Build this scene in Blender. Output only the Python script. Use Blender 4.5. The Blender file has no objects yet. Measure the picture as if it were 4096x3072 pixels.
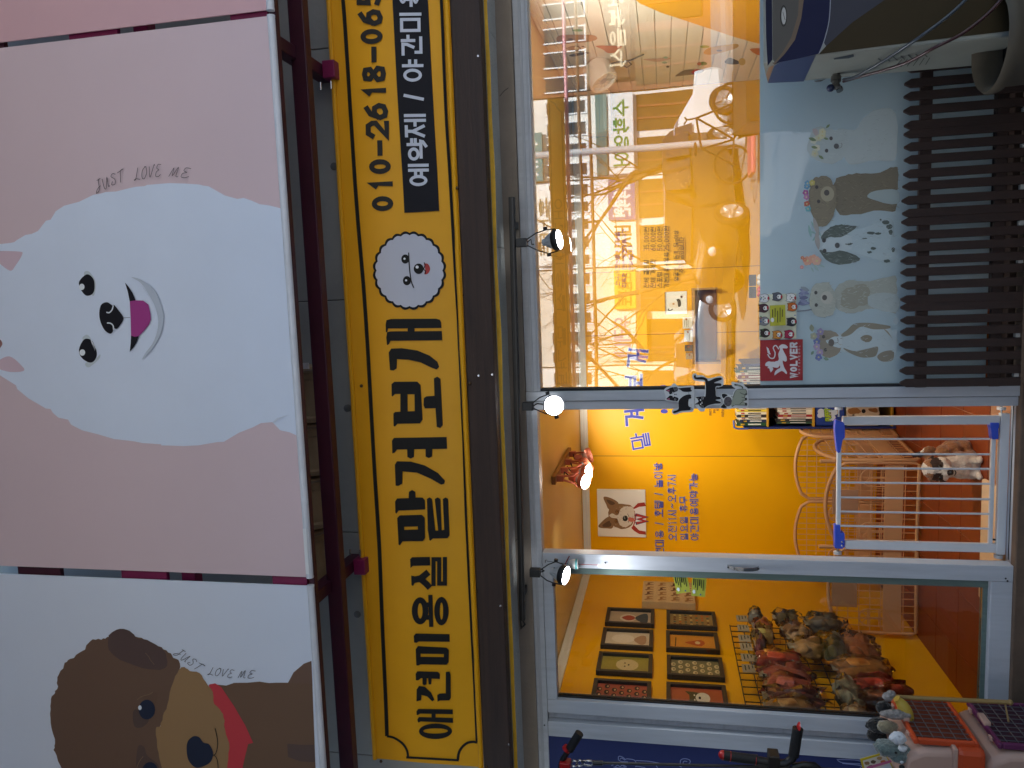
import bpy, bmesh, math, random
from mathutils import Vector, Matrix, geometry, noise
random.seed(7)
SC = bpy.context.scene
COL = SC.collection
RAD = math.radians

# ------------------------------------------------------------------ camera
# The photograph was taken with the phone upright but is shown turned a quarter turn:
# the picture's top edge is the right-hand side of the shop front.
YAW, PITCH, ROLL, FPX = RAD(-6.4978), RAD(11.3321), RAD(-0.8934), 3060.8
CAMPOS = Vector((0.0, -3.4, 1.5))
_fw = Vector((math.sin(YAW)*math.cos(PITCH), math.cos(YAW)*math.cos(PITCH), math.sin(PITCH)))
_r0 = Vector((math.cos(YAW), -math.sin(YAW), 0)); _u0 = _r0.cross(_fw)
CR = _r0*math.cos(ROLL) + _u0*math.sin(ROLL)
CU = _u0*math.cos(ROLL) - _r0*math.sin(ROLL)
cam_data = bpy.data.cameras.new('camera'); cam = bpy.data.objects.new('camera', cam_data); COL.objects.link(cam)
cam_data.sensor_width = 36.0; cam_data.lens = FPX/4096*36.0; cam_data.clip_start = 0.05; cam_data.clip_end = 800
m3 = Matrix((-CU, CR, -_fw)).transposed()
cam.matrix_world = Matrix.Translation(CAMPOS) @ m3.to_4x4()
SC.camera = cam

# ------------------------------------------------------------------ light
SUN_EL, SUN_AZ = RAD(38), RAD(22)     # the sun stands behind the shop: front in shade, far side of the street lit
world = bpy.data.worlds.new('World'); SC.world = world; world.use_nodes = True
wn = world.node_tree; wn.nodes.clear()
wo = wn.nodes.new('ShaderNodeOutputWorld'); wb = wn.nodes.new('ShaderNodeBackground'); sky = wn.nodes.new('ShaderNodeTexSky')
sky.sky_type = 'NISHITA'; sky.sun_disc = False; sky.sun_elevation = SUN_EL; sky.sun_rotation = SUN_AZ
sky.air_density = 1.2; sky.dust_density = 0.3; sky.ozone_density = 3.0
wb.inputs['Strength'].default_value = 0.10
wn.links.new(sky.outputs[0], wb.inputs['Color']); wn.links.new(wb.outputs[0], wo.inputs['Surface'])
sl = bpy.data.lights.new('sun', 'SUN'); sl.energy = 5.0; sl.angle = RAD(0.5); sl.color = (1.0, 0.97, 0.92)
sun = bpy.data.objects.new('sun', sl); COL.objects.link(sun)
sdir = Vector((math.sin(SUN_AZ)*math.cos(SUN_EL), math.cos(SUN_AZ)*math.cos(SUN_EL), math.sin(SUN_EL)))
sun.rotation_euler = sdir.to_track_quat('Z', 'Y').to_euler(); sun.location = (0, 10, 20)
vs = SC.view_settings; vs.view_transform = 'Standard'; vs.look = 'None'; vs.gamma = 1.0; vs.use_curve_mapping = False
vs.exposure = 1.38
SC.cycles.max_bounces = 6; SC.cycles.diffuse_bounces = 3; SC.cycles.glossy_bounces = 3
SC.cycles.transparent_max_bounces = 24; SC.cycles.sample_clamp_indirect = 6.0

# ------------------------------------------------------------------ measuring helpers
def ray(xi, yi):
    return CR*((3072-yi-1536)/FPX) - CU*((xi-2048)/FPX) + _fw
def P(xi, yi, Y=0.0):
    d = ray(xi, yi); return CAMPOS + d*((Y-CAMPOS.y)/d.y)
def PX(xi, yi, X):
    d = ray(xi, yi); return CAMPOS + d*((X-CAMPOS.x)/d.x)
def PZ(xi, yi, Z):
    d = ray(xi, yi); return CAMPOS + d*((Z-CAMPOS.z)/d.z)
def QR(xi, yi, dist):                 # a thing seen mirrored in the shop glass, dist metres out from the shop front
    p = P(xi, yi, dist); return Vector((p.x, -p.y, p.z))
REG = dict(A0=(0,0,1.58), A1=(0,1000,1.58), A2=(0,2022,1.58), B0=(1300,0,1.62), B1=(1300,1024,1.62), B2=(1300,2048,1.62),
           C0=(2050,0,2.074), C1=(2050,800,2.074), C2=(2050,1550,2.074), C3=(2050,2272,2.074),
           D0=(2996,0,2.011), D1=(2996,800,2.011), D2=(2996,1550,2.011), D3=(2996,2272,2.011),
           E1=(3500,2750,3.7114), E2=(2100,2850,1.58), E3=(2000,850,4.1467), E4=(2100,1700,4.74), E5=(2600,1450,4.74), E6=(3600,1300,1.58), E7=(1050,1400,1.58), N=(0,0,1.0))
def N(R, x, y):
    a = REG[R]; return (a[0]+x/a[2], a[1]+y/a[2])
def pl(R, x, y, Y=0.0): return P(*N(R, x, y), Y)
def plx(R, x, y, X): return PX(*N(R, x, y), X)
def plz(R, x, y, Z): return PZ(*N(R, x, y), Z)

# ------------------------------------------------------------------ materials
_M = {}
def s2l(c):
    return tuple((v/12.92 if v <= 0.04045 else ((v+0.055)/1.055)**2.4) for v in c)
def hexc(h):
    h = h.lstrip('#'); return s2l(tuple(int(h[i:i+2], 16)/255 for i in (0, 2, 4)))
def mat(name, col=(.5,.5,.5), rough=.6, metal=0.0, var=.08, scale=6.0, bump=0.0, bscale=60.0, spec=.5, stretch=None, coat=0.0,
        trans=0.0, emit=None, estr=0.0, dirt=0.0, sheen=0.0):
    if name in _M: return _M[name]
    if isinstance(col, str): col = hexc(col)
    m = bpy.data.materials.new(name); m.use_nodes = True; t = m.node_tree; b = t.nodes['Principled BSDF']
    b.inputs['Roughness'].default_value = rough; b.inputs['Metallic'].default_value = metal
    b.inputs['Specular IOR Level'].default_value = spec
    if coat: b.inputs['Coat Weight'].default_value = coat; b.inputs['Coat Roughness'].default_value = .08
    tc = t.nodes.new('ShaderNodeTexCoord'); mp = t.nodes.new('ShaderNodeMapping')
    t.links.new(tc.outputs['Object'], mp.inputs['Vector'])
    if stretch: mp.inputs['Scale'].default_value = stretch
    if var or dirt:
        nz = t.nodes.new('ShaderNodeTexNoise'); nz.inputs['Scale'].default_value = scale; nz.inputs['Detail'].default_value = 6
        nz.inputs['Roughness'].default_value = .62
        t.links.new(mp.outputs[0], nz.inputs['Vector'])
        rp = t.nodes.new('ShaderNodeValToRGB'); rp.color_ramp.elements[0].position = .28; rp.color_ramp.elements[1].position = .72
        k0 = [max(0, c*(1-var)-0.0) for c in col]; k1 = [min(1, c*(1+var)) for c in col]
        rp.color_ramp.elements[0].color = (*k0, 1); rp.color_ramp.elements[1].color = (*k1, 1)
        t.links.new(nz.outputs['Fac'], rp.inputs['Fac']); out = rp.outputs['Color']
        if dirt:
            n2 = t.nodes.new('ShaderNodeTexNoise'); n2.inputs['Scale'].default_value = scale*.45; n2.inputs['Detail'].default_value = 9
            n2.inputs['Roughness'].default_value = .72
            t.links.new(mp.outputs[0], n2.inputs['Vector'])
            r2 = t.nodes.new('ShaderNodeValToRGB'); r2.color_ramp.elements[0].position = .52; r2.color_ramp.elements[1].position = .74
            r2.color_ramp.elements[0].color = (0,0,0,1); r2.color_ramp.elements[1].color = (dirt,dirt,dirt,1)
            t.links.new(n2.outputs['Fac'], r2.inputs['Fac'])
            mx = t.nodes.new('ShaderNodeMix'); mx.data_type = 'RGBA'
            t.links.new(r2.outputs['Color'], mx.inputs['Factor']); t.links.new(out, mx.inputs[6])
            mx.inputs[7].default_value = (*[c*.35+.012 for c in col], 1); out = mx.outputs[2]
        t.links.new(out, b.inputs['Base Color'])
        rr = t.nodes.new('ShaderNodeMath'); rr.operation = 'MULTIPLY_ADD'
        t.links.new(nz.outputs['Fac'], rr.inputs[0]); rr.inputs[1].default_value = .18*rough; rr.inputs[2].default_value = rough*.91
        t.links.new(rr.outputs[0], b.inputs['Roughness'])
    else:
        b.inputs['Base Color'].default_value = (*col, 1)
    if bump:
        nb = t.nodes.new('ShaderNodeTexNoise'); nb.inputs['Scale'].default_value = bscale; nb.inputs['Detail'].default_value = 5
        t.links.new(mp.outputs[0], nb.inputs['Vector'])
        bp = t.nodes.new('ShaderNodeBump'); bp.inputs['Strength'].default_value = bump; bp.inputs['Distance'].default_value = .01
        t.links.new(nb.outputs['Fac'], bp.inputs['Height']); t.links.new(bp.outputs[0], b.inputs['Normal'])
    if trans: b.inputs['Transmission Weight'].default_value = trans
    if sheen: b.inputs['Sheen Weight'].default_value = sheen
    if emit: b.inputs['Emission Color'].default_value = (*emit, 1); b.inputs['Emission Strength'].default_value = estr
    _M[name] = m; return m
def pm(h, rough=.55):
    """flat printed ink"""
    return mat('ink_'+h.lstrip('#')+('_%d' % int(rough*100)), h, rough, var=.018, scale=5, spec=.25)
def glass(name, ior=1.5, tint=(1,1,1)):
    if name in _M: return _M[name]
    m = bpy.data.materials.new(name); m.use_nodes = True; t = m.node_tree; t.nodes.clear()
    o = t.nodes.new('ShaderNodeOutputMaterial'); mx = t.nodes.new('ShaderNodeMixShader'); tr = t.nodes.new('ShaderNodeBsdfTransparent')
    gl = t.nodes.new('ShaderNodeBsdfGlossy'); fr = t.nodes.new('ShaderNodeFresnel'); fr.inputs['IOR'].default_value = ior
    tr.inputs['Color'].default_value = (*tint, 1); gl.inputs['Roughness'].default_value = 0.0
    # slight waviness of float glass
    tc = t.nodes.new('ShaderNodeTexCoord'); nz = t.nodes.new('ShaderNodeTexNoise'); nz.inputs['Scale'].default_value = 2.2; nz.inputs['Detail'].default_value = 1
    bp = t.nodes.new('ShaderNodeBump'); bp.inputs['Strength'].default_value = .035; bp.inputs['Distance'].default_value = .01
    t.links.new(tc.outputs['Object'], nz.inputs['Vector']); t.links.new(nz.outputs['Fac'], bp.inputs['Height']); t.links.new(bp.outputs[0], gl.inputs['Normal'])
    t.links.new(fr.outputs[0], mx.inputs['Fac']); t.links.new(tr.outputs[0], mx.inputs[1]); t.links.new(gl.outputs[0], mx.inputs[2])
    t.links.new(mx.outputs[0], o.inputs['Surface']); _M[name] = m; return m
def emis(name, col, strength):
    if name in _M: return _M[name]
    m = bpy.data.materials.new(name); m.use_nodes = True; t = m.node_tree; t.nodes.clear()
    o = t.nodes.new('ShaderNodeOutputMaterial'); e = t.nodes.new('ShaderNodeEmission')
    e.inputs['Color'].default_value = (*col, 1); e.inputs['Strength'].default_value = strength
    t.links.new(e.outputs[0], o.inputs['Surface']); _M[name] = m; return m

# ------------------------------------------------------------------ mesh building
class MB:
    def __init__(s): s.v = []; s.f = []; s.mi = []; s.mats = []
    def slot(s, m):
        if m is None: return 0
        if m not in s.mats: s.mats.append(m)
        return s.mats.index(m)
    def add(s, vs, fs, m=None):
        o = len(s.v); k = s.slot(m); s.v += [tuple(v) for v in vs]
        for f in fs: s.f.append(tuple(i+o for i in f)); s.mi.append(k)
        return s
    def box(s, x0, x1, y0, y1, z0, z1, m=None):
        x0, x1 = min(x0,x1), max(x0,x1); y0, y1 = min(y0,y1), max(y0,y1); z0, z1 = min(z0,z1), max(z0,z1)
        return s.add([(x0,y0,z0),(x1,y0,z0),(x1,y1,z0),(x0,y1,z0),(x0,y0,z1),(x1,y0,z1),(x1,y1,z1),(x0,y1,z1)],
              [(0,3,2,1),(4,5,6,7),(0,1,5,4),(1,2,6,5),(2,3,7,6),(3,0,4,7)], m)
    def hexa(s, a, b, m=None):          # two quads of four points each -> closed block
        return s.add(list(a)+list(b), [(3,2,1,0),(4,5,6,7),(0,1,5,4),(1,2,6,5),(2,3,7,6),(3,0,4,7)], m)
    def bar(s, p, q, w, h=None, up=Vector((0,0,1)), m=None):
        p = Vector(p); q = Vector(q); h = h or w; d = (q-p).normalized()
        a = d.cross(Vector(up))
        if a.length < 1e-4: a = d.cross(Vector((0,1,0)))
        a.normalize(); b = a.cross(d); a *= w/2; b *= h/2
        return s.hexa([p-a-b, p+a-b, p+a+b, p-a+b], [q-a-b, q+a-b, q+a+b, q-a+b], m)
    def tube(s, pts, r, n=8, m=None, closed=False, rs=None):
        pts = [Vector(p) for p in pts]; L = len(pts); vs = []; prev = None
        for i, p in enumerate(pts):
            if closed: d = pts[(i+1) % L]-pts[i-1]
            else: d = pts[min(i+1, L-1)]-pts[max(i-1, 0)]
            d.normalize()
            if prev is None:
                a = d.cross(Vector((0,0,1)));
                if a.length < .05: a = d.cross(Vector((0,1,0)))
            else: a = prev - d*prev.dot(d)
            a.normalize(); prev = a; b = d.cross(a); rr = rs[i] if rs else r
            for k in range(n):
                t = 2*math.pi*k/n; vs.append(p+(a*math.cos(t)+b*math.sin(t))*rr)
        fs = []
        for i in range(L if closed else L-1):
            j = (i+1) % L
            for k in range(n): fs.append((i*n+k, i*n+(k+1) % n, j*n+(k+1) % n, j*n+k))
        if not closed: fs.append(tuple(range(n-1, -1, -1))); fs.append(tuple((L-1)*n+k for k in range(n)))
        return s.add(vs, fs, m)
    def lathe(s, prof, o, ax, n=20, m=None):   # prof: (radius, distance along ax)
        o = Vector(o); ax = Vector(ax).normalized(); a = ax.cross(Vector((0,0,1)))
        if a.length < .05: a = ax.cross(Vector((0,1,0)))
        a.normalize(); b = ax.cross(a); vs = []; fs = []
        for r, h in prof:
            for k in range(n):
                t = 2*math.pi*k/n; vs.append(o+ax*h+(a*math.cos(t)+b*math.sin(t))*max(r, 1e-5))
        for i in range(len(prof)-1):
            for k in range(n): fs.append((i*n+k, i*n+(k+1) % n, (i+1)*n+(k+1) % n, (i+1)*n+k))
        return s.add(vs, fs, m)
    def ball(s, c, r, n=10, m=None, jit=0.0, rot=None):
        c = Vector(c); r = Vector((r,r,r)) if not hasattr(r, '__len__') else Vector(r); vs = []; fs = []; h = max(4, n//2+1)
        for i in range(h+1):
            ph = math.pi*i/h
            for k in range(n):
                t = 2*math.pi*k/n
                v = Vector((math.sin(ph)*math.cos(t)*r.x, math.sin(ph)*math.sin(t)*r.y, math.cos(ph)*r.z))
                if jit: v *= 1+jit*noise.noise((v+c)*38.0)+jit*.8*noise.noise((v+c)*110.0)*(n > 30)
                if rot: v = rot @ v
                vs.append(c+v)
        for i in range(h):
            for k in range(n): fs.append((i*n+k, (i+1)*n+k, (i+1)*n+(k+1) % n, i*n+(k+1) % n))
        return s.add(vs, fs, m)
    def pillow(s, c, r, n=20, p=.5, jit=0.0, rot=None, m=None):      # a soft pouch: rounded box with creases
        c = Vector(c); vs = []; fs = []; h = n//2
        sg = lambda v: math.copysign(abs(v)**p, v)
        for i in range(h+1):
            ph = math.pi*i/h
            for k in range(n):
                t = 2*math.pi*k/n; sn = max(1e-4, math.sin(ph))**p
                v = Vector((sn*math.cos(t)*r[0], sn*sg(math.sin(t))*r[1], sg(math.cos(ph))*r[2]))
                if jit: v *= 1+jit*noise.noise((v+c)*30.0)+jit*.5*noise.noise((v+c)*80.0)
                vs.append(c+(rot @ v if rot else v))
        for i in range(h):
            for k in range(n): fs.append((i*n+k, (i+1)*n+k, (i+1)*n+(k+1) % n, i*n+(k+1) % n))
        return s.add(vs, fs, m)
    def prism(s, loop, off, m=None):     # loop of 3-D points, pushed by the vector off, closed
        loop = [Vector(p) for p in loop]; off = Vector(off); n = len(loop)
        tr = geometry.tessellate_polygon([loop]); vs = loop+[p+off for p in loop]
        fs = [tuple(t) for t in tr]+[tuple(i+n for i in reversed(t)) for t in tr]
        fs += [(i, (i+1) % n, n+(i+1) % n, n+i) for i in range(n)]
        return s.add(vs, fs, m)
    def sheet(s, loops, m=None):
        loops = [[Vector(p) for p in l] for l in loops]; tr = geometry.tessellate_polygon(loops)
        return s.add([p for l in loops for p in l], [tuple(t) for t in tr], m)
    def build(s, name, m=None, parent=None, smooth=None, bevel=0.0, kind=None, recalc=True):
        me = bpy.data.meshes.new(name); me.from_pydata(s.v, [], s.f)
        ms = s.mats if s.mats else [m]
        for q in ms: me.materials.append(q)
        if len(ms) > 1: me.polygons.foreach_set('material_index', s.mi)
        if recalc:
            bm = bmesh.new(); bm.from_mesh(me); bmesh.ops.recalc_face_normals(bm, faces=bm.faces); bm.to_mesh(me); bm.free()
        me.update()
        if smooth is not None: me.shade_smooth(); me.set_sharp_from_angle(angle=RAD(smooth))
        o = bpy.data.objects.new(name, me); COL.objects.link(o)
        if parent is not None: o.parent = parent; o.matrix_parent_inverse = Matrix.Translation(-parent.location)
        if bevel:
            bv = o.modifiers.new('edge', 'BEVEL'); bv.width = bevel; bv.segments = 2; bv.limit_method = 'ANGLE'; bv.angle_limit = RAD(40)
        if kind: o['kind'] = kind
        return o
def tag(o, label, cat, group=None):
    o['label'] = label; o['category'] = cat
    if group: o['group'] = group
    return o
def thing(name, label, cat, loc=(0,0,0), group=None):
    o = bpy.data.objects.new(name, None); COL.objects.link(o); o.location = loc; o.empty_display_size = .05
    return tag(o, label, cat, group)
def box(name, m, parent, x0, x1, y0, y1, z0, z1, bevel=0.0):
    return MB().box(x0,x1,y0,y1,z0,z1).build(name, m, parent, bevel=bevel)
def struct(o): o['kind'] = 'structure'; return o

# ------------------------------------------------------------------ flat print: shapes laid in thin layers on a surface
def crom(pts, closed=True, n=5):
    out = []; L = len(pts); rng = range(L) if closed else range(L-1)
    for i in rng:
        p0 = pts[(i-1) % L] if closed or i > 0 else pts[i]; p1 = pts[i]; p2 = pts[(i+1) % L]
        p3 = pts[(i+2) % L] if closed or i+2 < L else pts[min(i+1, L-1)]
        for k in range(n):
            t = k/n; t2 = t*t; t3 = t2*t
            out.append(tuple(.5*((2*b)+(-a+c)*t+(2*a-5*b+4*c-d)*t2+(-a+3*b-3*c+d)*t3) for a, b, c, d in zip(p0, p1, p2, p3)))
    if not closed: out.append(tuple(pts[-1]))
    return out
def jag(pts, amp, n=4, rnd=random):
    pts = crom(pts, True, n); L = len(pts); cx = sum(p[0] for p in pts)/L; cy = sum(p[1] for p in pts)/L; o = []
    for i, p in enumerate(pts):
        dx, dy = p[0]-cx, p[1]-cy; d = math.hypot(dx, dy) or 1; a = amp*rnd.uniform(-1, 1)*(1 if i % 2 else .4)
        o.append((p[0]+dx/d*a, p[1]+dy/d*a))
    return o
def ell(x, y, rx, ry, n=18, rot=0.0, a0=0.0, a1=360.0):
    c, s = math.cos(rot), math.sin(rot); o = []
    for i in range(n):
        t = RAD(a0+(a1-a0)*i/n); px, py = rx*math.cos(t), ry*math.sin(t); o.append((x+px*c-py*s, y+px*s+py*c))
    return o
class Print:
    """f(x, y, off) gives the surface point; every shape lies a hair above the one before it"""
    STEP = 0.00022
    def __init__(s, f, base=0.0006): s.f = f; s.off = base; s.mb = MB()
    def poly(s, col, pts, smooth=False, holes=(), rough=.55):
        if smooth: pts = crom(pts)
        s.off += s.STEP
        loops = [[s.f(x, y, s.off) for x, y in l] for l in [pts]+list(holes)]
        s.mb.sheet(loops, pm(col, rough) if isinstance(col, str) else col); return s
    def grid(s, col, q, nu, nv, rough=.55):
        s.off += s.STEP; vs = []
        for j in range(nv+1):
            for i in range(nu+1):
                u, v = i/nu, j/nv; vs.append(s.f(*[(q[0][k]*(1-u)+q[1][k]*u)*(1-v)+(q[3][k]*(1-u)+q[2][k]*u)*v for k in (0, 1)], s.off))
        s.mb.add(vs, [(j*(nu+1)+i, j*(nu+1)+i+1, (j+1)*(nu+1)+i+1, (j+1)*(nu+1)+i) for j in range(nv) for i in range(nu)], pm(col, rough)); return s
    def ribbon(s, col, pts, w, smooth=False, closed=False, cap=True, rough=.55, w1=None):
        """a stroke of width w (in the units of x, y) with mitred joins"""
        if smooth: pts = crom(pts, closed, 5)
        L = len(pts); lft = []; rgt = []
        for i in range(L):
            p = pts[i]; a = pts[i-1] if (i or closed) else None; b = pts[(i+1) % L] if (i < L-1 or closed) else None
            def nrm(u, v):
                dx, dy = v[0]-u[0], v[1]-u[1]; d = math.hypot(dx, dy) or 1; return (-dy/d, dx/d)
            if a is None: n = nrm(p, b); k = 1
            elif b is None: n = nrm(a, p); k = 1
            else:
                n1, n2 = nrm(a, p), nrm(p, b); n = (n1[0]+n2[0], n1[1]+n2[1]); d = math.hypot(*n) or 1; n = (n[0]/d, n[1]/d)
                k = min(2.2, 1/max(.3, n[0]*n1[0]+n[1]*n1[1]))
            ww = w if w1 is None else w+(w1-w)*i/max(1, L-1)
            lft.append((p[0]+n[0]*ww/2*k, p[1]+n[1]*ww/2*k)); rgt.append((p[0]-n[0]*ww/2*k, p[1]-n[1]*ww/2*k))
        s.off += s.STEP; m = pm(col, rough) if isinstance(col, str) else col
        vs = [s.f(x, y, s.off) for x, y in lft]+[s.f(x, y, s.off) for x, y in rgt]
        fs = [(i, (i+1) % L, L+(i+1) % L, L+i) for i in range(L if closed else L-1)]
        s.mb.add(vs, fs, m); return s
    def ring(s, col, x, y, rx, ry, w, n=24, rough=.55):
        return s.poly(col, ell(x, y, rx, ry, n), holes=[list(reversed(ell(x, y, max(rx-w, .01*rx), max(ry-w, .01*ry), n)))], rough=rough)
    def build(s, name, parent): return s.mb.build(name, None, parent, recalc=False)
def facing(R, Y):                       # zoom pixels of region R on the upright plane y = Y, layers towards the street
    a = REG[R]
    def f(x, y, off): return P(a[0]+x/a[2], a[1]+y/a[2], Y-off)
    return f
def sidewall(R, X, sgn=1):
    a = REG[R]
    def f(x, y, off): return PX(a[0]+x/a[2], a[1]+y/a[2], X+sgn*off)
    return f
def frame_of(o, r, u, n):               # local metres
    o, r, u, n = Vector(o), Vector(r), Vector(u), Vector(n)
    return lambda x, y, off: o+r*x+u*y+n*off

# ------------------------------------------------------------------ lettering: Hangul composed from strokes, figures and a few capitals
CHO = 'ㄱㄲㄴㄷㄸㄹㅁㅂㅃㅅㅆㅇㅈㅉㅊㅋㅌㅍㅎ'; JUNG = 'ㅏㅐㅑㅒㅓㅔㅕㅖㅗㅘㅙㅚㅛㅜㅝㅞㅟㅠㅡㅢㅣ'
JONG = ['', 'ㄱ','ㄲ','ㄱㅅ','ㄴ','ㄴㅈ','ㄴㅎ','ㄷ','ㄹ','ㄹㄱ','ㄹㅁ','ㄹㅂ','ㄹㅅ','ㄹㅌ','ㄹㅍ','ㄹㅎ','ㅁ','ㅂ','ㅂㅅ','ㅅ','ㅆ','ㅇ','ㅈ','ㅊ','ㅋ','ㅌ','ㅍ','ㅎ']
CONS = {'ㄱ': [[(0,1),(1,1),(.97,.6),(.7,0)]], 'ㄴ': [[(0,1),(0,0),(1,0)]], 'ㄷ': [[(1,1),(0,1),(0,0),(1,0)]],
 'ㄹ': [[(0,1),(1,1),(1,.52),(0,.52),(0,0),(1,0)]], 'ㅁ': [[(0,0),(1,0),(1,1),(0,1),'c']], 'ㅂ': [[(0,1),(0,0),(1,0),(1,1)],[(0,.5),(1,.5)]],
 'ㅅ': [[(.5,1),(.48,.65),(0,0)],[(.5,.62),(1,0)]], 'ㅇ': ['o'], 'ㅈ': [[(0,1),(1,1)],[(.5,1),(.48,.65),(0,0)],[(.5,.6),(1,0)]],
 'ㅊ': [[(.35,1),(.65,1)],[(0,.76),(1,.76)],[(.5,.76),(.48,.5),(0,0)],[(.5,.48),(1,0)]], 'ㅋ': [[(0,1),(1,1),(.97,.6),(.7,0)],[(0,.52),(.97,.52)]],
 'ㅌ': [[(1,1),(0,1),(0,0),(1,0)],[(0,.5),(1,.5)]], 'ㅍ': [[(0,1),(1,1)],[(0,0),(1,0)],[(.28,1),(.28,0)],[(.72,1),(.72,0)]],
 'ㅎ': [[(.3,1),(.7,1)],[(0,.78),(1,.78)],'h']}
for a, b in zip('ㄲㄸㅃㅆㅉ', 'ㄱㄷㅂㅅㅈ'): CONS[a] = ('dbl', b)
VV = {'ㅏ': [[(.3,1),(.3,0)],[(.3,.5),(1,.5)]], 'ㅑ': [[(.3,1),(.3,0)],[(.3,.66),(1,.66)],[(.3,.34),(1,.34)]], 'ㅓ': [[(.75,1),(.75,0)],[(0,.5),(.75,.5)]],
 'ㅕ': [[(.75,1),(.75,0)],[(0,.66),(.75,.66)],[(0,.34),(.75,.34)]], 'ㅣ': [[(.5,1),(.5,0)]], 'ㅐ': [[(.1,1),(.1,0)],[(.9,1),(.9,0)],[(.1,.5),(.9,.5)]],
 'ㅔ': [[(.45,1),(.45,0)],[(1,1),(1,0)],[(-.1,.5),(.45,.5)]], 'ㅒ': [[(.1,1),(.1,0)],[(.9,1),(.9,0)],[(.1,.66),(.9,.66)],[(.1,.34),(.9,.34)]],
 'ㅖ': [[(.45,1),(.45,0)],[(1,1),(1,0)],[(-.1,.66),(.45,.66)],[(-.1,.34),(.45,.34)]]}
HV = {'ㅗ': [[(0,.1),(1,.1)],[(.5,.1),(.5,1)]], 'ㅛ': [[(0,.1),(1,.1)],[(.3,.1),(.3,1)],[(.7,.1),(.7,1)]], 'ㅜ': [[(0,.8),(1,.8)],[(.5,.8),(.5,0)]],
 'ㅠ': [[(0,.8),(1,.8)],[(.3,.8),(.3,0)],[(.7,.8),(.7,0)]], 'ㅡ': [[(0,.4),(1,.4)]]}
MX = {'ㅘ': 'ㅗㅏ', 'ㅙ': 'ㅗㅐ', 'ㅚ': 'ㅗㅣ', 'ㅝ': 'ㅜㅓ', 'ㅞ': 'ㅜㅔ', 'ㅟ': 'ㅜㅣ', 'ㅢ': 'ㅡㅣ'}
LAT = {'0': ['o'], '1': [[(.2,.82),(.55,1),(.55,0)]], '2': [[(0,.78),(.2,1),(.8,1),(1,.78),(1,.6),(0,0),(1,0)]], '3': [[(0,1),(.9,1),(.9,.52),(.3,.52)],[(.9,.52),(.9,0),(0,0)]],
 '4': [[(.75,0),(.75,1),(0,.3),(1,.3)]], '5': [[(.95,1),(.1,1),(.05,.55),(.7,.58),(1,.4),(.9,.08),(.5,0),(0,.1)]], '6': [[(.8,1),(.3,.8),(0,.3),(.15,.05),(.5,0),(.9,.1),(1,.35),(.8,.58),(.4,.6),(.05,.4)]],
 '7': [[(0,1),(1,1),(.4,0)]], '8': [[(.5,.53),(.1,.7),(.15,.95),(.5,1),(.85,.95),(.9,.7),(.5,.53),(.02,.3),(.1,.05),(.5,0),(.9,.05),(.98,.3),(.5,.53)]],
 '9': [[(.2,0),(.7,.2),(1,.7),(.85,.95),(.5,1),(.1,.9),(0,.65),(.2,.42),(.6,.4),(.95,.6)]], '-': [[(.05,.5),(.95,.5)]], '/': [[(.25,0),(.75,1)]], '~': [[(0,.42),(.28,.58),(.7,.42),(1,.58)]],
 '+': [[(.1,.5),(.9,.5)],[(.5,.85),(.5,.15)]], ',': [[(.5,.06),(.42,-.14)]], '.': [[(.42,.03),(.58,.03)]], 'k': [[(0,1),(0,0)],[(.8,.6),(.05,.3)],[(.3,.38),(.85,0)]],
 'g': [[(.9,.6),(.9,-.2),(.1,-.2)],[(.9,.6),(.1,.6),(.1,.05),(.9,.05)]], 'W': [[(0,1),(.25,0),(.5,.8),(.75,0),(1,1)]], 'O': ['o'], 'L': [[(0,1),(0,0),(1,0)]], 'V': [[(0,1),(.5,0),(1,1)]],
 'E': [[(1,1),(0,1),(0,0),(1,0)],[(0,.5),(.85,.5)]], 'R': [[(0,0),(0,1),(.9,1),(1,.75),(.85,.5),(0,.5)],[(.45,.5),(1,0)]], 'M': [[(0,0),(0,1),(.5,.3),(1,1),(1,0)]], 'T': [[(0,1),(1,1)],[(.5,1),(.5,0)]],
 'N': [[(0,0),(0,1),(1,0),(1,1)]], 'P': [[(0,0),(0,1),(.9,1),(1,.72),(.85,.45),(0,.45)]], 'U': [[(0,1),(0,.15),(.3,0),(.7,0),(1,.15),(1,1)]], 'Y': [[(0,1),(.5,.5),(1,1)],[(.5,.5),(.5,0)]],
 'G': [[(1,.85),(.7,1),(.3,1),(0,.7),(0,.3),(.3,0),(.8,0),(1,.2),(1,.48),(.55,.48)]], 'S': [[(1,.88),(.7,1),(.3,1),(0,.78),(.2,.55),(.8,.45),(1,.22),(.7,0),(.3,0),(0,.12)]], 'J': [[(.8,1),(.8,.2),(.5,0),(.1,.1)]],
 'A': [[(0,0),(.5,1),(1,0)],[(.2,.35),(.8,.35)]], 'D': [[(0,0),(0,1),(.6,1),(1,.7),(1,.3),(.6,0),(0,0)]], 'X': [[(0,0),(1,1)],[(0,1),(1,0)]], 'B': [[(0,0),(0,1),(.8,1),(.95,.75),(.8,.52),(0,.52)],[(.8,.52),(1,.25),(.8,0),(0,0)]]}
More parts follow.
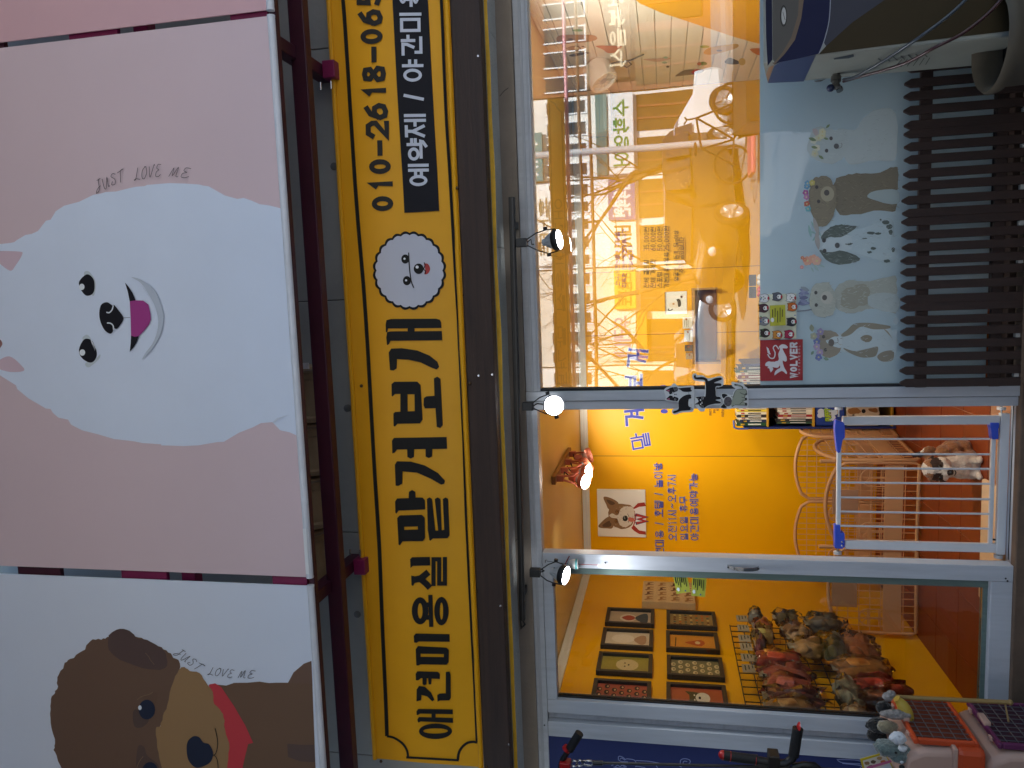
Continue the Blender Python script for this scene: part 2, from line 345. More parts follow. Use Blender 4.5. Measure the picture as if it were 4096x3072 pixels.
def strokes_of(ch):
    """list of (polyline in the unit cell, closed) and ('o', x0, y0, x1, y1)"""
    out = []
    def put(st, x0, y0, x1, y1):
        if isinstance(st, tuple):
            mid = (x0+x1)/2; g = (x1-x0)*.06; put(CONS[st[1]], x0, y0, mid-g, y1); put(CONS[st[1]], mid+g, y0, x1, y1); return
        for q in st:
            if q == 'o': out.append(('o', x0, y0, x1, y1))
            elif q == 'h': out.append(('o', x0+(x1-x0)*.12, y0, x1-(x1-x0)*.12, y0+(y1-y0)*.58))
            else:
                cl = q[-1] == 'c'; pp = [(x0+(x1-x0)*a, y0+(y1-y0)*b) for a, b in (q[:-1] if cl else q)]; out.append((pp, cl))
    if ch in LAT: put(LAT[ch], .14, 0.02, .86, .98); return out
    k = ord(ch)-0xAC00
    if k < 0 or k > 11171: return out
    c, v, f = CHO[k//588], JUNG[(k % 588)//28], JONG[k % 28]; lo = .40 if f else .04
    if v in VV:
        wide = v in 'ㅐㅔㅒㅖ'; xs = .48 if wide else .56
        put(CONS[c], .04, lo+.03, xs, .96); put(VV[v], xs+.08, lo-.02 if f else 0, .97, 1.0)
    elif v in HV:
        if f: put(CONS[c], .16, .66, .84, .98); put(HV[v], .02, .38, .98, .58)
        else: put(CONS[c], .14, .46, .86, .98); put(HV[v], .02, .04, .98, .40)
    else:
        h, w = MX[v]; put(CONS[c], .06, lo+.30*(1-lo)+.08, .60, .97); put(HV[h], .02, lo+.02, .66, lo+.30*(1-lo)); put(VV[w], .70, lo-.02 if f else 0, .99, 1.0)
    if f:
        if len(f) == 1: put(CONS[f], .14, .03, .88, .30)
        else: put(CONS[f[0]], .06, .03, .46, .30); put(CONS[f[1]], .54, .03, .94, .30)
    return out
def glyph(pr, col, ch, o, ex, ey, t, rough=.55):
    """ch in the cell with corner o and edge vectors ex, ey (2-D, in the units of the print); t = stroke width"""
    w = math.hypot(*ex); h = math.hypot(*ey); ux = (ex[0]/w, ex[1]/w); uy = (ey[0]/h, ey[1]/h)
    def mp(a, b): return (o[0]+ex[0]*a+ey[0]*b, o[1]+ex[1]*a+ey[1]*b)
    for st in strokes_of(ch):
        if st[0] == 'o':
            _, x0, y0, x1, y1 = st; c = mp((x0+x1)/2, (y0+y1)/2); rx = (x1-x0)/2*w+t*.3; ry = (y1-y0)/2*h+t*.3
            def e(rx, ry): return [(c[0]+ux[0]*rx*math.cos(a)+uy[0]*ry*math.sin(a), c[1]+ux[1]*rx*math.cos(a)+uy[1]*ry*math.sin(a)) for a in [2*math.pi*i/20 for i in range(20)]]
            pr.poly(col, e(rx, ry), holes=[list(reversed(e(max(rx-t, rx*.12), max(ry-t, ry*.12))))], rough=rough)
        else:
            pts, cl = st; q = [mp(*p) for p in pts]
            if not cl and len(q) >= 2:      # square ends
                def ext(a, b):
                    d = math.hypot(a[0]-b[0], a[1]-b[1]) or 1; return (a[0]+(a[0]-b[0])/d*t*.4, a[1]+(a[1]-b[1])/d*t*.4)
                q[0] = ext(q[0], q[1]); q[-1] = ext(q[-1], q[-2])
            pr.ribbon(col, q, t, closed=cl, rough=rough)
def text(pr, col, s, p0, p1, up, t=.11, adv=None, squeeze=.9, rough=.55):
    """one line of text from p0 to p1 (bottom corners, 2-D), up = 2-D vector of the letter height; t relative to the height"""
    wd = {' ': .45, ',': .3, '.': .3, '1': .5, '/': .55, '~': .8, '-': .55, 'k': .55, 'g': .55, '+': .7}
    ws = [wd.get(c, .62 if c in LAT else 1.0) for c in s]; T = sum(ws); h = math.hypot(*up); x = 0.0
    d = (p1[0]-p0[0], p1[1]-p0[1])
    for c, w in zip(s, ws):
        if c != ' ':
            o = (p0[0]+d[0]*(x+w*(1-squeeze)/2)/T, p0[1]+d[1]*(x+w*(1-squeeze)/2)/T); ex = (d[0]*w*squeeze/T, d[1]*w*squeeze/T)
            glyph(pr, col, c, o, ex, up, h*t, rough)
        x += w

# ================================================================== the setting
M_con = mat('painted_concrete', '#8f8e88', .8, var=.12, scale=5, bump=.25, bscale=90, dirt=.25)
M_alu = mat('painted_aluminium', '#b4b8bf', .42, var=.07, scale=5, dirt=.22, stretch=(9,9,.8), spec=.45)
M_alu2 = mat('old_aluminium_track', '#a7abb3', .5, var=.1, scale=6, dirt=.35, stretch=(.8,9,9))
M_dark = mat('dark_gasket', '#16171a', .7)
M_yel = mat('yellow_wall_panel', (.82,.405,.0), .42, var=.04, scale=1.6, bump=.05, bscale=3.5, spec=.22)
M_ceil = mat('cream_ceiling_panel', (.72,.54,.20), .42, var=.05, scale=2, bump=.03, bscale=4)
M_white = mat('white_panel', '#e8e4da', .35, var=.04, scale=3)
M_mould = mat('white_moulding', '#d9d8d4', .4, var=.06, scale=5, dirt=.12)
M_black = mat('black_metal', '#111214', .45, var=.2, scale=20)
M_steel = mat('bright_steel', '#b8b8b8', .25, metal=1.0, var=.05)
M_mag = mat('magenta_paint', '#3d0820', .5, var=.2, scale=7, dirt=.4)
M_magl = mat('magenta_paint_fresh', '#7a1246', .45, var=.12, scale=7, dirt=.2)

# pavement, road, far pavement
M_pave = mat('pavement_tiles', '#8d9095', .85, var=.15, scale=1.2, bump=.2, bscale=30)
M_road = mat('pale_asphalt', '#96938f', .9, var=.12, scale=.8, bump=.2, bscale=40)
struct(box('ground', mat('ground_earth', '#6d675e', .95, var=.2, scale=.2), None, -160, 160, -160, 160, -.6, -.204))
struct(box('pavement', M_pave, None, -60, 60, -8.2, -.05, -.2, -.02, bevel=.01))
struct(box('road', M_road, None, -60, 60, -17.6, -8.22, -.35, -.14))
struct(box('far_pavement', M_pave, None, -60, 60, -22, -17.62, -.2, -.02))
M_step = mat('brown_stone_threshold', '#5d4b3d', .75, var=.3, scale=9, bump=.2, bscale=60, dirt=.3)
struct(box('threshold', M_step, None, -2.6, 3.0, -.048, .0, -.2, .112, bevel=.006))
struct(box('stone_plinth', M_step, None, -.40, 3.0, -.26, -.049, -.2, .148, bevel=.008))

# room behind the glass
XL, XR, YB, ZF, ZC = -2.05, 1.405, 2.16, .08, 2.12
struct(box('back_wall', M_yel, None, XL-.02, XR+.02, YB, YB+.08, ZF-.1, ZC+.3))
struct(box('left_wall', M_yel, None, XL-.08, XL, .06, YB-.002, ZF-.1, ZC+.3))
struct(box('ceiling', M_ceil, None, XL-.09, XR+.09, .03, YB+.09, ZC+.003, ZC+.06))
rw = struct(box('right_wall', M_white, None, XR, XR+.08, .06, YB-.002, ZF-.1, ZC+.3))
# the right wall is sheathed in narrow tongue-and-groove boards
nb = 24
for i in range(nb):
    z0 = ZF+(ZC-ZF)*i/nb; z1 = ZF+(ZC-ZF)*(i+1)/nb
    if i == 0: me0 = box('panel_board', M_white, rw, XR-.012, XR-.0005, .07, YB-.012, z0+.002, z1-.002, bevel=.002)
    else:
        o = me0.copy(); COL.objects.link(o); o.parent = rw; o.location.z = z0-ZF
# panel seams on the yellow back wall
bw = bpy.data.objects['back_wall']
for xi, yi in ((N('C2', 1500, 570)), (N('C1', 1300, 1110)), (N('C1', 1700, 560))):
    x = P(xi, yi, YB).x; box('panel_seam', mat('seam_brown_line', '#7d4d02', .7), bw, x-.0018, x+.0018, YB-.0015, YB-.0003, ZF, ZC-.06)  # each joint is a thin brown strip
# crown moulding: two white channels along each wall
def moulding(name, parent, a, b, n):
    a, b, n = Vector(a), Vector(b), Vector(n); mb = MB()
    for z0, z1, d in ((-.055, -.002, .016), (-.041, -.024, .0185), (-.020, -.014, .0185)):
        mb.hexa([a+Vector((0,0,z0)), b+Vector((0,0,z0)), b+Vector((0,0,z1)), a+Vector((0,0,z1))],
                [a+n*d+Vector((0,0,z0)), b+n*d+Vector((0,0,z0)), b+n*d+Vector((0,0,z1)), a+n*d+Vector((0,0,z1))])
    return mb.build(name, M_mould, parent, bevel=.0015)
moulding('crown_moulding', bw, (XL, YB, ZC), (XR, YB, ZC), (0,-1,0))
moulding('crown_moulding', bpy.data.objects['left_wall'], (XL, .07, ZC), (XL, YB-.02, ZC), (1,0,0))
moulding('crown_moulding', rw, (XR-.012, .07, ZC), (XR-.012, YB-.02, ZC), (-1,0,0))
# terracotta floor tiles
fl = struct(box('floor', mat('tile_grout', '#a8795a', .9, var=.15), None, XL, XR, .03, YB, ZF-.1, ZF-.004))
M_tile = mat('terracotta_tile', (.20,.032,.004), .5, var=.18, scale=3.5, bump=.08, bscale=25)
tw = .305; t0 = None
for i in range(12):
    for j in range(8):
        x0 = XL+.02+i*tw-.12; y0 = YB-(j+1)*tw
        if x0+tw > XR+.02 or y0 < .05 or x0 < XL-.14: continue
        xa = max(x0, XL)
        if t0 is None and xa == x0: t0 = (box('tile', M_tile, fl, x0+.002, x0+tw-.002, y0+.002, y0+tw-.002, ZF-.012, ZF, bevel=.0015), x0, y0)
        elif t0 is None or xa != x0: box('tile', M_tile, fl, xa+.002, x0+tw-.002, y0+.002, y0+tw-.002, ZF-.012, ZF, bevel=.0015)
        else:
            o = t0[0].copy(); COL.objects.link(o); o.parent = fl; o.location = (x0-t0[1], y0-t0[2], random.uniform(-.0006, .0006))

# ------------------------------------------------------------------ upper facade
ZB0, ZB1, ZBT = 2.183, 2.303, 2.815       # beam bottom, beam top, banner top
fw_ = thing('facade_wall', 'grey painted facade wall with round anchor caps above the yellow banner', 'wall', (0,-.2,2.2))
M_wall = mat('grey_wall_board', '#a5a49c', .75, var=.1, scale=4, bump=.15, bscale=60, dirt=.2)
xs = [-3.2] + sorted(P(*N(r, x, y), -.3).x for r, x, y in (('B2',100,1560), ('B2',200,133), ('B1',100,285), ('B0',30,310))) + [3.4]
for a, b in zip(xs[:-1], xs[1:]):
    box('wall_panel', M_wall, fw_, a+.0018, b-.0018, -.30, -.05, 2.2, 5.2, bevel=.003)
box('seam_backing', M_dark, fw_, -3.2, 3.4, -.28, -.04, 2.205, 5.19)
for r, x, y in (('A0',2112,1052), ('A1',2195,1000), ('B1',150,985), ('B2',210,663)):
    c = P(*N(r, x, y), -.30)
    MB().lathe([(0,.006),(.011,.006),(.016,.003),(.0165,-.002)], c, (0,-1,0), 18).build('anchor_cap', mat('anchor_cap', '#6b6b66', .5, var=.15), fw_, smooth=50)
# soffit of speckled ceiling boards and lintel
lt = thing('lintel', 'grey lintel with a soffit of speckled boards above the shop door', 'lintel', (0,0,2.1))
M_sof = mat('speckled_soffit_board', '#aeb0ab', .9, var=.1, scale=3)
sb = _M['speckled_soffit_board'].node_tree
vo = sb.nodes.new('ShaderNodeTexVoronoi'); vo.inputs['Scale'].default_value = 95; tcn = sb.nodes.new('ShaderNodeTexCoord'); sb.links.new(tcn.outputs['Object'], vo.inputs['Vector'])
rpn = sb.nodes.new('ShaderNodeValToRGB'); rpn.color_ramp.elements[0].position = .12; rpn.color_ramp.elements[1].position = .2
rpn.color_ramp.elements[0].color = (.03,.03,.03,1); rpn.color_ramp.elements[1].color = (1,1,1,1); sb.links.new(vo.outputs['Distance'], rpn.inputs['Fac'])
mxn = sb.nodes.new('ShaderNodeMix'); mxn.data_type = 'RGBA'; mxn.blend_type = 'MULTIPLY'; mxn.inputs['Factor'].default_value = .75
bs = sb.nodes['Principled BSDF']; old = bs.inputs['Base Color'].links[0].from_socket
sb.links.new(old, mxn.inputs[6]); sb.links.new(rpn.outputs['Color'], mxn.inputs[7]); sb.links.new(mxn.outputs[2], bs.inputs['Base Color'])
xs = [-3.0, -1.62, -.68, .22, 1.1, 2.6]
for a, b in zip(xs[:-1], xs[1:]):
    box('soffit_board', M_sof, lt, a+.0015, b-.0015, -.262, -.048, 2.186+random.uniform(0,.003), 2.199)
box('lintel_face', mat('brownish_render', '#8a7f73', .85, var=.12, scale=6, bump=.2, bscale=80, dirt=.25), lt, -3.0, 2.6, -.047, .05, 2.118, 2.24)
for r, x, y, dx in (('E3',40,1250,.0), ('B0',1160,590,.02), ('B2',1240,180,.03)):
    c = P(*N(r, x, y), -.048); MB().tube([c+Vector((-dx,0,.02)), c+Vector((0,0,.0)), c+Vector((dx*.6,0,-.02))], .0012, 5).build('hairline_crack', M_dark, lt)
# side returns that close the shop building off (outside the picture)
sh = thing('shop_building', 'flat roofed shop block behind the awning boards and shop front', 'building', (0,1.2,0))
M_blk = mat('weathered_block_wall', '#77726b', .9, var=.15, scale=2, bump=.2)
box('roof_slab', M_blk, sh, -3.2, 3.4, -.05, 3.0, 4.9, 5.2); box('side_wall', M_blk, sh, -3.2, -2.62, .10, 3.0, -.2, 4.9)
box('side_wall', M_blk, sh, 1.5, 3.4, .10, 3.0, -.2, 4.9); box('rear_wall', M_blk, sh, -3.2, 3.4, 3.0, 3.2, -.2, 4.9)
box('upper_floor', M_blk, sh, -2.6, 1.49, .06, 2.99, 2.46, 4.89)

# ------------------------------------------------------------------ brown beam, old strip, main banner
M_wood = mat('dark_stained_timber', '#38261d', .6, var=.35, scale=4, bump=.3, bscale=40, stretch=(.6,14,14))
bm_ = thing('timber_beam', 'dark brown stained timber beam running below the yellow banner', 'beam', (0,-.3,ZB0))
MB().box(-3.0, 2.6, -.365, -.30, ZB0, ZB1-.002).build('beam_board', M_wood, bm_, bevel=.004)
for r, x, y in (('B0',992,363), ('B1',995,775), ('B1',1083,768), ('B2',1135,610), ('B2',1188,1508)):
    c = P(*N(r, x, y), -.365); MB().lathe([(0,.002),(.004,.002),(.0055,.0)], c, (0,-1,0), 10).build('screw_head', M_steel, bm_)
os_ = thing('old_banner_strip', 'narrow strip of an older yellow banner showing under the beam', 'banner', (0,-.28,2.15))
M_ban = mat('yellow_banner_vinyl', (.80,.37,.006), .45, var=.05, scale=3, bump=.10, bscale=7, spec=.3)
mb = MB(); n = 60
for i in range(n):
    a = -2.7+4.3*i/n; b = -2.7+4.3*(i+1)/n; za = 2.168+.006*noise.noise((a*3,0,0)); zb = 2.168+.006*noise.noise((b*3,0,0))
    mb.add([(a,-.285,za),(b,-.285,zb),(b,-.285,2.184),(a,-.285,2.184)], [(0,1,2,3)])
mb.build('cloth', mat('old_banner_cloth', (.75,.45,.03), .5, var=.25, scale=9), os_)

bn = thing('main_banner', 'long yellow banner lettered in black with phone number and round white dog face', 'banner', (0,-.36,ZB1))
YBN = -.372
xa = P(1505, 3040, YBN).x; xb = 2.3; nx, nz = 150, 14; mb = MB()
def wav(x, z):       # the cloth bellies and creases a little
    return .006*noise.noise((x*2.2, 0, z*3.0)) + .0012*noise.noise((x*9, 5, z*4)) + .003*math.sin(z*26)*noise.noise((x*1.2, 9, 0))
vsn = []
for j in range(nz+1):
    for i in range(nx+1):
        x = xa+(xb-xa)*i/nx; z = ZB1+(ZBT-ZB1)*j/nz; e = min(1, (ZBT-z)/.03, (z-ZB1)/.03); vsn.append((x, YBN+.012+wav(x, z)*max(0, e)-(.004 if e < 1 else 0), z))
fs = [(j*(nx+1)+i, j*(nx+1)+i+1, (j+1)*(nx+1)+i+1, (j+1)*(nx+1)+i) for j in range(nz) for i in range(nx)]
mb.add(vsn, fs).build('cloth', M_ban, bn, smooth=180, recalc=False)
def on_cloth(R):
    a = REG[R]
    def f(x, y, off):
        p = P(a[0]+x/a[2], a[1]+y/a[2], YBN+.012); e = max(0, min(1, (ZBT-p.z)/.03, (p.z-ZB1)/.03))
        return Vector((p.x, YBN+.012+wav(p.x, p.z)*e-.0032-off*.6-(.004 if e < 1 else 0), p.z))
    return f
def dens(pts, k=4):
    o = []
    for a, b in zip(pts, pts[1:]+pts[:1]): o += [(a[0]+(b[0]-a[0])*i/k, a[1]+(b[1]-a[1])*i/k) for i in range(k)]
    return o
INK = '#1a1817'
for z_, nm_ in ((ZBT-.010, 'top_hem'), (ZB1+.012, 'bottom_hem')): MB().tube([(xa+(xb-xa)*i/60, YBN+.007+.0015*noise.noise((i*.7,z_,0)), z_+.0015*noise.noise((i*.9,3,z_))) for i in range(61)], .0105, 10).build(nm_, M_ban, bn, smooth=80)
# border line with notched corners
pb = Print(on_cloth('N'))
nb2 = lambda x, y: N('B2', x, y)
lo = [N('B2',403,1450), N('B2',395,1250), N('B2',380,900), N('B2',358,350), N('B2',340,0), N('B1',265,400), N('B1',235,0), N('B0',205,1300), N('B0',165,700), N('B0',118,0), (1360,-60)]
hi = [N('B2',988,1488), N('B2',975,1200), N('B2',950,700), N('B2',930,300), N('B2',917,0), N('B1',885,800), N('B1',850,150), N('B0',815,1200), N('B0',785,700), N('B0',755,0), (1760,-60)]
pb.ribbon(INK, lo, 15, smooth=True); pb.ribbon(INK, hi, 13, smooth=True)
c1 = [N('B2',403,1450), N('B2',450,1460), N('B2',505,1495), N('B2',535,1540), N('B2',542,1588)]
c2 = [N('B2',988,1485), N('B2',930,1490), N('B2',890,1520), N('B2',868,1560), N('B2',862,1605)]
pb.ribbon(INK, c1, 9, smooth=True); pb.ribbon(INK, c2, 10, smooth=True); pb.ribbon(INK, [N('B2',530,1583), N('B2',868,1605)], 9)
pb.build('border_line', bn)
# black strip with white words
ps = Print(on_cloth('B0')); ps.grid('#15131a', [(516,1380),(742,1367),(665,-40),(436,-40)], 6, 40, rough=.6); ps.off = .0016
for ch, o, w, h in (('예',(668,1205),-138,118), ('약',(662,1040),-140,120), ('제',(652,888),-142,125), ('/',(640,668),-70,118), ('야',(636,532),-140,122), ('간',(630,360),-128,124), ('미',(622,206),-138,126), ('용',(612,42),-138,126)):
    glyph(ps, '#cfd2dc', ch, o, (-3, w), (-h, 2), 20 if ch != '/' else 20)
ps.build('black_strip', bn)
# phone number
pn = Print(on_cloth('B0')); DK = '#2a2724'
def dig(ch, x0, x1, y0, y1, t=33):
    glyph(pn, DK, ch, (x1-t*.3, y1), (-2, y0-y1), (x0-x1+t*.6, 3), t)
for ch, a in zip('010-2618-065', ((303,447,1265,1372),(296,440,1165,1222),(286,432,1026,1132),(286,432,902,1016),(272,416,782,897),(262,410,670,778),(256,400,560,622),(247,396,428,534),(246,396,296,412),(230,380,183,292),(222,374,63,168),(212,366,-58,36))): dig(ch, *a)
pn.build('phone_number', bn)
# the big shop name, traced stroke by stroke
pa = Print(on_cloth('B1')); K = INK
def A(pts, holes=(), sm=False): pa.poly(K, pts, smooth=sm, holes=[list(reversed(h)) for h in holes], rough=.6)
A([(394,445),(400,415),(430,408),(720,406),(745,412),(754,430),(756,466),(410,470),(405,492),(396,495)])
A([(398,528),(404,494),(425,488),(758,486),(761,545),(425,550),(415,572),(403,578)]); A([(537,464),(582,464),(582,492),(537,492)])
A([(422,738),(414,625),(430,600),(500,597),(600,612),(680,645),(730,685),(742,718),(725,735),(690,722),(620,688),(545,672),(468,668),(466,728),(445,742)])
A([(432,830),(450,815),(600,813),(622,835),(635,1058),(618,1083),(472,1086),(455,1105),(447,1098),(445,1020),(455,1010),(490,1008),(490,893),(455,893),(440,910),(434,905)], [[(536,895),(582,895),(584,1004),(538,1006)]])
A([(708,792),(730,781),(750,795),(765,1095),(748,1114),(726,1105),(718,985),(650,986),(641,965),(643,920),(660,908),(712,905)])
A([(437,1195),(450,1177),(790,1172),(793,1248),(470,1252),(455,1272),(440,1277)]); A([(535,1248),(581,1248),(580,1300),(558,1311),(537,1300)]); A([(654,1246),(698,1246),(697,1297),(676,1307),(655,1298)])
A([(461,1485),(456,1350),(470,1328),(560,1330),(650,1355),(735,1405),(780,1455),(775,1474),(755,1480),(690,1442),(600,1402),(506,1393),(504,1472),(480,1487)])
A([(457,1588),(470,1569),(545,1566),(547,1525),(568,1514),(588,1525),(590,1562),(635,1563),(650,1580),(652,1640),(480,1648),(465,1668),(458,1660)])
dy = 1659
def sh(p): return [(x, y+dy) for x, y in p]
A(sh([(470,38),(486,20),(630,16),(648,35),(650,165),(636,187),(505,188),(487,215),(478,208)]), [sh([(515,94),(602,91),(604,111),(516,114)])])
A([(663,1572),(680,1561),(696,1572)]+sh([(716,118),(735,118)])+[(714,1572),(732,1562),(750,1572)]+sh([(757,116),(774,114)])+[(766,1572),(784,1562),(800,1572)]+sh([(808,150),(795,168),(700,170),(685,185),(678,180),(668,118)]))
pa.off = .002
A(sh([(552,305),(565,292),(680,290),(683,345),(570,348),(555,362)]))
for pts, w in (([(566,440),(620,430),(672,388)], 42), ([(620,432),(655,462),(682,490)], 40)): pa.ribbon(K, sh(pts), w)
pa.poly(K, sh([(560,410),(585,415),(585,455),(572,478),(562,472)]))
pa.ribbon(K, sh([(704,478),(704,305),(741,305),(741,462),(778,462),(778,290)]), 27)
for x, y, rx, ry, w in ((618,638,54,88,38), (756,640,47,92,36)): pa.ring(K, x, y+dy, rx, ry, w)
pa.ribbon(K, sh([(684,535),(690,742)]), 27); pa.ribbon(K, sh([(655,598),(690,598)]), 30); pa.ribbon(K, sh([(655,680),(690,680)]), 30)
A(sh([(577,800),(590,784),(808,789),(810,838),(610,836),(595,845),(580,842)]))
A(sh([(590,885),(605,866),(790,876),(804,890),(803,970),(790,986),(622,984),(605,992),(594,988)]), [sh([(622,915),(772,917),(772,937),(622,935)])])
A(sh([(596,1222),(597,1145),(612,1122),(650,1128),(690,1165),(712,1212),(698,1222),(665,1190),(628,1180),(626,1214)]))
A(sh([(590,1045),(600,1028),(735,1032),(747,1045),(746,1078),(625,1072),(610,1085),(592,1086)])); A(sh([(634,1070),(662,1070),(660,1113),(645,1117),(635,1110)])); A(sh([(670,1072),(694,1074),(691,1112),(675,1112)]))
A(sh([(785,1032),(810,1030),(815,1050),(818,1200),(808,1215),(745,1217),(732,1224),(730,1180),(745,1172),(785,1170)]))
A(sh([(596,1285),(608,1270),(830,1274),(832,1304),(620,1300),(605,1310),(598,1308)])); A(sh([(602,1338),(612,1322),(832,1328),(833,1360),(625,1350),(608,1358)])); A(sh([(694,1296),(720,1297),(720,1330),(694,1328)]))
pa.poly(K, ell(720, 1413+dy, 107, 50, 28), holes=[list(reversed(ell(720, 1411+dy, 80, 17, 28)))])
pa.build('shop_name', bn)
# round white dog face
pd = Print(on_cloth('B1')); cx, cy = 550, 95
def scal(rx, ry, amp, n=24):
    o = []
    for i in range(n*6):
        t = 2*math.pi*i/(n*6); k = 1+amp*abs(math.sin(t*n/2)); o.append((cx+rx*k*math.cos(t), cy+ry*k*math.sin(t)))
    return o
pd.poly('#14120f', scal(228, 244, .05)); pd.poly('#c9c9d3', scal(213, 229, .045))
for y, x in ((20,523), (160,534)): pd.poly('#17130f', ell(x, y, 26, 30)); pd.poly('#e8e8ea', ell(x-5, y-2, 7, 7))
pd.poly('#17130f', ell(610, 83, 32, 34)); pd.poly('#e8e8ea', ell(600, 72, 10, 10))
pd.poly('#b0413f', [(645,52),(670,52),(684,82),(672,112),(648,118),(652,85)], smooth=True)
pd.ribbon('#17130f', [(645,42),(652,60),(643,84),(655,100),(650,118)], 6, smooth=True); pd.ribbon('#17130f', [(620,84),(643,84)], 6)
pd.ribbon('#2a2622', [(545,-22),(550,70),(562,160),(578,206)], 7, smooth=True)
pd.build('dog_emblem', bn)
for r, x, y in (('B2',362,1617), ('B1',235,842), ('B1',937,826), ('B2',1045,1654), ('B0',857,1218)):
    c = P(*N(r, x, y), YBN-.004); MB().lathe([(.0,.003),(.003,.003),(.0065,.0015),(.007,-.002)], c, (0,-1,0), 12).build('grommet', mat('brass_grommet', '#5a4630', .4, metal=.8), bn, smooth=60)

# ------------------------------------------------------------------ awning boards with dog pictures
YP = -.85; ZP = 2.80
M_sheet_pink = mat('pink_sheet', '#d6bec2', .5, var=.02, scale=2); M_sheet_pink2 = mat('rose_sheet', '#d4a9ad', .5, var=.02, scale=2); M_sheet_white = mat('white_sheet', '#d9e0ee', .5, var=.02, scale=2)
M_hem = mat('white_hem_tube', '#d6d9df', .35, var=.08, scale=8, dirt=.2)
def board(label, x0, x1, m):
    t = thing('awning_board', label, 'awning', ((x0+x1)/2, YP, ZP), 'dog picture boards along the awning')
    MB().box(x0, x1, YP-.003, YP+.003, ZP+.012, 4.75).build('sheet', m, t)
    mb = MB(); mb.tube([(x0+.001,YP,ZP+.010),(x1-.001,YP,ZP+.010)], .0135, 14); mb.build('hem_tube', M_hem, t, smooth=40)
    for x in (x0+.0005, x1-.0005): MB().tube([(x-.003,YP,ZP+.010),(x+.003,YP,ZP+.010)], .0142, 14).build('tube_cap', M_hem, t, smooth=40)
    return t
xg = lambda xi, yi: P(xi, yi, YP).x
b1 = board('pale pink awning board with big white fluffy dog face sticking its tongue out', xg(600,2284), xg(600,122), M_sheet_pink)
b2 = board('white awning board with brown curly dog in a red scarf', -3.1, xg(600,2318), M_sheet_white)
b3 = board('plain pink awning board cut off at the right end of the awning', xg(600,98), 2.3, M_sheet_pink2)
YS = YP-.0032
pr = Print(facing('N', YS), .0004)
out = [N('A0',*p) for p in ((-320,1600),(0,1542),(60,1536),(90,1530),(110,1515),(160,1485),(200,1478),(240,1460),(290,1395),(320,1388),(352,1335),(405,1300),(500,1275),(590,1231),(640,1222),(665,1214),(735,1210),(800,1193),(860,1180),(915,1176),(930,1168),(1070,1157),(1170,1160),(1260,1166),(1280,1172),(1320,1178),(1420,1235),(1500,1257),(1540,1251),(1590,1268),(1640,1290),(1700,1298),(1750,1310),(1786,1322))]
out += [N('A1',*p) for p in ((1897,1183),(1830,1152),(1770,1139),(1722,1088),(1650,1094),(1600,1120),(1510,1155),(1415,1212),(1375,1214),(1250,1235),(1160,1239),(1020,1235),(1018,1228),(900,1220),(840,1208),(740,1197),(720,1195),(620,1165),(520,1140),(450,1105),(430,1072),(370,1060),(335,1030),(318,1004),(290,1002),(180,938),(110,880),(100,855),(60,830),(0,792),(-320,600))]
pr.poly('#d9e2f2', out)
a1 = lambda pts: [N('A1', *p) for p in pts]
pr.poly('#d3b9c3', a1([(-30,10),(120,10),(140,28),(100,95),(60,130),(-30,55)]), smooth=True); pr.poly('#d3b9c3', a1([(-30,715),(58,672),(140,735),(146,765),(60,770),(-20,745)]), smooth=True)
pr.poly('#9a6f68', a1([(-20,560),(5,570),(15,592),(6,612),(-20,640)]), smooth=True)
for s in ([(530,150),(560,135),(598,185),(605,240),(590,290),(560,250)], [(520,560),(550,535),(575,565),(560,600)], [(540,715),(600,690),(632,660),(625,690),(560,742)]): pr.poly('#c2ccd2', a1(s), smooth=True)
BK = '#17151c'
pr.poly(BK, a1([(540,157),(570,160),(595,195),(596,255),(575,284),(540,286),(508,245),(500,200)]), smooth=True)
pr.poly(BK, a1([(530,566),(575,568),(603,615),(612,665),(592,704),(560,710),(515,680),(499,630)]), smooth=True)
pr.poly('#e6eaee', a1(ell(517,233,17,20))); pr.poly('#e6eaee', a1(ell(520,648,18,20)))
for k in range(5): pr.poly('#dfe4ea', a1([(572+k*7,566+k*9),(580+k*6,572+k*10),(583+k*4,600+k*10)]))
pr.poly(BK, a1([(627,395),(640,345),(675,330),(703,345),(712,352),(722,348),(750,382),(780,430),(757,478),(735,499),(714,490),(713,515),(695,529),(660,505),(634,450)]), smooth=True)
for s in ([(716,350),(708,378),(690,396),(672,393)], [(676,461),(698,463),(714,478),(718,505)]): pr.ribbon('#dfe4ea', a1(s), 5, smooth=True)
pr.ribbon('#555a66', a1([(780,429),(822,426)]), 1.6)
pr.poly(BK, a1([(790,206),(815,235),(838,272),(858,320),(820,326),(808,265)])); pr.poly(BK, a1([(828,540),(877,544),(865,580),(845,615),(820,643),(826,590)]))
pr.poly('#a53f86', a1([(820,324),(860,318),(905,320),(938,345),(950,400),(953,440),(940,472),(905,515),(875,545),(850,548),(828,541),(826,440)]))
pr.poly('#bcc4d0', a1([(830,172),(895,190),(980,258),(1025,370),(1034,440),(1012,540),(960,628),(900,692),(918,652),(972,575),(1000,470),(985,372),(940,280),(890,208)]), smooth=True)
pr.poly('#d0d6e2', a1([(1720,1090),(1750,1062),(1830,1040),(1760,1070),(1730,1095)]))
def script(p, R, words, col, w):
    for s, a, b, h in words: text(p, col, s, N(R,*a), N(R,*b), h, t=.05, squeeze=.78)
TX = '#3c3438'
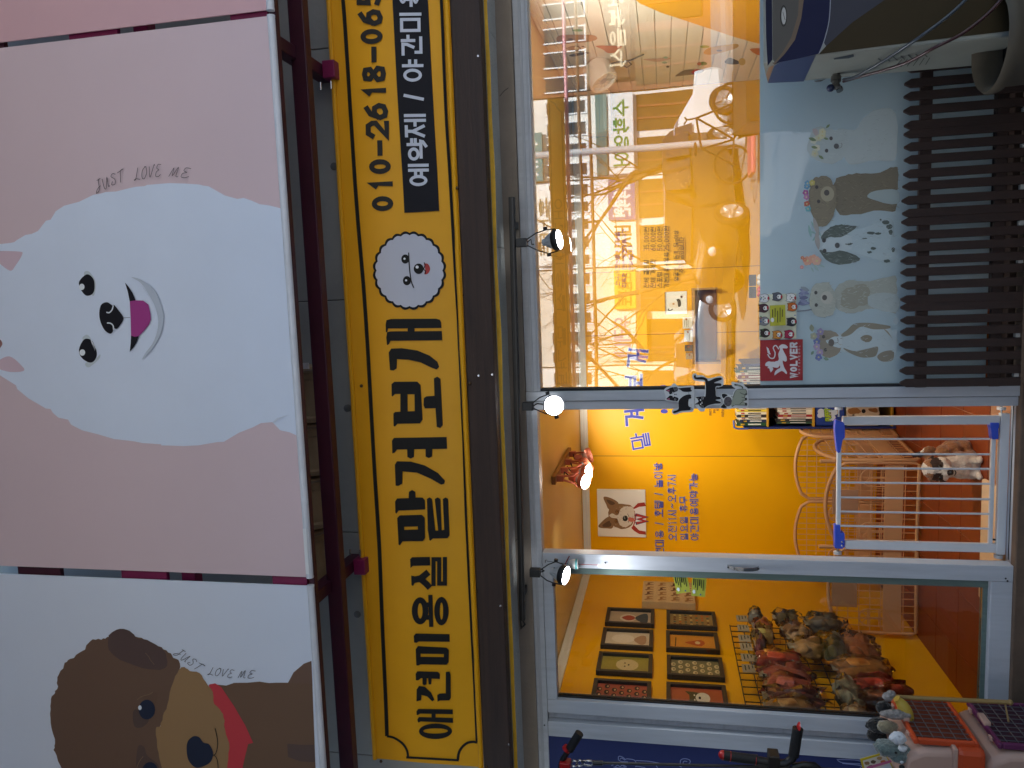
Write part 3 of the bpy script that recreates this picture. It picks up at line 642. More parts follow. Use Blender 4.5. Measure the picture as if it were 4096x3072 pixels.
HAND = {'J': [(.35,.95),(.9,1),(.6,.9),(.55,.2),(.35,-.05),(.0,-.1),(.25,.2),(.8,.4)], 'U': [(0,.9),(.12,.1),(.4,.0),(.75,.9),(.78,.1),(1,.1)], 'S': [(.9,.85),(.5,1),(.2,.8),(.7,.45),(.6,.05),(.1,.1),(.3,.35)], 'T': [(0,.9),(.5,.98),(1,1.05),(.55,.98),(.4,.4),(.3,0)],
        'L': [(.5,1),(.4,.5),(.25,.05),(0,.0),(.3,.1),(1,.0)], 'O': [(.6,1),(.15,.7),(.15,.15),(.55,.0),(.9,.45),(.75,.9),(.5,1),(.8,.95)], 'V': [(.1,.95),(.35,.05),(.9,1),(1,.95)], 'E': [(.95,.95),(.4,1),(.25,.7),(.6,.55),(.2,.4),(.15,.05),(.6,0),(.95,.15)], 'M': [(0,0),(.3,.9),(.35,.1),(.75,1),(.75,.1),(1,.05)]}
def hand(p, R, word, a, b, h, w=2.2):
    d = (b[0]-a[0], b[1]-a[1]); L = math.hypot(*d); ex = (d[0]/L, d[1]/L); ey = (ex[1], -ex[0]); n = len(word); cw = L/n
    for i, c in enumerate(word):
        pts = [(a[0]+ex[0]*(cw*(i+.06+.84*x)+h*.22*y)+ey[0]*h*y, a[1]+ex[1]*(cw*(i+.06+.84*x)+h*.22*y)+ey[1]*h*y) for x, y in HAND[c]]
        p.ribbon(TX, [N(R, *q) for q in pts], w, smooth=True)
hand(pr, 'A0', 'JUST', (605,1215), (795,1140), 70); hand(pr, 'A0', 'LOVE', (845,1140), (1020,1112), 75); hand(pr, 'A0', 'ME', (1062,1115), (1200,1125), 62)
pr.build('printed_picture', b1)
MB().box(P(1200,2290,YP).x, P(1200,2110,YP).x, YP-.0150, YP-.0135, ZP+.004, ZP+.018).build('maker_label', mat('paper_label', '#dedfe0', .6), b1)

pr = Print(facing('A2', YS), .0004)
BR, DBR, TAN = '#6e5546', '#5b4844', '#9c7b56'
pr.poly('#73594b', [(1815,1130),(1855,1055),(1920,1000),(1968,982),(1975,1140)], smooth=False)
pr.poly('#725846', [(1330,1128),(1430,1138),(1480,1121),(1560,1120),(1640,1113),(1700,1122),(1745,1120),(1820,1120),(1974,1128),(2003,1900),(1480,1900),(1400,1400)])
pr.poly('#604e48', [(1815,1505),(1900,1512),(1986,1512),(1991,1622),(1900,1618),(1820,1590)])
hd = [(318,1290),(328,1205),(360,1160),(365,1085),(405,1010),(445,970),(520,918),(572,858),(640,848),(700,835),(850,830),(930,850),(1000,890),(1060,930),(1110,970),(1138,1020),(1100,1180),(1040,1330),(1000,1450),(1020,1600),(1030,1900),(480,1900),(400,1690),(345,1560),(350,1500),(325,1400)]
pr.poly(BR, jag(hd, 9, 4, random.Random(3)))
pr.poly(DBR, jag([(683,842),(692,812),(740,785),(800,783),(848,815),(870,845),(930,850),(1000,890),(1048,940),(1055,1010),(1010,1040),(900,1025),(760,975),(690,910)], 4, 3, random.Random(4)))
pr.ribbon('#77604f', [(918,932),(940,955),(950,975),(975,1005)], 4, smooth=True)
mz = [(1140,1030),(1165,1025),(1200,1045),(1260,1060),(1300,1115),(1345,1180),(1355,1255),(1400,1300),(1420,1360),(1420,1420),(1447,1500),(1440,1600),(1430,1700),(1400,1900),(1060,1900),(1030,1700),(1000,1560),(990,1480),(985,1405),(1010,1395),(1030,1330),(1060,1260),(1080,1150),(1110,1080)]
pr.poly('#c8424a', [(1320,1132),(1360,1124),(1400,1150),(1480,1270),(1550,1390),(1600,1500),(1568,1508),(1545,1600),(1520,1720),(1500,1900),(1400,1900),(1420,1400),(1380,1300),(1330,1250)])
pr.poly(TAN, jag(mz, 5, 3, random.Random(5)))
pr.poly('#594842', [(840,1310),(870,1290),(940,1350),(900,1400),(850,1395)], smooth=True); pr.poly('#5e4b44', [(870,1530),(910,1525),(930,1580),(1000,1640),(990,1700),(870,1700)], smooth=True); pr.poly('#6b5243', [(900,1215),(985,1180),(990,1240),(975,1260),(930,1225)], smooth=True)
pr.poly('#252c40', ell(928,1290,52,63)); pr.poly('#dfe4ea', ell(884,1278,11,15)); pr.poly('#252c40', ell(948,1685,52,64))
pr.ribbon('#8d7258', [(866,1228),(900,1205),(940,1195),(965,1180)], 3, smooth=True); pr.ribbon('#8d7258', [(860,1670),(880,1620),(905,1585)], 3, smooth=True)
pr.poly('#252c40', [(1179,1540),(1188,1488),(1222,1459),(1258,1464),(1285,1498),(1322,1510),(1346,1560),(1336,1612),(1300,1642),(1240,1657),(1192,1612)], smooth=True)
pr.ribbon('#2a2626', [(1345,1580),(1364,1565),(1376,1500),(1360,1408)], 5, smooth=True); pr.ribbon('#2a2626', [(1350,1575),(1372,1605),(1380,1680)], 4, smooth=True)
REG['A2b'] = REG['A2']
hx = Print(facing('N', YS), .0035)
hand(hx, 'A2', 'JUST', (1095,935), (1255,1055), 55, 2.0); hand(hx, 'A2', 'LOVE', (1310,1068), (1470,1090), 50, 2.0); hand(hx, 'A2', 'ME', (1500,1090), (1612,1092), 48, 2.0)
pr.build('printed_picture', b2); hx.build('printed_words', b2)

# magenta steel frame carrying the boards
af = thing('awning_steelwork', 'magenta painted steelwork with side brackets behind the awning boards', 'steelwork', (0,-.6,2.8))
def beamline(name, m, a, b, w, h): MB().bar(a, b, w, h).build(name, m, af, bevel=.004)
zA = P(*N('A0',1930,600), -.62).z
p0 = P(*N('A0',1935,900), -.60); p1 = P(*N('A2',2120,300), -.60)
beamline('front_beam', M_mag, (-3.1,-.60,p1.z), (2.4,-.60,p0.z), .05, .062)
beamline('lower_edge_rail', M_mag, (-3.1,YP+.03,ZP+.012), (2.3,YP+.03,ZP+.012), .03, .022)
for z in (3.35, 4.05, 4.6): beamline('cross_beam', M_magl if z == 3.35 else M_mag, (-3.1,YP+.07,z), (2.3,YP+.07,z), .05, .06)
for x, sx in ((P(1365,290,-.34).x, 1), (P(1470,2250,-.34).x, -1)):
    zb3 = ZBT+.048; beamline('side_bracket', M_mag, (x,-.301,zb3), (x,-.81,zb3), .05, .055)
    c = Vector((x+.0, -.34, ZBT-.01))
    MB().box(x-.034, x+.034, -.405, -.301, ZBT-.034, ZBT+.018).build('bracket_foot', M_magl, af, bevel=.003)
    for dz in (-.01, .035): MB().tube([(x-.045*sx,-.39,ZBT+dz),(x-.075*sx,-.39,ZBT+dz)], .004, 8).build('bolt', M_steel, af)
for x in (xg(600,110), xg(600,2300)):
    for z0, z1, m in ((ZP+.03, ZP+.17, M_magl), (3.42, 3.62, M_magl), (3.9, 4.1, M_mag)): box('joint_plate', m, af, x-.05, x+.05, YP+.012, YP+.03, z0, z1)
# brown flared drums lying end to end on the ledge
M_pot = mat('brown_glazed_drum', '#98805f', .5, var=.25, scale=6, dirt=.3, bump=.15, bscale=30)
ys = [(100,445), (455,775), (790,1105), (1120,1480)]
for k, (ya, yb) in enumerate(ys):
    pA = P(*N('E7', 290, ya), -.46); pB = P(*N('E7', 310, yb), -.46); L = (pA-pB).length; ax = (pB-pA).normalized()
    nm = ['rightmost drum with a paper label on its rim', 'second drum from the right end', 'third drum from the right end', 'leftmost drum beside the magenta bracket'][k]
    t = thing('drum', 'brown flared drum above the banner, '+nm, 'drum', pA, 'brown drums lying end to end')
    prof = [(.0,0),(.082,0),(.088,.006),(.088,.018),(.074,.024),(.072,.05),(.066,.055),(.064,L*.45),(.070,L*.6),(.080,L*.78),(.082,L-.03),(.092,L-.022),(.092,L-.004),(.0,L-.003)]
    MB().lathe(prof, pA, ax, 28).build('body', M_pot, t, smooth=35)
    for h in (.012, L-.012): MB().lathe([(.0885,h-.004),(.093,h),(.0885,h+.004)], pA, ax, 28).build('rim', mat('drum_rim', '#7a6a58', .5, var=.2), t, smooth=60)
    if k == 0: MB().box(pA.x-.004, pA.x+.02, pA.y-.10, pA.y-.094, pA.z-.05, pA.z-.01).build('paper_label', mat('paper_label', '#dedfe0', .6), t)

# ================================================================== shop front: frames, glass, door
YF = -.03                                     # front face of the aluminium
fx = lambda xi, yi, Y=YF: P(xi, yi, Y).x
fz = lambda xi, yi, Y=YF: P(xi, yi, Y).z
XP_r, XP_m, XP_l = fx(2996,1555), fx(2996,1597), fx(2996,1634)       # two-part post right of the door
XS_r, XS_l, XS_g = fx(2996,2234), fx(2996,2294), fx(2996,2327)       # door leaf: right stile and its gasket band
XG_l, XJ_a, XJ_b, XJ_c = fx(2996,2851), fx(2996,2906), fx(2996,2940), fx(2996,3003)
ZT, ZTT, ZS = 2.052, 2.117, .115                                     # glass top, frame top, sill
M_glass = glass('window_glass', 2.3, (.97,.985,.975)); M_glass_door = glass('door_glass', 1.6, (.86,.87,.85))

wf = thing('display_window', 'wide aluminium framed display window with frosted dog film on its lower half', 'window', ((XP_r+2.3)/2, 0, ZS))
def rail(parent, name, x0, x1, z0, z1, y0=YF, y1=.05, m=M_alu, bev=.003): return box(name, m, parent, x0, x1, y0, y1, z0, z1, bevel=bev)
rail(wf, 'top_rail', XP_r, 2.4, ZT, ZTT)
box('rail_groove', M_alu2, wf, XP_r, 2.4, YF-.006, YF-.0005, ZT+.028, ZT+.040, bevel=.001)
box('rail_groove', M_alu2, wf, XP_r, 2.4, YF-.004, YF-.0005, ZT+.006, ZT+.014, bevel=.001)
rail(wf, 'right_jamb', 2.3, 2.38, ZS, ZT-.001)
rail(wf, 'bottom_rail', XP_r, 2.299, ZS-.012, ZS+.05, m=mat('brown_base_rail', '#3b2a22', .6, var=.2))
box('glass_bead', M_dark, wf, XP_r-.002, XP_r+.010, YF+.012, .04, ZS+.05, ZT)
box('pane', M_glass, wf, XP_r+.008, 2.3, .012, .018, ZS+.05, ZT)
# frosted film behind the glass
zfilm = 1.10; zfb = fz(3950,1100,.02)
M_film = mat('frosted_blue_film', '#c6dadf', .6, var=.05, scale=1.5)
tf = M_film.node_tree; pb_ = tf.nodes['Principled BSDF']; pb_.inputs['Coat Weight'].default_value = 1.0; pb_.inputs['Coat IOR'].default_value = 2.0; pb_.inputs['Coat Roughness'].default_value = .02; of = [n for n in tf.nodes if n.type == 'OUTPUT_MATERIAL'][0]
tl = tf.nodes.new('ShaderNodeBsdfTranslucent'); tl.inputs['Color'].default_value = (.60,.74,.82,1); mxs = tf.nodes.new('ShaderNodeMixShader'); mxs.inputs['Fac'].default_value = .25
tf.links.new(pb_.outputs[0], mxs.inputs[1]); tf.links.new(tl.outputs[0], mxs.inputs[2]); tf.links.new(mxs.outputs[0], of.inputs['Surface'])
YFI = .0096
film = box('frosted_film', M_film, wf, XP_r+.009, 2.29, YFI, YFI+.0006, zfb, zfilm)
box('base_strip', mat('orange_base_strip', '#c4621c', .5, var=.1), wf, XP_r+.012, fx(3970,1210,.02), .022, .026, ZS+.05, zfb-.002)
box('base_strip', mat('navy_base_strip', '#141a33', .5, var=.1), wf, fx(3970,1208,.02), 2.29, .022, .026, ZS+.05, zfb-.002)
# printed dogs on the film
rr = random.Random(11)
def flowers(p, pts, cols, r):
    for i, (x, y) in enumerate(pts):
        c = cols[i % len(cols)]
        for k in range(5): p.poly(c, ell(x+r*.6*math.cos(k*1.257+i), y+r*.6*math.sin(k*1.257+i), r*.55, r*.55, 8))
        p.poly('#d8c27a', ell(x, y, r*.3, r*.3, 8))
def leaf(p, x, y, dx, dy, w, c): p.poly(c, [(x,y),(x+dx*.5-dy*w,y+dy*.5+dx*w),(x+dx,y+dy),(x+dx*.5+dy*w,y+dy*.5-dx*w)], smooth=True)
def fur(p, cols, pts, n, L=26, w=3):      # short brush strokes inside an outline
    x0 = min(a for a, b in pts); x1 = max(a for a, b in pts); y0 = min(b for a, b in pts); y1 = max(b for a, b in pts); c = crom(pts, True, 3); k = 0
    while k < n:
        x, y = rr.uniform(x0, x1), rr.uniform(y0, y1); ins = False; j = len(c)-1
        for i in range(len(c)):
            if (c[i][1] > y) != (c[j][1] > y) and x < (c[j][0]-c[i][0])*(y-c[i][1])/(c[j][1]-c[i][1])+c[i][0]: ins = not ins
            j = i
        if not ins: k += .2; continue
        k += 1; a = rr.uniform(-.7,.7); p.ribbon(rr.choice(cols), [(x,y),(x+L*math.cos(a)*.6,y+L*math.sin(a)*.6),(x+L*math.cos(a),y+L*math.sin(a)+rr.uniform(-4,4))], w, w1=w*.3)
YD = YFI-.0006
Print.STEP = 0.000008
class FilmPrint(Print):          # the inks on the film are pale and slightly see-through in look
    def lift(s, c):
        if not isinstance(c, str): return c
        v = [int(c.lstrip('#')[i:i+2], 16) for i in (0, 2, 4)]; return '#%02x%02x%02x' % tuple(min(250, int(x*.78+f_*.24)) for x, f_ in zip(v, (196,216,224)))
    def poly(s, col, *a, **k): return Print.poly(s, s.lift(col), *a, **k)
    def ribbon(s, col, *a, **k): return Print.ribbon(s, s.lift(col), *a, **k)
def filmprint(R): return FilmPrint(facing(R, YD), .0002)
# 1 white dog with flower crown
p = filmprint('D0'); W1, W2 = '#b5bdb8', '#a3aeae'
b_ = [(700,1050),(850,1045),(900,980),(980,900),(1080,868),(1150,880),(1185,940),(1195,1040),(1190,1130),(1170,1290),(1000,1290),(870,1320),(780,1290)]
p.poly('#b6bfbb', jag(b_, 6)); p.poly(W1, jag([(470,1210),(520,1040),(600,1020),(720,1050),(800,1070),(790,1200),(740,1290),(640,1315),(540,1290)], 8)); p.poly('#bfa59c', [(510,1040),(545,1040),(560,1080),(530,1090)], smooth=True)
fur(p, ['#c3c9c4','#a7b0ae','#979f9a'], b_, 90); fur(p, ['#c8cdc7','#aab2ae'], [(540,1060),(760,1080),(780,1200),(640,1300),(540,1260)], 50)
flowers(p, [(520,1130),(560,1110),(590,1090),(545,1190),(530,1235),(590,1060)], ['#d9d2b4','#cfc79f','#d9cfa0'], 26)
for q in ((480,1110,60,20),(560,1250,40,30),(620,1030,30,-30),(500,1180,50,10),(600,1110,40,10)): leaf(p, *q, .22, '#6f7f4c')
p.poly('#3d3330', ell(660,1113,14,16)); p.poly('#3d3330', ell(624,1212,14,16)); p.poly('#453d3b', ell(703,1176,21,22)); p.ribbon('#77706b', [(715,1195),(745,1180),(745,1150)], 4, smooth=True)
p.build('printed_dog', film)['label'] = 'white printed dog wearing a daisy crown'
# 2 brown curly dog
p = filmprint('D0'); b_ = [(690,1460),(800,1400),(900,1400),(1060,1385),(1150,1345),(1195,1370),(1190,1560),(1180,1700),(1050,1690),(860,1720),(730,1730),(690,1620)]
p.poly('#6a5b42', jag(b_, 10)); fur(p, ['#7d6c4e','#57492f','#8a7a5c','#4f4330'], b_, 170)
p.poly('#9aa8a5', jag([(980,1545),(1190,1530),(1190,1640),(980,1600)], 8))
h_ = [(500,1450),(560,1425),(640,1425),(690,1500),(700,1600),(680,1740),(610,1820),(540,1800),(490,1650),(485,1530)]
p.poly('#75654a', jag(h_, 10)); fur(p, ['#85744f','#55462f','#93835f'], h_, 90); p.poly('#a08f6e', ell(630,1560,55,62)); p.poly('#3b302a', ell(625,1550,22,24)); p.poly('#2c2422', ell(545,1505,13,15)); p.poly('#2c2422', ell(560,1620,13,15))
flowers(p, [(465,1500),(470,1475),(508,1470),(455,1550),(462,1585),(465,1640),(475,1680)], ['#4f84a6','#5d93b5','#c8b24e','#9b3f7d','#b46a9a','#b8452e','#5aa0a8'], 22)
p.build('printed_dog', film)['label'] = 'brown curly printed dog with blue flowers on its head'
# 3 spotted spaniel
p = filmprint('D1'); b_ = [(760,220),(880,235),(960,210),(1060,160),(1150,155),(1168,290),(1150,300),(1130,380),(1185,390),(1180,490),(1100,510),(1000,470),(860,440),(780,420)]
p.poly('#aebdc0', jag(b_, 6)); p.poly('#b9c4c4', jag([(560,270),(640,240),(740,250),(820,300),(830,380),(760,420),(640,440),(570,420)], 5))
e1 = [(580,290),(640,230),(720,200),(810,205),(865,215),(820,255),(740,300),(640,300),(600,330)]; e2 = [(570,400),(640,420),(760,410),(880,460),(880,490),(830,505),(750,520),(650,500),(600,460)]
for e in (e1, e2): p.poly('#454a40', jag(e, 6)); fur(p, ['#2f332b','#5f655a','#8e978f'], e, 60, 30)
for q in ((640,260,900,240),): pass
for x, y, rx, ry in ((980,265,34,12),(1040,270,26,10),(1100,180,30,16),(1130,215,26,20),(1140,260,16,22),(1000,390,24,12),(970,420,20,9),(1110,490,26,14),(1160,400,14,20),(930,310,20,5),(800,355,26,8),(820,350,14,5),(1060,160,8,10)): p.poly('#3d453c', jag(ell(x,y,rx,ry,8), 4, 2))
p.poly('#2b2622', ell(603,325,16,18)); p.poly('#2b2622', ell(608,410,16,18)); p.poly('#35322f', ell(710,365,20,22)); fur(p, ['#8f9a98','#c9d2d2'], b_, 60)
for q in ((510,330,50,-60),(480,250,60,20),(500,300,-20,-100),(540,230,40,60),(500,170,30,60)): leaf(p, *q, .12, '#7fa7a0')
leaf(p, 560,290,-40,-150,.12,'#9a8f86'); leaf(p, 560,400,-20,-140,.14,'#9a8f86')
flowers(p, [(515,475),(545,490),(470,490)], ['#d98f6f','#dfa083'], 34); flowers(p, [(430,465),(425,540),(450,480)], ['#c9603f','#d9787a'], 14)
for q in ((520,520,40,50),(560,520,50,20),(500,540,20,40)): leaf(p, *q, .15, '#9db7ae')
p.build('printed_dog', film)['label'] = 'black and white spotted printed spaniel with peach rose'
# 4 cream fluffy dog
p = filmprint('D1'); b_ = [(690,720),(780,650),(900,650),(1000,650),(1150,610),(1190,640),(1185,760),(1190,900),(1150,905),(1000,870),(880,900),(780,910),(690,850)]
p.poly('#9f9f8f', jag(b_, 9)); p.poly('#8d8671', jag([(740,740),(860,680),(960,700),(970,820),(860,870),(760,860)], 14)); fur(p, ['#b3b3a3','#8a8570','#a8a593','#c0c0b2'], b_, 170)
p.poly('#a8b0ac', jag([(980,760),(1185,760),(1190,900),(980,860)], 6)); fur(p, ['#b8bfba','#959b93'], [(980,770),(1180,770),(1180,890),(990,850)], 40)
h_ = [(490,760),(520,690),(620,660),(680,720),(690,800),(685,900),(610,945),(520,920),(485,840)]
p.poly('#a5a493', jag(h_, 8)); fur(p, ['#bdbba9','#8f8b78'], h_, 70); p.poly('#b5ae9c', ell(625,785,50,52)); p.poly('#41372f', ell(608,785,20,22)); p.poly('#332b26', ell(538,745,13,15)); p.poly('#332b26', ell(541,845,13,15))
for i in range(16): leaf(p, 490-rr.uniform(0,30), 740+rr.uniform(-20,120), -rr.uniform(40,75), rr.uniform(-25,25), .22, rr.choice(['#6a6c8f','#595b7d','#8284a3']))
p.ribbon('#6c6f78', [(505,880),(450,890),(388,895)], 10); leaf(p, 485,730,-70,-30,.2,'#7b8288')
p.build('printed_dog', film)['label'] = 'cream fluffy printed dog with lavender on its head'
# 5 beagle puppy with flower crown
p = filmprint('D1'); b_ = [(700,1090),(780,1060),(840,1000),(960,990),(1080,1000),(1130,1030),(1170,1080),(1195,1150),(1170,1280),(1090,1300),(1030,1270),(920,1260),(800,1230),(720,1200)]
p.poly('#b5c0c0', jag(b_, 4)); p.poly('#81735b', [(740,1085),(790,1045),(850,995),(960,988),(1060,1000),(1135,1015),(1120,1035),(1000,1040),(900,1020),(820,1080),(760,1100)], smooth=True)
p.poly('#7d7059', [(760,1190),(850,1215),(960,1195),(1035,1180),(1030,1235),(1000,1262),(900,1265),(800,1225)], smooth=True); p.poly('#7f705b', [(1035,1250),(1080,1220),(1150,1210),(1168,1240),(1150,1290),(1080,1300),(1040,1280)], smooth=True); p.poly('#8d7d63', [(1085,1040),(1120,1060),(1160,1130),(1140,1100)], smooth=True)
h_ = [(560,1100),(590,1050),(680,1060),(740,1110),(745,1170),(720,1230),(650,1270),(590,1250),(560,1190)]
p.poly('#8c7b62', jag(h_, 4)); p.poly('#c0c8c6', jag([(620,1140),(660,1110),(720,1095),(750,1130),(740,1185),(690,1180)], 4)); p.poly('#54463b', ell(662,1148,24,30)); p.poly('#39302a', ell(600,1100,13,14)); p.poly('#39302a', ell(615,1205,13,14)); p.ribbon('#5d5147', [(680,1150),(715,1145),(712,1110)], 5, smooth=True)
p.poly('#7a6a51', jag([(895,1110),(940,1085),(985,1095),(985,1130),(940,1145)], 4))
fur(p, ['#c9d2d1','#9aa6a5'], b_, 50); fur(p, ['#9b8a6f','#6e6049'], h_, 30)
flowers(p, [(540,1100),(545,1140),(545,1180),(570,1225),(560,1265),(520,1095),(575,1060)], ['#8f7aa0','#565f9b','#a88aad','#a88aad','#5a629f','#a9a480'], 26); leaf(p,520,1215,-20,30,.3,'#6f8a6c'); leaf(p,600,1270,40,15,.3,'#6f8a6c'); leaf(p,510,1060,-10,-60,.3,'#8d8d6a')
for x, y in ((1170,1180),(1175,1070),(1180,970)): p.poly('#b9c4c6', jag(ell(x,y,20,26,10), 3, 2))
p.build('printed_dog', film)['label'] = 'tan and white printed puppy wearing a violet flower crown'
Print.STEP = 0.00022

# two-part post right of the door
pt = thing('door_post', 'two part grey aluminium post between the open door and the display window', 'post', ((XP_l+XP_r)/2, 0, ZS))
rail(pt, 'fixed_jamb', XP_m+.0015, XP_r-.0005, ZS-.01, ZTT, YF-.004); rail(pt, 'door_jamb', XP_l, XP_m-.0015, ZS-.012, ZTT-.001, YF+.008)
box('jamb_gap', M_dark, pt, XP_m-.0015, XP_m+.0015, YF+.015, .05, ZS, ZTT-.01)
# door head, sill, left jamb
df = thing('door_frame', 'worn aluminium sliding door frame with head rail, sill and left jamb', 'door frame', (-1.2, 0, ZS))
zdt = fz(2157,1900)
rail(df, 'head_rail', -2.35, XP_l-.001, zdt, zdt+.068, YF+.002); box('head_groove', M_alu2, df, -2.35, XP_l-.001, YF-.003, YF+.0015, zdt+.024, zdt+.036)
rail(df, 'upper_head', -2.35, XP_l-.001, zdt+.069, 2.1175, YF-.006)
rail(df, 'sill', XJ_a, XP_l-.001, .06, .099, .002, .078, m=M_alu2); box('sill_groove', M_dark, df, XS_r, XP_l-.001, .045, .052, .0985, .1002)
zl0 = .09
rail(df, 'left_jamb', XJ_c, XJ_b-.001, zl0, zdt-.001, YF-.004); rail(df, 'jamb_channel', XJ_b, XJ_a-.001, zl0, zdt-.001, YF+.03, .06, m=M_alu2)
for r, x, y in (('C2',770,1455), ('D3',2065,85), ('D3',2080,105), ('C3',265,1305)):
    MB().lathe([(0,.002),(.003,.0015),(.004,0)], pl(r, x, y, YF-.004), (0,-1,0), 8).build('screw', M_dark, df)
# sliding leaf, pushed open to the left
lf = thing('sliding_door', 'glazed aluminium sliding door pushed open on the left with curved handle', 'door', ((XG_l+XS_r)/2, 0, ZS))
zg0, zg1 = fz(3955,2600), fz(2222,2600)
rail(lf, 'right_stile', XS_l, XS_r, ZS-.008, zdt-.0015, YF-.002, .035); rail(lf, 'left_stile', XJ_a, XG_l, ZS-.008, zdt-.0015, YF, .035)
rail(lf, 'bottom_rail', XG_l+.0005, XS_l-.0005, ZS-.008, zg0, YF, .035); rail(lf, 'top_rail', XG_l+.0005, XS_l-.0005, zg1, zdt-.0015, YF, .035)
M_gask = mat('greenish_glass_edge', '#5f716c', .4, var=.15, scale=10, stretch=(9,9,.8))
box('glazing_bead', M_gask, lf, XS_g, XS_l-.0005, -.004, .03, zg0, zg1); box('glazing_bead', M_gask, lf, XG_l+.0005, XS_g-.001, -.002, .03, zg0+.0005, zg0+.018); box('glazing_bead', M_dark, lf, XG_l+.0005, XG_l+.006, -.003, .03, zg0+.0185, zg1)
box('pane', M_glass_door, lf, XG_l+.006, XS_g-.0005, .008, .013, zg0+.0185, zg1)
hA = pl('C2', 1785, 1482, YF); hB = pl('C2', 2040, 1495, YF); hd = MB()
pts = [hA+Vector((0,0,0)), hA+Vector((0,-.012,-.004)), hA.lerp(hB,.2)+Vector((0,-.028,0)), hA.lerp(hB,.5)+Vector((0,-.034,0)), hA.lerp(hB,.8)+Vector((0,-.028,0)), hB+Vector((0,-.012,.004)), hB]
prev = None
for a, b in zip(pts[:-1], pts[1:]): hd.bar(a, b, .016, .005, up=Vector((0,-1,.01)))
hnd = hd.build('handle', M_steel, lf, bevel=.001)
for q in (hA, hB): MB().lathe([(0,.004),(.003,.004),(.0035,0)], q+Vector((0,-.013,0)), (0,-1,0), 10).build('handle_screw', M_dark, hnd)
# blue board left of the door
bl = thing('blue_board', 'dark blue wall board with white line drawings of dogs', 'board', (-2.3, YF, 0))
box('board', mat('blue_board_paint', '#081d5c', .6, var=.08, scale=3), bl, -3.0, XJ_c-.001, YF+.012, .05, -.1, fz(2146,2960))
box('edge_strip', M_alu, bl, -3.0, XJ_c-.001, YF-.003, .05, fz(2146,2960)+.001, fz(2130,2960)+.02)
LN = '#8f98c4'; _ln = ([(590,300),(592,278),(612,280),(640,300)], [(600,296),(612,288),(632,302)], [(592,300),(610,310),(650,312)], [(640,292),(690,300),(705,325)], [(700,303),(780,308),(860,322)], [(545,335),(580,325),(620,333),(640,345),(600,350),(560,345)],
            [(570,345),(585,333),(600,342),(615,333),(630,345)], [(980,330),(985,300),(1010,292),(1040,300),(1042,318),(1020,330),(1000,325),(1005,308),(1025,310)], [(920,335),(960,335),(990,345)], [(700,345),(705,340),(760,348)], [(828,335),(838,350)],
            [(1970,297),(2080,300),(2140,312)], [(1975,302),(2010,318),(2120,325)], [(2005,322),(2120,335),(2118,350)])
for _sel in (lambda q: q[0][0] < 900, lambda q: 900 <= q[0][0] < 1900, lambda q: q[0][0] >= 1900):
    p = Print(facing('E2', YF+.012), .0006)
    for pts in _ln:
        if _sel(pts): p.ribbon(LN, pts, 4.5, smooth=True)
    p.build('line_drawing', bl)


# ------------------------------------------------------------------ lights over the door
M_bulb = emis('lamp_face', (.92,.96,1.0), 22.0); M_bulbw = emis('lamp_face_warm', (1.0,.93,.82), 22.0)
YT = -.15
tA = P(*N('B0',1210,1278), YT); tB = P(*N('B2',1280,700), YT)
tr_ = thing('light_track', 'thin black light track on the lintel over the door', 'light track', ((tA.x+tB.x)/2, YT, tA.z), )
MB().bar(tA, tB, .026, .024).build('rail', M_black, tr_, bevel=.002)
MB().bar(tA+Vector((0,-.0135,-.004)), tB+Vector((0,-.0135,-.004)), .001, .004).build('slot', mat('slot_grey', '#3a3c42', .4), tr_)
for k in (.06, .94): MB().bar(tA.lerp(tB,k)+Vector((0,.013,0)), tA.lerp(tB,k)+Vector((0,.10,0)), .03, .014).build('mounting_clip', M_black, tr_)
MB().tube([tB, tB+Vector((-.02,0,-.01)), tB+Vector((-.045,.01,.01)), tB+Vector((-.05,.10,.03))], .004, 6).build('cable', M_black, tr_, smooth=60)
M_bfin = mat('white_lamp_body', '#a9adb0', .5, var=.05)
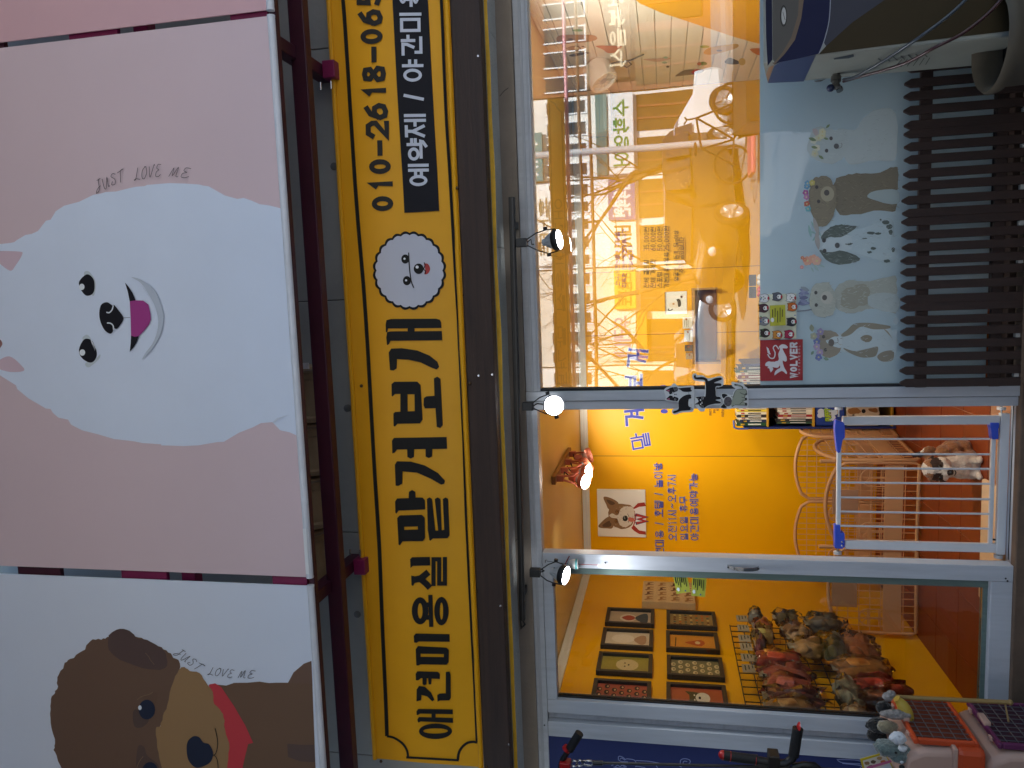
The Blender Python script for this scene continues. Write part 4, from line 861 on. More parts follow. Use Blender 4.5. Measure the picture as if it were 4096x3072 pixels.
def spot(label, base, face, aim, lamp_w, face_m=M_bulb, body=M_black, sc=1.0, angle=75, col=(.93,.96,1.0), group='spotlights on the track over the door'):
    """base: point on the track; face: middle of the glowing front; aim: direction the front looks"""
    base, face, aim = Vector(base), Vector(face), Vector(aim).normalized()
    t = thing('spotlight', label, 'spotlight', base, group)
    MB().bar(base, base+Vector((0,0,-.048*sc)), .036*sc, .036*sc).build('track_adapter', body, t, bevel=.003)
    back = face-aim*.115*sc; r = .043*sc
    hd = MB().lathe([(0,0),(.019*sc,0),(.019*sc,.042*sc),(.015*sc,.044*sc)], back, aim, 16).build('lamp_socket', body, t, smooth=40)
    MB().lathe([(.014*sc,.040*sc),(.017*sc,.055*sc),(.032*sc,.082*sc),(.038*sc,.088*sc)], back, aim, 20).build('heat_sink', M_bfin, t, smooth=40)
    for k in range(14):
        a = aim.cross(Vector((.3,.2,1))).normalized(); b = aim.cross(a); d = a*math.cos(k*2*math.pi/14)+b*math.sin(k*2*math.pi/14)
        hd.parent = t; MB().bar(back+aim*.056*sc+d*.019*sc, back+aim*.085*sc+d*.036*sc, .0025*sc, .003*sc).build('fin', M_bfin, t)
    MB().lathe([(.038*sc,.086*sc),(.044*sc,.092*sc),(r,.113*sc),(.0415*sc,.116*sc),(.040*sc,.110*sc)], back, aim, 28).build('lamp_collar', body, t, smooth=50)
    MB().lathe([(.0405*sc,.109*sc),(.036*sc,.117*sc),(.022*sc,.121*sc),(0,.122*sc)], back, aim, 24).build('lens', face_m, t, smooth=180)
    side = aim.cross(Vector((0,1,.01))); side = side.normalized() if side.length > .1 else Vector((1,0,0))
    top = base+Vector((0,0,-.046*sc))
    for s in (-1, 1):
        kn = face-aim*.055*sc+side*s*.050*sc
        MB().tube([top+side*s*.012*sc, top.lerp(kn,.5)+side*s*.012*sc, kn, face-aim*.012*sc+side*s*.046*sc], .0028*sc, 6).build('yoke_wire', body, t, smooth=60)
        MB().lathe([(0,-.004),(.009*sc,-.004),(.009*sc,.008*sc),(0,.008*sc)], kn+side*s*.004, side*s, 12).build('knob', body, t, smooth=40)
    MB().tube([top, top+Vector((.012,-.01,-.02))*sc, back+Vector((0,0,.01)), back], .0032*sc, 6).build('cord', body, t, smooth=60)
    L = bpy.data.lights.new('spotlight_bulb', 'SPOT'); L.energy = lamp_w; L.spot_size = RAD(angle*2); L.spot_blend = .6; L.shadow_soft_size = .035*sc; L.color = col
    lo = bpy.data.objects.new('bulb_light', L); COL.objects.link(lo); lo.parent = t; lo.location = face+aim*.012-base; lo.rotation_euler = (-aim).to_track_quat('Z','Y').to_euler()
    return t
b1_ = P(*N('E3',215,510), YT); spot('right hand black spotlight on the track, its lit face turned down', (b1_.x, YT, tA.z-.012), P(*N('E3',985,445), YT-.01), (.12,-.20,-1), 8)
b2_ = P(*N('C2',60,155), YT); spot('middle spotlight on the track glaring straight at the street', (b2_.x, YT, tA.z-.014), P(*N('C2',345,150), YT-.06), (.10,-.95,-.30), 6)
b3_ = P(*N('C2',90,1530), YT); spot('left hand black spotlight on the track beside the door handle stile', (b3_.x, YT, tA.z-.02), P(*N('C2',445,1560), YT-.01), (-.12,-.32,-1), 7)

# ================================================================== inside the shop
BLU = '#3b45b0'
YW = YB-.0006
def wallword(label, cat='lettering', Y=YW):
    return thing('wall_lettering', label, cat, (0, YW, 1.5), 'vinyl letters on the yellow wall')
# vinyl lettering, white halo first, then the blue letters
def line(pr, R, s, p0, p1, h, t=.10, col=BLU, halo='#d9d2c4'):
    up = (-h, (p1[1]-p0[1])*0)
    if halo: text(pr, halo, s, p0, p1, up, t=t*1.5, squeeze=.86)
    text(pr, col, s, p0, p1, up, t=t, squeeze=.86)
for s, p0, p1, h, lab in (('애견미용 / 호텔 / 놀이방', (1258,1465), (1241,620), 68, 'top line of the opening notice in blue letters, with two slashes'), ('오전11시~오후7시', (1362,1272), (1353,715), 66, 'opening hours line in blue letters with the figures 11 and 7'),
                          ('일요일 휴무', (1456,1270), (1448,900), 62, 'short two word line of blue letters below the opening hours'), ('야간미용예약가능', (1545,1274), (1533,710), 66, 'bottom line of blue letters in the opening notice')):
    t = wallword(lab); p = Print(facing('C2', YW)); line(p, 'C2', s, p0, p1, h); p.build('letters', t)
t = wallword('big blue shop name letters curving across the yellow wall')
for ch, R, o, ex, ey, w in (('맡','C2',(1148,492),(-22,-128),(-150,26),14), ('겨','C2',(1092,305),(-10,-135),(-148,14),22), ('보','C1',(1078,1590),(0,-140),(-140,0),22), ('개','C1',(1102,1395),(18,-150),(-150,-14),22)):
    k = REG[R][2]; p = Print(facing('N', YW))
    for c, ww in (('#cfc7b8', w*1.45), (BLU, w)): glyph(p, c, ch, N(R, *o), (ex[0]/k, ex[1]/k), (ey[0]/k, ey[1]/k), ww/k)
    p.build('letter', t)
for q_ in (ell(270, 925, 70, 42, 16), ell(250, 462, 76, 34, 16)):
    p = Print(facing('E5', YW)); p.poly(BLU, q_); p.build('paw_dot', t)
t = wallword('small dark lines of vinyl letters above the bookshelf')
p = Print(facing('E5', YW))
for x, s, a, b in ((1165,'미용문의',1005,880), (1240,'강아지',965,885), (1305,'훈련',920,880), (1395,'상담환영',1035,885)): text(p, '#4a2a3c', s, (x,a), (x,b), (-42,0), t=.1)
p.build('letters', t)
t = wallword('violet three line vinyl notice seen behind the window glass')
p = Print(facing('C1', YW)); VI = '#93506a'
for x, s, a, b in ((890,'한국애견연맹 자격증을',712,262), (945,'취득한 전문애견미용사가',728,236), (998,'운영합니다',590,372)): text(p, VI, s, (x,a), (x,b), (-36,0), t=.11)
p.build('letters', t)
t = wallword('dark price list in vinyl letters with won amounts')
p = Print(facing('C1', YW)); PD = '#5a4a1c'
for x, s, a, b, n, c, d in ((1132,'전체 클리핑',732,492,'35,000원',425,222), (1187,'전체 가위컷',732,490,'60,000원',422,222), (1242,'스포팅',730,592,'50,000원',422,218), (1298,'기본미용+목욕',735,430,'25,000원',428,213)):
    text(p, PD, s, (x,a), (x,b), (-42,0), t=.11); text(p, PD, n, (x,c), (x,d), (-42,0), t=.11)
for x, s, a, b in ((1376,'얼굴컷, 다듬기, 5kg이상',672,250), (1420,'추가요금있습니다',605,305)): text(p, PD, s, (x,a), (x,b), (-38,0), t=.11)
p.build('letters', t)

# corgi picture on canvas
YC = YB-.022
c4 = [pl('C2',*q, YC) for q in ((697,848),(1098,848),(1112,1240),(712,1240))]
xa_, xb_ = (c4[2].x+c4[3].x)/2, (c4[0].x+c4[1].x)/2; za_, zb_ = (c4[1].z+c4[2].z)/2, (c4[0].z+c4[3].z)/2
cv = thing('corgi_picture', 'square canvas of a corgi in a red and white jersey on the yellow wall', 'picture', (xa_, YC, za_))
box('canvas', mat('canvas_white', '#e8e6e0', .7, var=.03), cv, xa_, xb_, YC, YB-.001, za_, zb_, bevel=.003)
p = Print(facing('C2', YC), .0008)
p.poly('#9d342c', [(1000,1000),(1040,960),(1095,952),(1108,985),(1070,1000),(1010,1040)], smooth=False); p.poly('#9d342c', [(985,1165),(1010,1190),(1050,1215),(1108,1222),(1104,1195),(1040,1175),(1005,1140)])
p.poly('#e6e6ea', [(1005,1010),(1050,990),(1104,985),(1108,1195),(1050,1185),(1005,1140),(995,1075)])
p.ribbon('#a5332e', [(1000,1020),(1022,1075),(1000,1160)], 9, smooth=True)
text(p, '#2b3566', 'W', (1108,1145), (1108,1040), (-78,0), t=.33); text(p, '#b83a32', 'W', (1106,1142), (1106,1042), (-72,0), t=.24)
FA, FB = '#8a6a4b', '#5f4835'
p.poly(FA, [(755,920),(765,905),(810,915),(860,940),(880,965),(850,985),(800,1010),(775,965)], smooth=True); p.poly(FA, [(712,1150),(730,1125),(780,1080),(830,1065),(845,1100),(830,1165),(780,1168),(730,1165)], smooth=True)
p.poly(FB, [(780,930),(820,940),(850,960),(830,975),(800,965)], smooth=True); p.poly(FB, [(745,1145),(790,1110),(820,1110),(815,1150),(770,1158)], smooth=True)
p.poly(FA, jag([(800,1010),(850,970),(920,965),(990,985),(1015,1030),(1010,1100),(980,1150),(920,1175),(860,1160),(810,1120),(795,1060)], 4, 4))
p.poly('#d6cec2', jag([(870,1060),(905,1000),(950,985),(1000,1000),(1010,1060),(990,1120),(940,1160),(890,1140),(870,1090),(820,1080),(805,1060),(830,1045)], 4, 4))
p.poly('#2a201a', ell(868,1030,14,15)); p.poly('#c68b4a', ell(868,1030,9,10)); p.poly('#17110e', ell(868,1030,6,7)); p.poly('#2a201a', ell(862,1108,14,15)); p.poly('#c68b4a', ell(862,1108,9,10)); p.poly('#17110e', ell(862,1108,6,7))
p.poly('#20211f', ell(935,1086,22,24)); p.poly('#7b7d7d', ell(928,1080,6,8)); p.ribbon('#3b2f2a', [(955,1050),(968,1080),(960,1120)], 4, smooth=True); p.poly('#c5705e', [(962,1080),(990,1078),(1012,1092),(1008,1112),(985,1115),(962,1105)], smooth=True)
rr2 = random.Random(5)
for i in range(70):
    x, y = rr2.uniform(830,1000), rr2.uniform(975,1165); p.ribbon(rr2.choice(['#b59c80','#6d523a','#e2dcd2','#93745a']), [(x,y),(x+rr2.uniform(8,16),y+rr2.uniform(-6,6))], 2.2, w1=.6)
p.build('printed_corgi', cv)

# pink cluster of lamps on the ceiling
M_pk = mat('dusty_pink_metal', '#b5624c', .45, var=.08); bA = plz('E4',845,490,ZC-.012); bB = plz('E4',540,1060,ZC-.012)
cl = thing('ceiling_lamp', 'wooden ceiling bar with four dusty pink spotlights inside the door', 'lamp', bA.lerp(bB,.5))
MB().bar(bA, bB, .045, .022).build('wooden_bar', mat('oak_bar', '#8a5a2c', .5, var=.2, stretch=(8,8,8)), cl, bevel=.002)
dpt = [bA.lerp(bB, k).y for k in (.12,.40,.68,.92)]
heads = [((1230,570),(.25,.25,-1),.12,1), ((1190,740),(.5,.35,-.7),.40,1), ((1180,900),(.1,-.35,-.9),.68,0), ((1130,1060),(-.1,-.5,-.8),.92,0)]
for (fx_, fy_), aim, k, lit in heads:
    bs_ = bA.lerp(bB, k); face = pl('E4', fx_, fy_, bs_.y); aim = Vector(aim).normalized(); sc = .85
    hd = MB().bar(bs_, bs_+Vector((0,0,-.05)), .034, .034).build('lamp_base', M_pk, cl, bevel=.002)
    back = face-aim*.10
    MB().lathe([(0,0),(.022,.002),(.024,.045),(.020,.05)], back, aim, 16).build('lamp_socket', M_pk, cl, smooth=40)
    MB().lathe([(.018,.045),(.038,.085)], back, aim, 18).build('heat_sink', M_bfin, cl, smooth=40)
    MB().lathe([(.040,.078),(.047,.084),(.047,.108),(.044,.110),(.043,.102)], back, aim, 26).build('lamp_collar', M_pk, cl, smooth=50)
    MB().lathe([(.043,.101),(.03,.108),(0,.110)], back, aim, 22).build('lens', M_bulbw if not (k == .40) else M_bfin, cl, smooth=180)
    sd = aim.cross(Vector((0,0,1))).normalized()
    for s in (-1, 1): MB().tube([bs_+Vector((0,0,-.048))+sd*s*.012, (bs_+Vector((0,0,-.05))).lerp(face,.45)+sd*s*.022, face-aim*.04+sd*s*.048], .006, 6).build('yoke_arm', M_pk, cl, smooth=60)
    MB().tube([bs_+Vector((0,0,-.05)), bs_.lerp(back,.5)+Vector((.03,0,-.01)), back], .0035, 6).build('cord', M_black, cl, smooth=60)
    if k != .40:
        L = bpy.data.lights.new('ceiling_bulb', 'SPOT'); L.energy = 20 if k < .9 else 8; L.spot_size = RAD(150); L.spot_blend = .7; L.shadow_soft_size = .035; L.color = (1.0,.90,.72)
        lo = bpy.data.objects.new('bulb_light', L); COL.objects.link(lo); lo.parent = cl; lo.location = face+aim*.015-cl.location; tgt = {.12: Vector((-.62,YB,1.42)), .68: Vector((-1.25,YB,1.75)),   .92: Vector((-2.0,1.1,1.75))}[k]; lo.rotation_euler = (face-tgt).to_track_quat('Z','Y').to_euler(); L.spot_size = RAD(110)
# flat ceiling panel whose glare shows on the white boards
lp = thing('ceiling_light_panel', 'slim white light panel on the ceiling behind the display window', 'lamp', (.62,.20,ZC))
box('casing', M_white, lp, .30, .94, .11, .29, ZC-.012, ZC-.0005); box('diffuser', emis('panel_diffuser', (1.0,.95,.86), 5.0), lp, .31, .93, .12, .28, ZC-.0145, ZC-.0123)
La = bpy.data.lights.new('panel_light', 'AREA'); La.shape = 'RECTANGLE'; La.size = .6; La.size_y = .15; La.energy = 11; La.color = (1.0,.92,.78)
lo = bpy.data.objects.new('panel_light', La); COL.objects.link(lo); lo.parent = lp; lo.location = (0,0,-.017)

# recessed spot that throws the pool of light on the yellow wall
rs = thing('recessed_spotlight', 'small recessed ceiling spotlight throwing a bright pool on the yellow wall', 'lamp', (.36,.26,ZC))
MB().lathe([(.05,-.004),(.062,-.006),(.066,-.001)], (.36,.26,ZC), (0,0,1), 24).build('trim_ring', M_white, rs, smooth=60); MB().lathe([(0,-.003),(.05,-.0035)], (.36,.26,ZC), (0,0,1), 24).build('lens', M_bulbw, rs)
L = bpy.data.lights.new('recessed_bulb', 'SPOT'); L.energy = 85; L.spot_size = RAD(46); L.spot_blend = 1.0; L.shadow_soft_size = .04; L.color = (1.0,.92,.74)
lo = bpy.data.objects.new('bulb_light', L); COL.objects.link(lo); lo.parent = rs; lo.location = (0,0,-.02); lo.rotation_euler = (Vector((.36,.26,ZC))-Vector((.30,YB,1.58))).to_track_quat('Z','Y').to_euler()
# left wall: eight framed pictures, the poster board
M_fr = mat('dark_brown_frame', '#241c17', .5, var=.15, scale=9)
XW = XL
fr = [('f1',[(785,320),(1178,340),(1175,465),(768,450)],'#b7a58c','upper row frame nearest the shop corner, a dog in red on grey paper'), ('f2',[(752,488),(1167,510),(1165,655),(730,635)],'#cfc0a6','upper row frame with a pale cream picture, second from the corner'),
      ('f3',[(717,687),(1162,710),(1160,872),(692,850)],'#93862f','upper row frame with a round white dog face on olive'), ('f4',[(675,908),(1152,938),(1147,1128),(645,1103)],'#a5482c','upper row frame nearest the street, rows of tiny faces on red'),
      ('g1',[(1277,343),(1682,360),(1698,490),(1277,472)],'#a08245','lower row frame nearest the shop corner, small figures on ochre'), ('g2',[(1272,512),(1702,535),(1720,683),(1275,660)],'#cf8a22','lower row frame with an orange dog standing on mustard'),
      ('g3',[(1280,715),(1743,740),(1758,905),(1280,885)],'#6f6741','lower row frame with pale dots on grey olive'), ('g4',[(1275,940),(1770,968),(1797,1165),(1277,1138)],'#b0542c','lower row frame nearest the street, a husky face on rust red')]
def wallrect(q, X):
    w = [plx('C3', *c, X) for c in q]; ys_ = sorted(v.y for v in w); zs_ = sorted(v.z for v in w)
    return ((ys_[0]+ys_[1])/2, (ys_[2]+ys_[3])/2, (zs_[0]+zs_[1])/2, (zs_[2]+zs_[3])/2)
rf = random.Random(2)
for key, q, col, lab in fr:
    y0, y1, z0, z1 = wallrect(q, XW+.03); t = thing('framed_picture', lab, 'picture', (XW, y0, z0), 'framed dog pictures on the left wall'); w = .022
    for a, b, c, d in ((y0,y1,z1-w,z1), (y0,y1,z0,z0+w), (y0,y0+w,z0+w,z1-w), (y1-w,y1,z0+w,z1-w)): box('frame_side', M_fr, t, XW+.002, XW+.03, a, b, c, d, bevel=.002)
    box('print', mat('print_'+key, col, .5, var=.12, scale=9), t, XW+.001, XW+.012, y0+w, y1-w, z0+w, z1-w)
    yc, zc = (y0+y1)/2, (z0+z1)/2; H, Wd = z1-z0-2*w, y1-y0-2*w
    p = Print(lambda x, y, off: Vector((XW+.012+off, yc-x, zc+y)), .0006)      # x to the right as one faces the wall
    if key in ('f4','g3'):
        for i in range(-1, 2):
            for j in range(-3, 4):
                cx_, cy_ = i*Wd*.33+(.16*Wd if j % 2 else 0), j*H*.15
                if abs(cx_) > Wd*.46: continue
                p.poly('#cbb98d' if key == 'g3' else '#3a2a20', ell(cx_, cy_, Wd*.11, H*.05)); p.poly('#8a7a4a' if key == 'g3' else '#c9a37a', ell(cx_, cy_-H*.012, Wd*.05, H*.02))
    elif key == 'g4':
        p.poly('#4c4628', [(-.3*Wd,.05*H),(-.32*Wd,.22*H),(-.12*Wd,.14*H),(.12*Wd,.14*H),(.32*Wd,.22*H),(.3*Wd,.05*H),(.25*Wd,-.1*H),(-.25*Wd,-.1*H)]); p.poly('#dcd6c4', ell(0,-.12*H,.28*Wd,.14*H)); p.poly('#1d1913', ell(0,-.06*H,.07*Wd,.025*H))
        for s in (-1,1): p.poly('#e8e2d2', ell(s*.12*Wd,.04*H,.04*Wd,.015*H))
    elif key == 'f3':
        p.poly('#c9b483', ell(0,-.05*H,.36*Wd,.24*H)); p.poly('#6a562e', ell(-.1*Wd,0,.04*Wd,.02*H)); p.poly('#6a562e', ell(.1*Wd,0,.04*Wd,.02*H)); p.poly('#4f4020', ell(0,-.08*H,.05*Wd,.02*H))
    elif key == 'g1':
        for i in range(-2,3):
            for j in range(-3,4): p.poly(rf.choice(['#c96a2c','#5f6a58','#d8c27a','#7a4426']), ell(i*Wd*.19, j*H*.13, Wd*.06, H*.035, 7))
    elif key == 'g2':
        p.poly('#b5531f', [(-.2*Wd,-.2*H),(-.1*Wd,.02*H),(0,.16*H),(.12*Wd,.04*H),(.22*Wd,-.18*H),(0,-.28*H)], smooth=True); p.poly('#e0c89a', ell(0,-.12*H,.1*Wd,.06*H)); p.ribbon('#4d3413', [(-.3*Wd,.36*H),(.3*Wd,.38*H)], .006)
    elif key == 'f2':
        p.poly('#e2d5c2', ell(-.05*Wd,.1*H,.3*Wd,.26*H)); p.poly('#b08a6a', [(-.3*Wd,-.3*H),(0,-.15*H),(.3*Wd,-.3*H),(.2*Wd,-.42*H),(-.25*Wd,-.42*H)], smooth=True)
    else:
        p.poly('#d6ccb9', ell(0,.05*H,.3*Wd,.2*H)); p.poly('#a8482f', [(-.2*Wd,.05*H),(0,.2*H),(.2*Wd,.05*H),(.1*Wd,-.1*H),(-.1*Wd,-.1*H)], smooth=True); p.poly('#3b4a52', [(-.35*Wd,-.3*H),(0,-.12*H),(.35*Wd,-.3*H),(.3*Wd,-.42*H),(-.3*Wd,-.42*H)], smooth=True)
    p.build('printed_motif', t)
y0, y1, z0, z1 = wallrect([(1083,102),(1500,125),(1520,295),(1075,275)], XW+.05)
pb2 = thing('dog_breed_board', 'pale wooden board printed with rows of brown dog breeds', 'board', (XW, y0, z0))
box('board', mat('birch_board', '#c9a878', .6, var=.1, scale=5, stretch=(1,1,6)), pb2, XW+.002, XW+.05, y0, y1, z0, z1, bevel=.003)
p = Print(lambda x, y, off: Vector((XW+.05+off, y1-(y1-y0)*x, z0+(z1-z0)*y)), .0006); rf = random.Random(8)
for i in range(4):
    for j in range(4):
        cx_, cy_ = .15+i*.235, .12+j*.25; c = rf.choice(['#6b3f20','#8a5a2c','#4a2c1a','#a5733c'])
        p.poly(c, [(cx_-.08,cy_-.02),(cx_-.06,cy_+.04),(cx_+.04,cy_+.04),(cx_+.07,cy_+.09),(cx_+.1,cy_+.06),(cx_+.06,cy_+.0),(cx_+.05,cy_-.08),(cx_+.03,cy_-.08),(cx_+.02,cy_-.01),(cx_-.04,cy_-.01),(cx_-.05,cy_-.08),(cx_-.07,cy_-.08)])
p.build('printed_dogs', pb2)

# toy display: black wire grid on the left wall, toys in bags
gy0, gy1, gz0, gz1 = .10, 1.20, .40, 1.14; XGd = XW+.03
gr = thing('wire_display_grid', 'black wire display grid on the left wall carrying dog toys', 'display grid', (XW, .7, gz0))
mb = MB()
n1 = 15; n2 = 10
for i in range(n1+1): y = gy0+(gy1-gy0)*i/n1; MB().tube([(XGd,y,gz0),(XGd,y,gz1)], .003, 5).build('wire', M_black, gr)
for j in range(n2+1): z = gz0+(gz1-gz0)*j/n2; MB().tube([(XGd+.006,gy0,z),(XGd+.006,gy1,z)], .003, 5).build('wire', M_black, gr)
M_bag = glass('clear_bag', 1.5, (.97,.97,.95))
M_card = mat('header_card', '#9c9580', .6, var=.15, scale=20)
toys = [('squeaky ball','grey',45,390,44,36,'#8f8b84'),('fruit toy','orange',105,462,66,38,'#d2691a'),('bone','cream',110,540,72,34,'#c9a65a'),('knotted toy','maroon',90,615,38,56,'#7a2838'),('fish toy','olive and red',300,398,90,26,'#7f6a3a'),
        ('sausage toy','tan',350,490,76,28,'#b78048'),('duck toy','white and orange',405,555,84,36,'#d8b48a'),('glove toy','cream',480,640,126,54,'#c39a63'),('slipper toy','grey',610,440,130,46,'#6f675c'),('crocodile toy','dark green',690,640,88,96,'#3a3f22'),
        ('cat plush','orange',885,645,118,84,'#b8662c'),('harness pack','red orange',240,742,160,44,'#b83c1c'),('sandal toy','coral',300,850,175,52,'#b8523a'),('sandal toy pack','salmon',310,958,150,62,'#bd5848'),('cushion toy','wine red',365,1040,200,42,'#6e2a2a'),
        ('rolled mat','beige',330,1128,165,48,'#a58352'),('striped towel','mustard',900,800,180,54,'#b87a2c'),('snack pouch','bright red',1020,955,140,44,'#b02a18'),('rope toy','teal and white',800,1000,80,84,'#8f9a8c'),('fluffy ball','white',850,1190,80,36,'#c4b09a'),
        ('chew pack','brown',1050,1062,150,34,'#6b3a24'),('snack stick pack','rust red',1190,1000,95,28,'#a03018')]
ry = random.Random(4)
for nm, cw, x, y, rx, ry_, col in toys:
    c = plx('D3', x, y, XW+.12); k = (c-CAMPOS).length/FPX/2.011
    hz, hy = rx*k, ry_*k*2.2; t = thing('dog_toy', '%s %s hanging on the wire display grid' % (cw, nm), 'dog toy', c, 'bagged dog toys on the wire grid')
    mm = mat('toy_'+col[1:], tuple(v*.78 for v in hexc(col)), .6, var=.35, scale=30, bump=.3, bscale=60, sheen=.3)
    rot = Matrix.Rotation(ry.uniform(-.35,.35), 3, 'X')
    if 'plush' in nm or 'toy' in nm and 'pack' not in nm:
        MB().ball((c.x-.01, c.y, c.z), (.035, hy, hz*.92), 24, jit=.3, rot=rot).build('plush_body', mm, t, smooth=70)
        for s in (-1, 1): MB().ball((c.x+.012, c.y+s*hy*.55, c.z-s*hz*.35), (.03, hy*.42, hz*.4), 12, jit=.3).build('plush_limb', mm, t, smooth=70)
    else:
        MB().pillow((c.x-.005, c.y, c.z), (.034, hy*.95, hz*.95), 26, .45, .14, rot).build('pouch', mm, t, smooth=60)
        MB().pillow((c.x+.022, c.y, c.z+hz*.1), (.012, hy*.5, hz*.4), 16, .4, .05, rot).build('pouch_label', mat('toy_label_'+col[1:], tuple(min(.8, v*1.6+.06) for v in hexc(col)), .4, var=.3, scale=40), t, smooth=60)
    MB().box(c.x+.0, c.x+.002, c.y-hy*.55, c.y+hy*.55, c.z+hz*.78, c.z+hz*1.08).build('header_card', M_card, t)
    MB().tube([(c.x,c.y,c.z+hz),(c.x-.03,c.y,c.z+hz*1.12),(XGd,c.y,c.z+hz*1.12)], .002, 5).build('hook', M_steel, t)
    MB().ball((c.x, c.y, c.z), (.055, hy*1.12, hz*1.06), 16, jit=.6).build('clear_bag', M_bag, t, smooth=25)
for k, (x, y) in enumerate(((1950,745),(1940,655),(1925,585),(1915,500),(1960,835),(1905,420))):
    c = plx('C3', x, y, XW+.14); t = thing('price_card', 'small pale price card above the toys, number %s from the corner' % ['one','two','three','four','five','six'][k], 'price card', c, 'price cards above the toys')
    t['label'] = ['fifth price card from the shop corner above the toys','fourth price card from the shop corner above the toys','third price card from the shop corner above the toys','second price card from the shop corner above the toys','price card nearest the street above the toys','price card nearest the shop corner above the toys'][k]
    box('card', M_card, t, c.x, c.x+.002, c.y-.042, c.y+.042, c.z-.03, c.z+.032)
    p = Print(lambda a, b, off, c=c: Vector((c.x+.002+off, c.y-a, c.z+b)), .0005)
    for j in range(3): p.ribbon('#3d3a2a', [(-.032,.016-.018*j),(.025-.012*j,.016-.018*j)], .006)
    p.build('printed_lines', t)

# ------------------------------------------------------------------ beige folding pen
M_pen = mat('beige_plastic', '#d3a172', .5, var=.06, scale=6)
pen = thing('folding_pen', 'folding beige plastic dog pen of gridded panels with arched tops', 'dog pen', (-1.4,1.3,ZF))
def penpanel(a, b, z0, zs, zp, plate=None, base=.10):
    """a, b: floor ends; zs: shoulder height, zp: arch height"""
    a, b = Vector((a[0],a[1],0)), Vector((b[0],b[1],0)); d = b-a; L = d.length; d.normalize(); nrm = Vector((0,0,1)).cross(d)
    def at(s, z): return a+d*(s*L)+Vector((0,0,z))
    fr_ = MB(); arch = lambda s: zs+(zp-zs)*math.sin(math.pi*s)**.8 if zp > zs else zs
    pts = [at(.02,z0+.02), at(.0,z0+.05), at(.0,zs-.03)]+[at(s/14, arch(s/14)) for s in range(1,14)]+[at(1,zs-.03), at(1,z0+.05), at(.98,z0+.02)]
    fr_.tube(pts, .011, 7, closed=True); root = fr_.build('panel_frame', M_pen, pen, smooth=60)
    g = MB()
    for i in range(1, 12): s = i/12; g.bar(at(s,z0+.03), at(s,arch(s)-.004), .004, .004)
    zz = z0+.09
    while zz < zp-.02:
        ss = [s/40 for s in range(41) if arch(s/40) > zz]
        if len(ss) > 1: g.bar(at(ss[0],zz), at(ss[-1],zz), .004, .004)
        zz += .06
    g.build('grid_bars', M_pen, root)
    q = MB(); q.hexa([at(.02,z0+.10)-nrm*.004, at(.98,z0+.10)-nrm*.004, at(.98,z0+.10+base)-nrm*.004, at(.02,z0+.10+base)-nrm*.004], [at(.02,z0+.10)+nrm*.003, at(.98,z0+.10)+nrm*.003, at(.98,z0+.10+base)+nrm*.003, at(.02,z0+.10+base)+nrm*.003]); q.build('kick_plate', M_pen, root, bevel=.002)
    if plate:
        for s0, s1, za, zb in plate:
            q = MB(); q.hexa([at(s0,za)-nrm*.006, at(s1,za)-nrm*.006, at(s1,zb)-nrm*.006, at(s0,zb)-nrm*.006], [at(s0,za)+nrm*.006, at(s1,za)+nrm*.006, at(s1,zb)+nrm*.006, at(s0,zb)+nrm*.006]); q.build('solid_plate', mat('beige_plate', '#b98f6e', .5, var=.05), root, bevel=.002)
    # cottage window and round rosette moulded in the grid
    for sx in (.18, .82):
        w = MB(); c = at(sx, (z0+zs)/2+.06); R_ = .05
        w.tube([c+d*(R_*math.cos(t))+Vector((0,0,R_*math.sin(t))) for t in [math.pi*i/8 for i in range(9)]], .005, 5)
        for t_ in (.25,.5,.75): w.bar(c, c+d*(R_*math.cos(math.pi*t_))+Vector((0,0,R_*math.sin(math.pi*t_))), .004, .004)
        for dx in (-.05,0,.05): w.bar(c+d*dx, c+d*dx-Vector((0,0,.12)), .006, .006)
        for dz in (0,-.06,-.12): w.bar(c-d*.05+Vector((0,0,dz)), c+d*.05+Vector((0,0,dz)), .006, .006)
        w.build('window_tracery', M_pen, root)
    return root
zs1 = pl('D2', 700, 760, 1.22).z; zp1 = pl('D2', 610, 930, 1.22).z
xf0, xf1 = pl('D2', 1000, 600, 1.22).x, pl('D2', 1000, 1275, 1.22).x
penpanel((xf1,1.22), (xf0,1.20), ZF, zs1-.02, zp1, [(.38,.68,.42,.56)]); penpanel((XL+.03,1.2), (xf1-.02,1.22), ZF, zs1-.02, zp1-.02, [(.3,.6,.42,.56)])
zs2 = pl('D2', 445, 880, 1.85).z; zp2 = pl('D2', 370, 650, 1.85).z
xb0, xb1, xb2 = pl('D2', 500, 372, 1.85).x, pl('D2', 500, 905, 1.85).x, pl('D2', 500, 1440, 1.85).x
penpanel((xb1+.01,1.85), (xb0,1.84), ZF, zs2, zp2); penpanel((max(xb2, XL+.04),1.84), (xb1-.01,1.85), ZF, zs2, zp2)
penpanel((xf0+.015,1.2), (xf0+.06,1.62), ZF, zs1-.02, zp1+.02); penpanel((xf0+.07,1.63), (xb0+.06,1.84), ZF, zs1+.02, zp1+.05)
for z in (.30,.55): MB().tube([(xf0+.008,1.2,z),(xf0+.008,1.2,z+.08)], .012, 8).build('hinge', M_pen, pen, smooth=40); MB().tube([(xf1-.01,1.22,z),(xf1-.01,1.22,z+.08)], .012, 8).build('hinge', M_pen, pen, smooth=40)

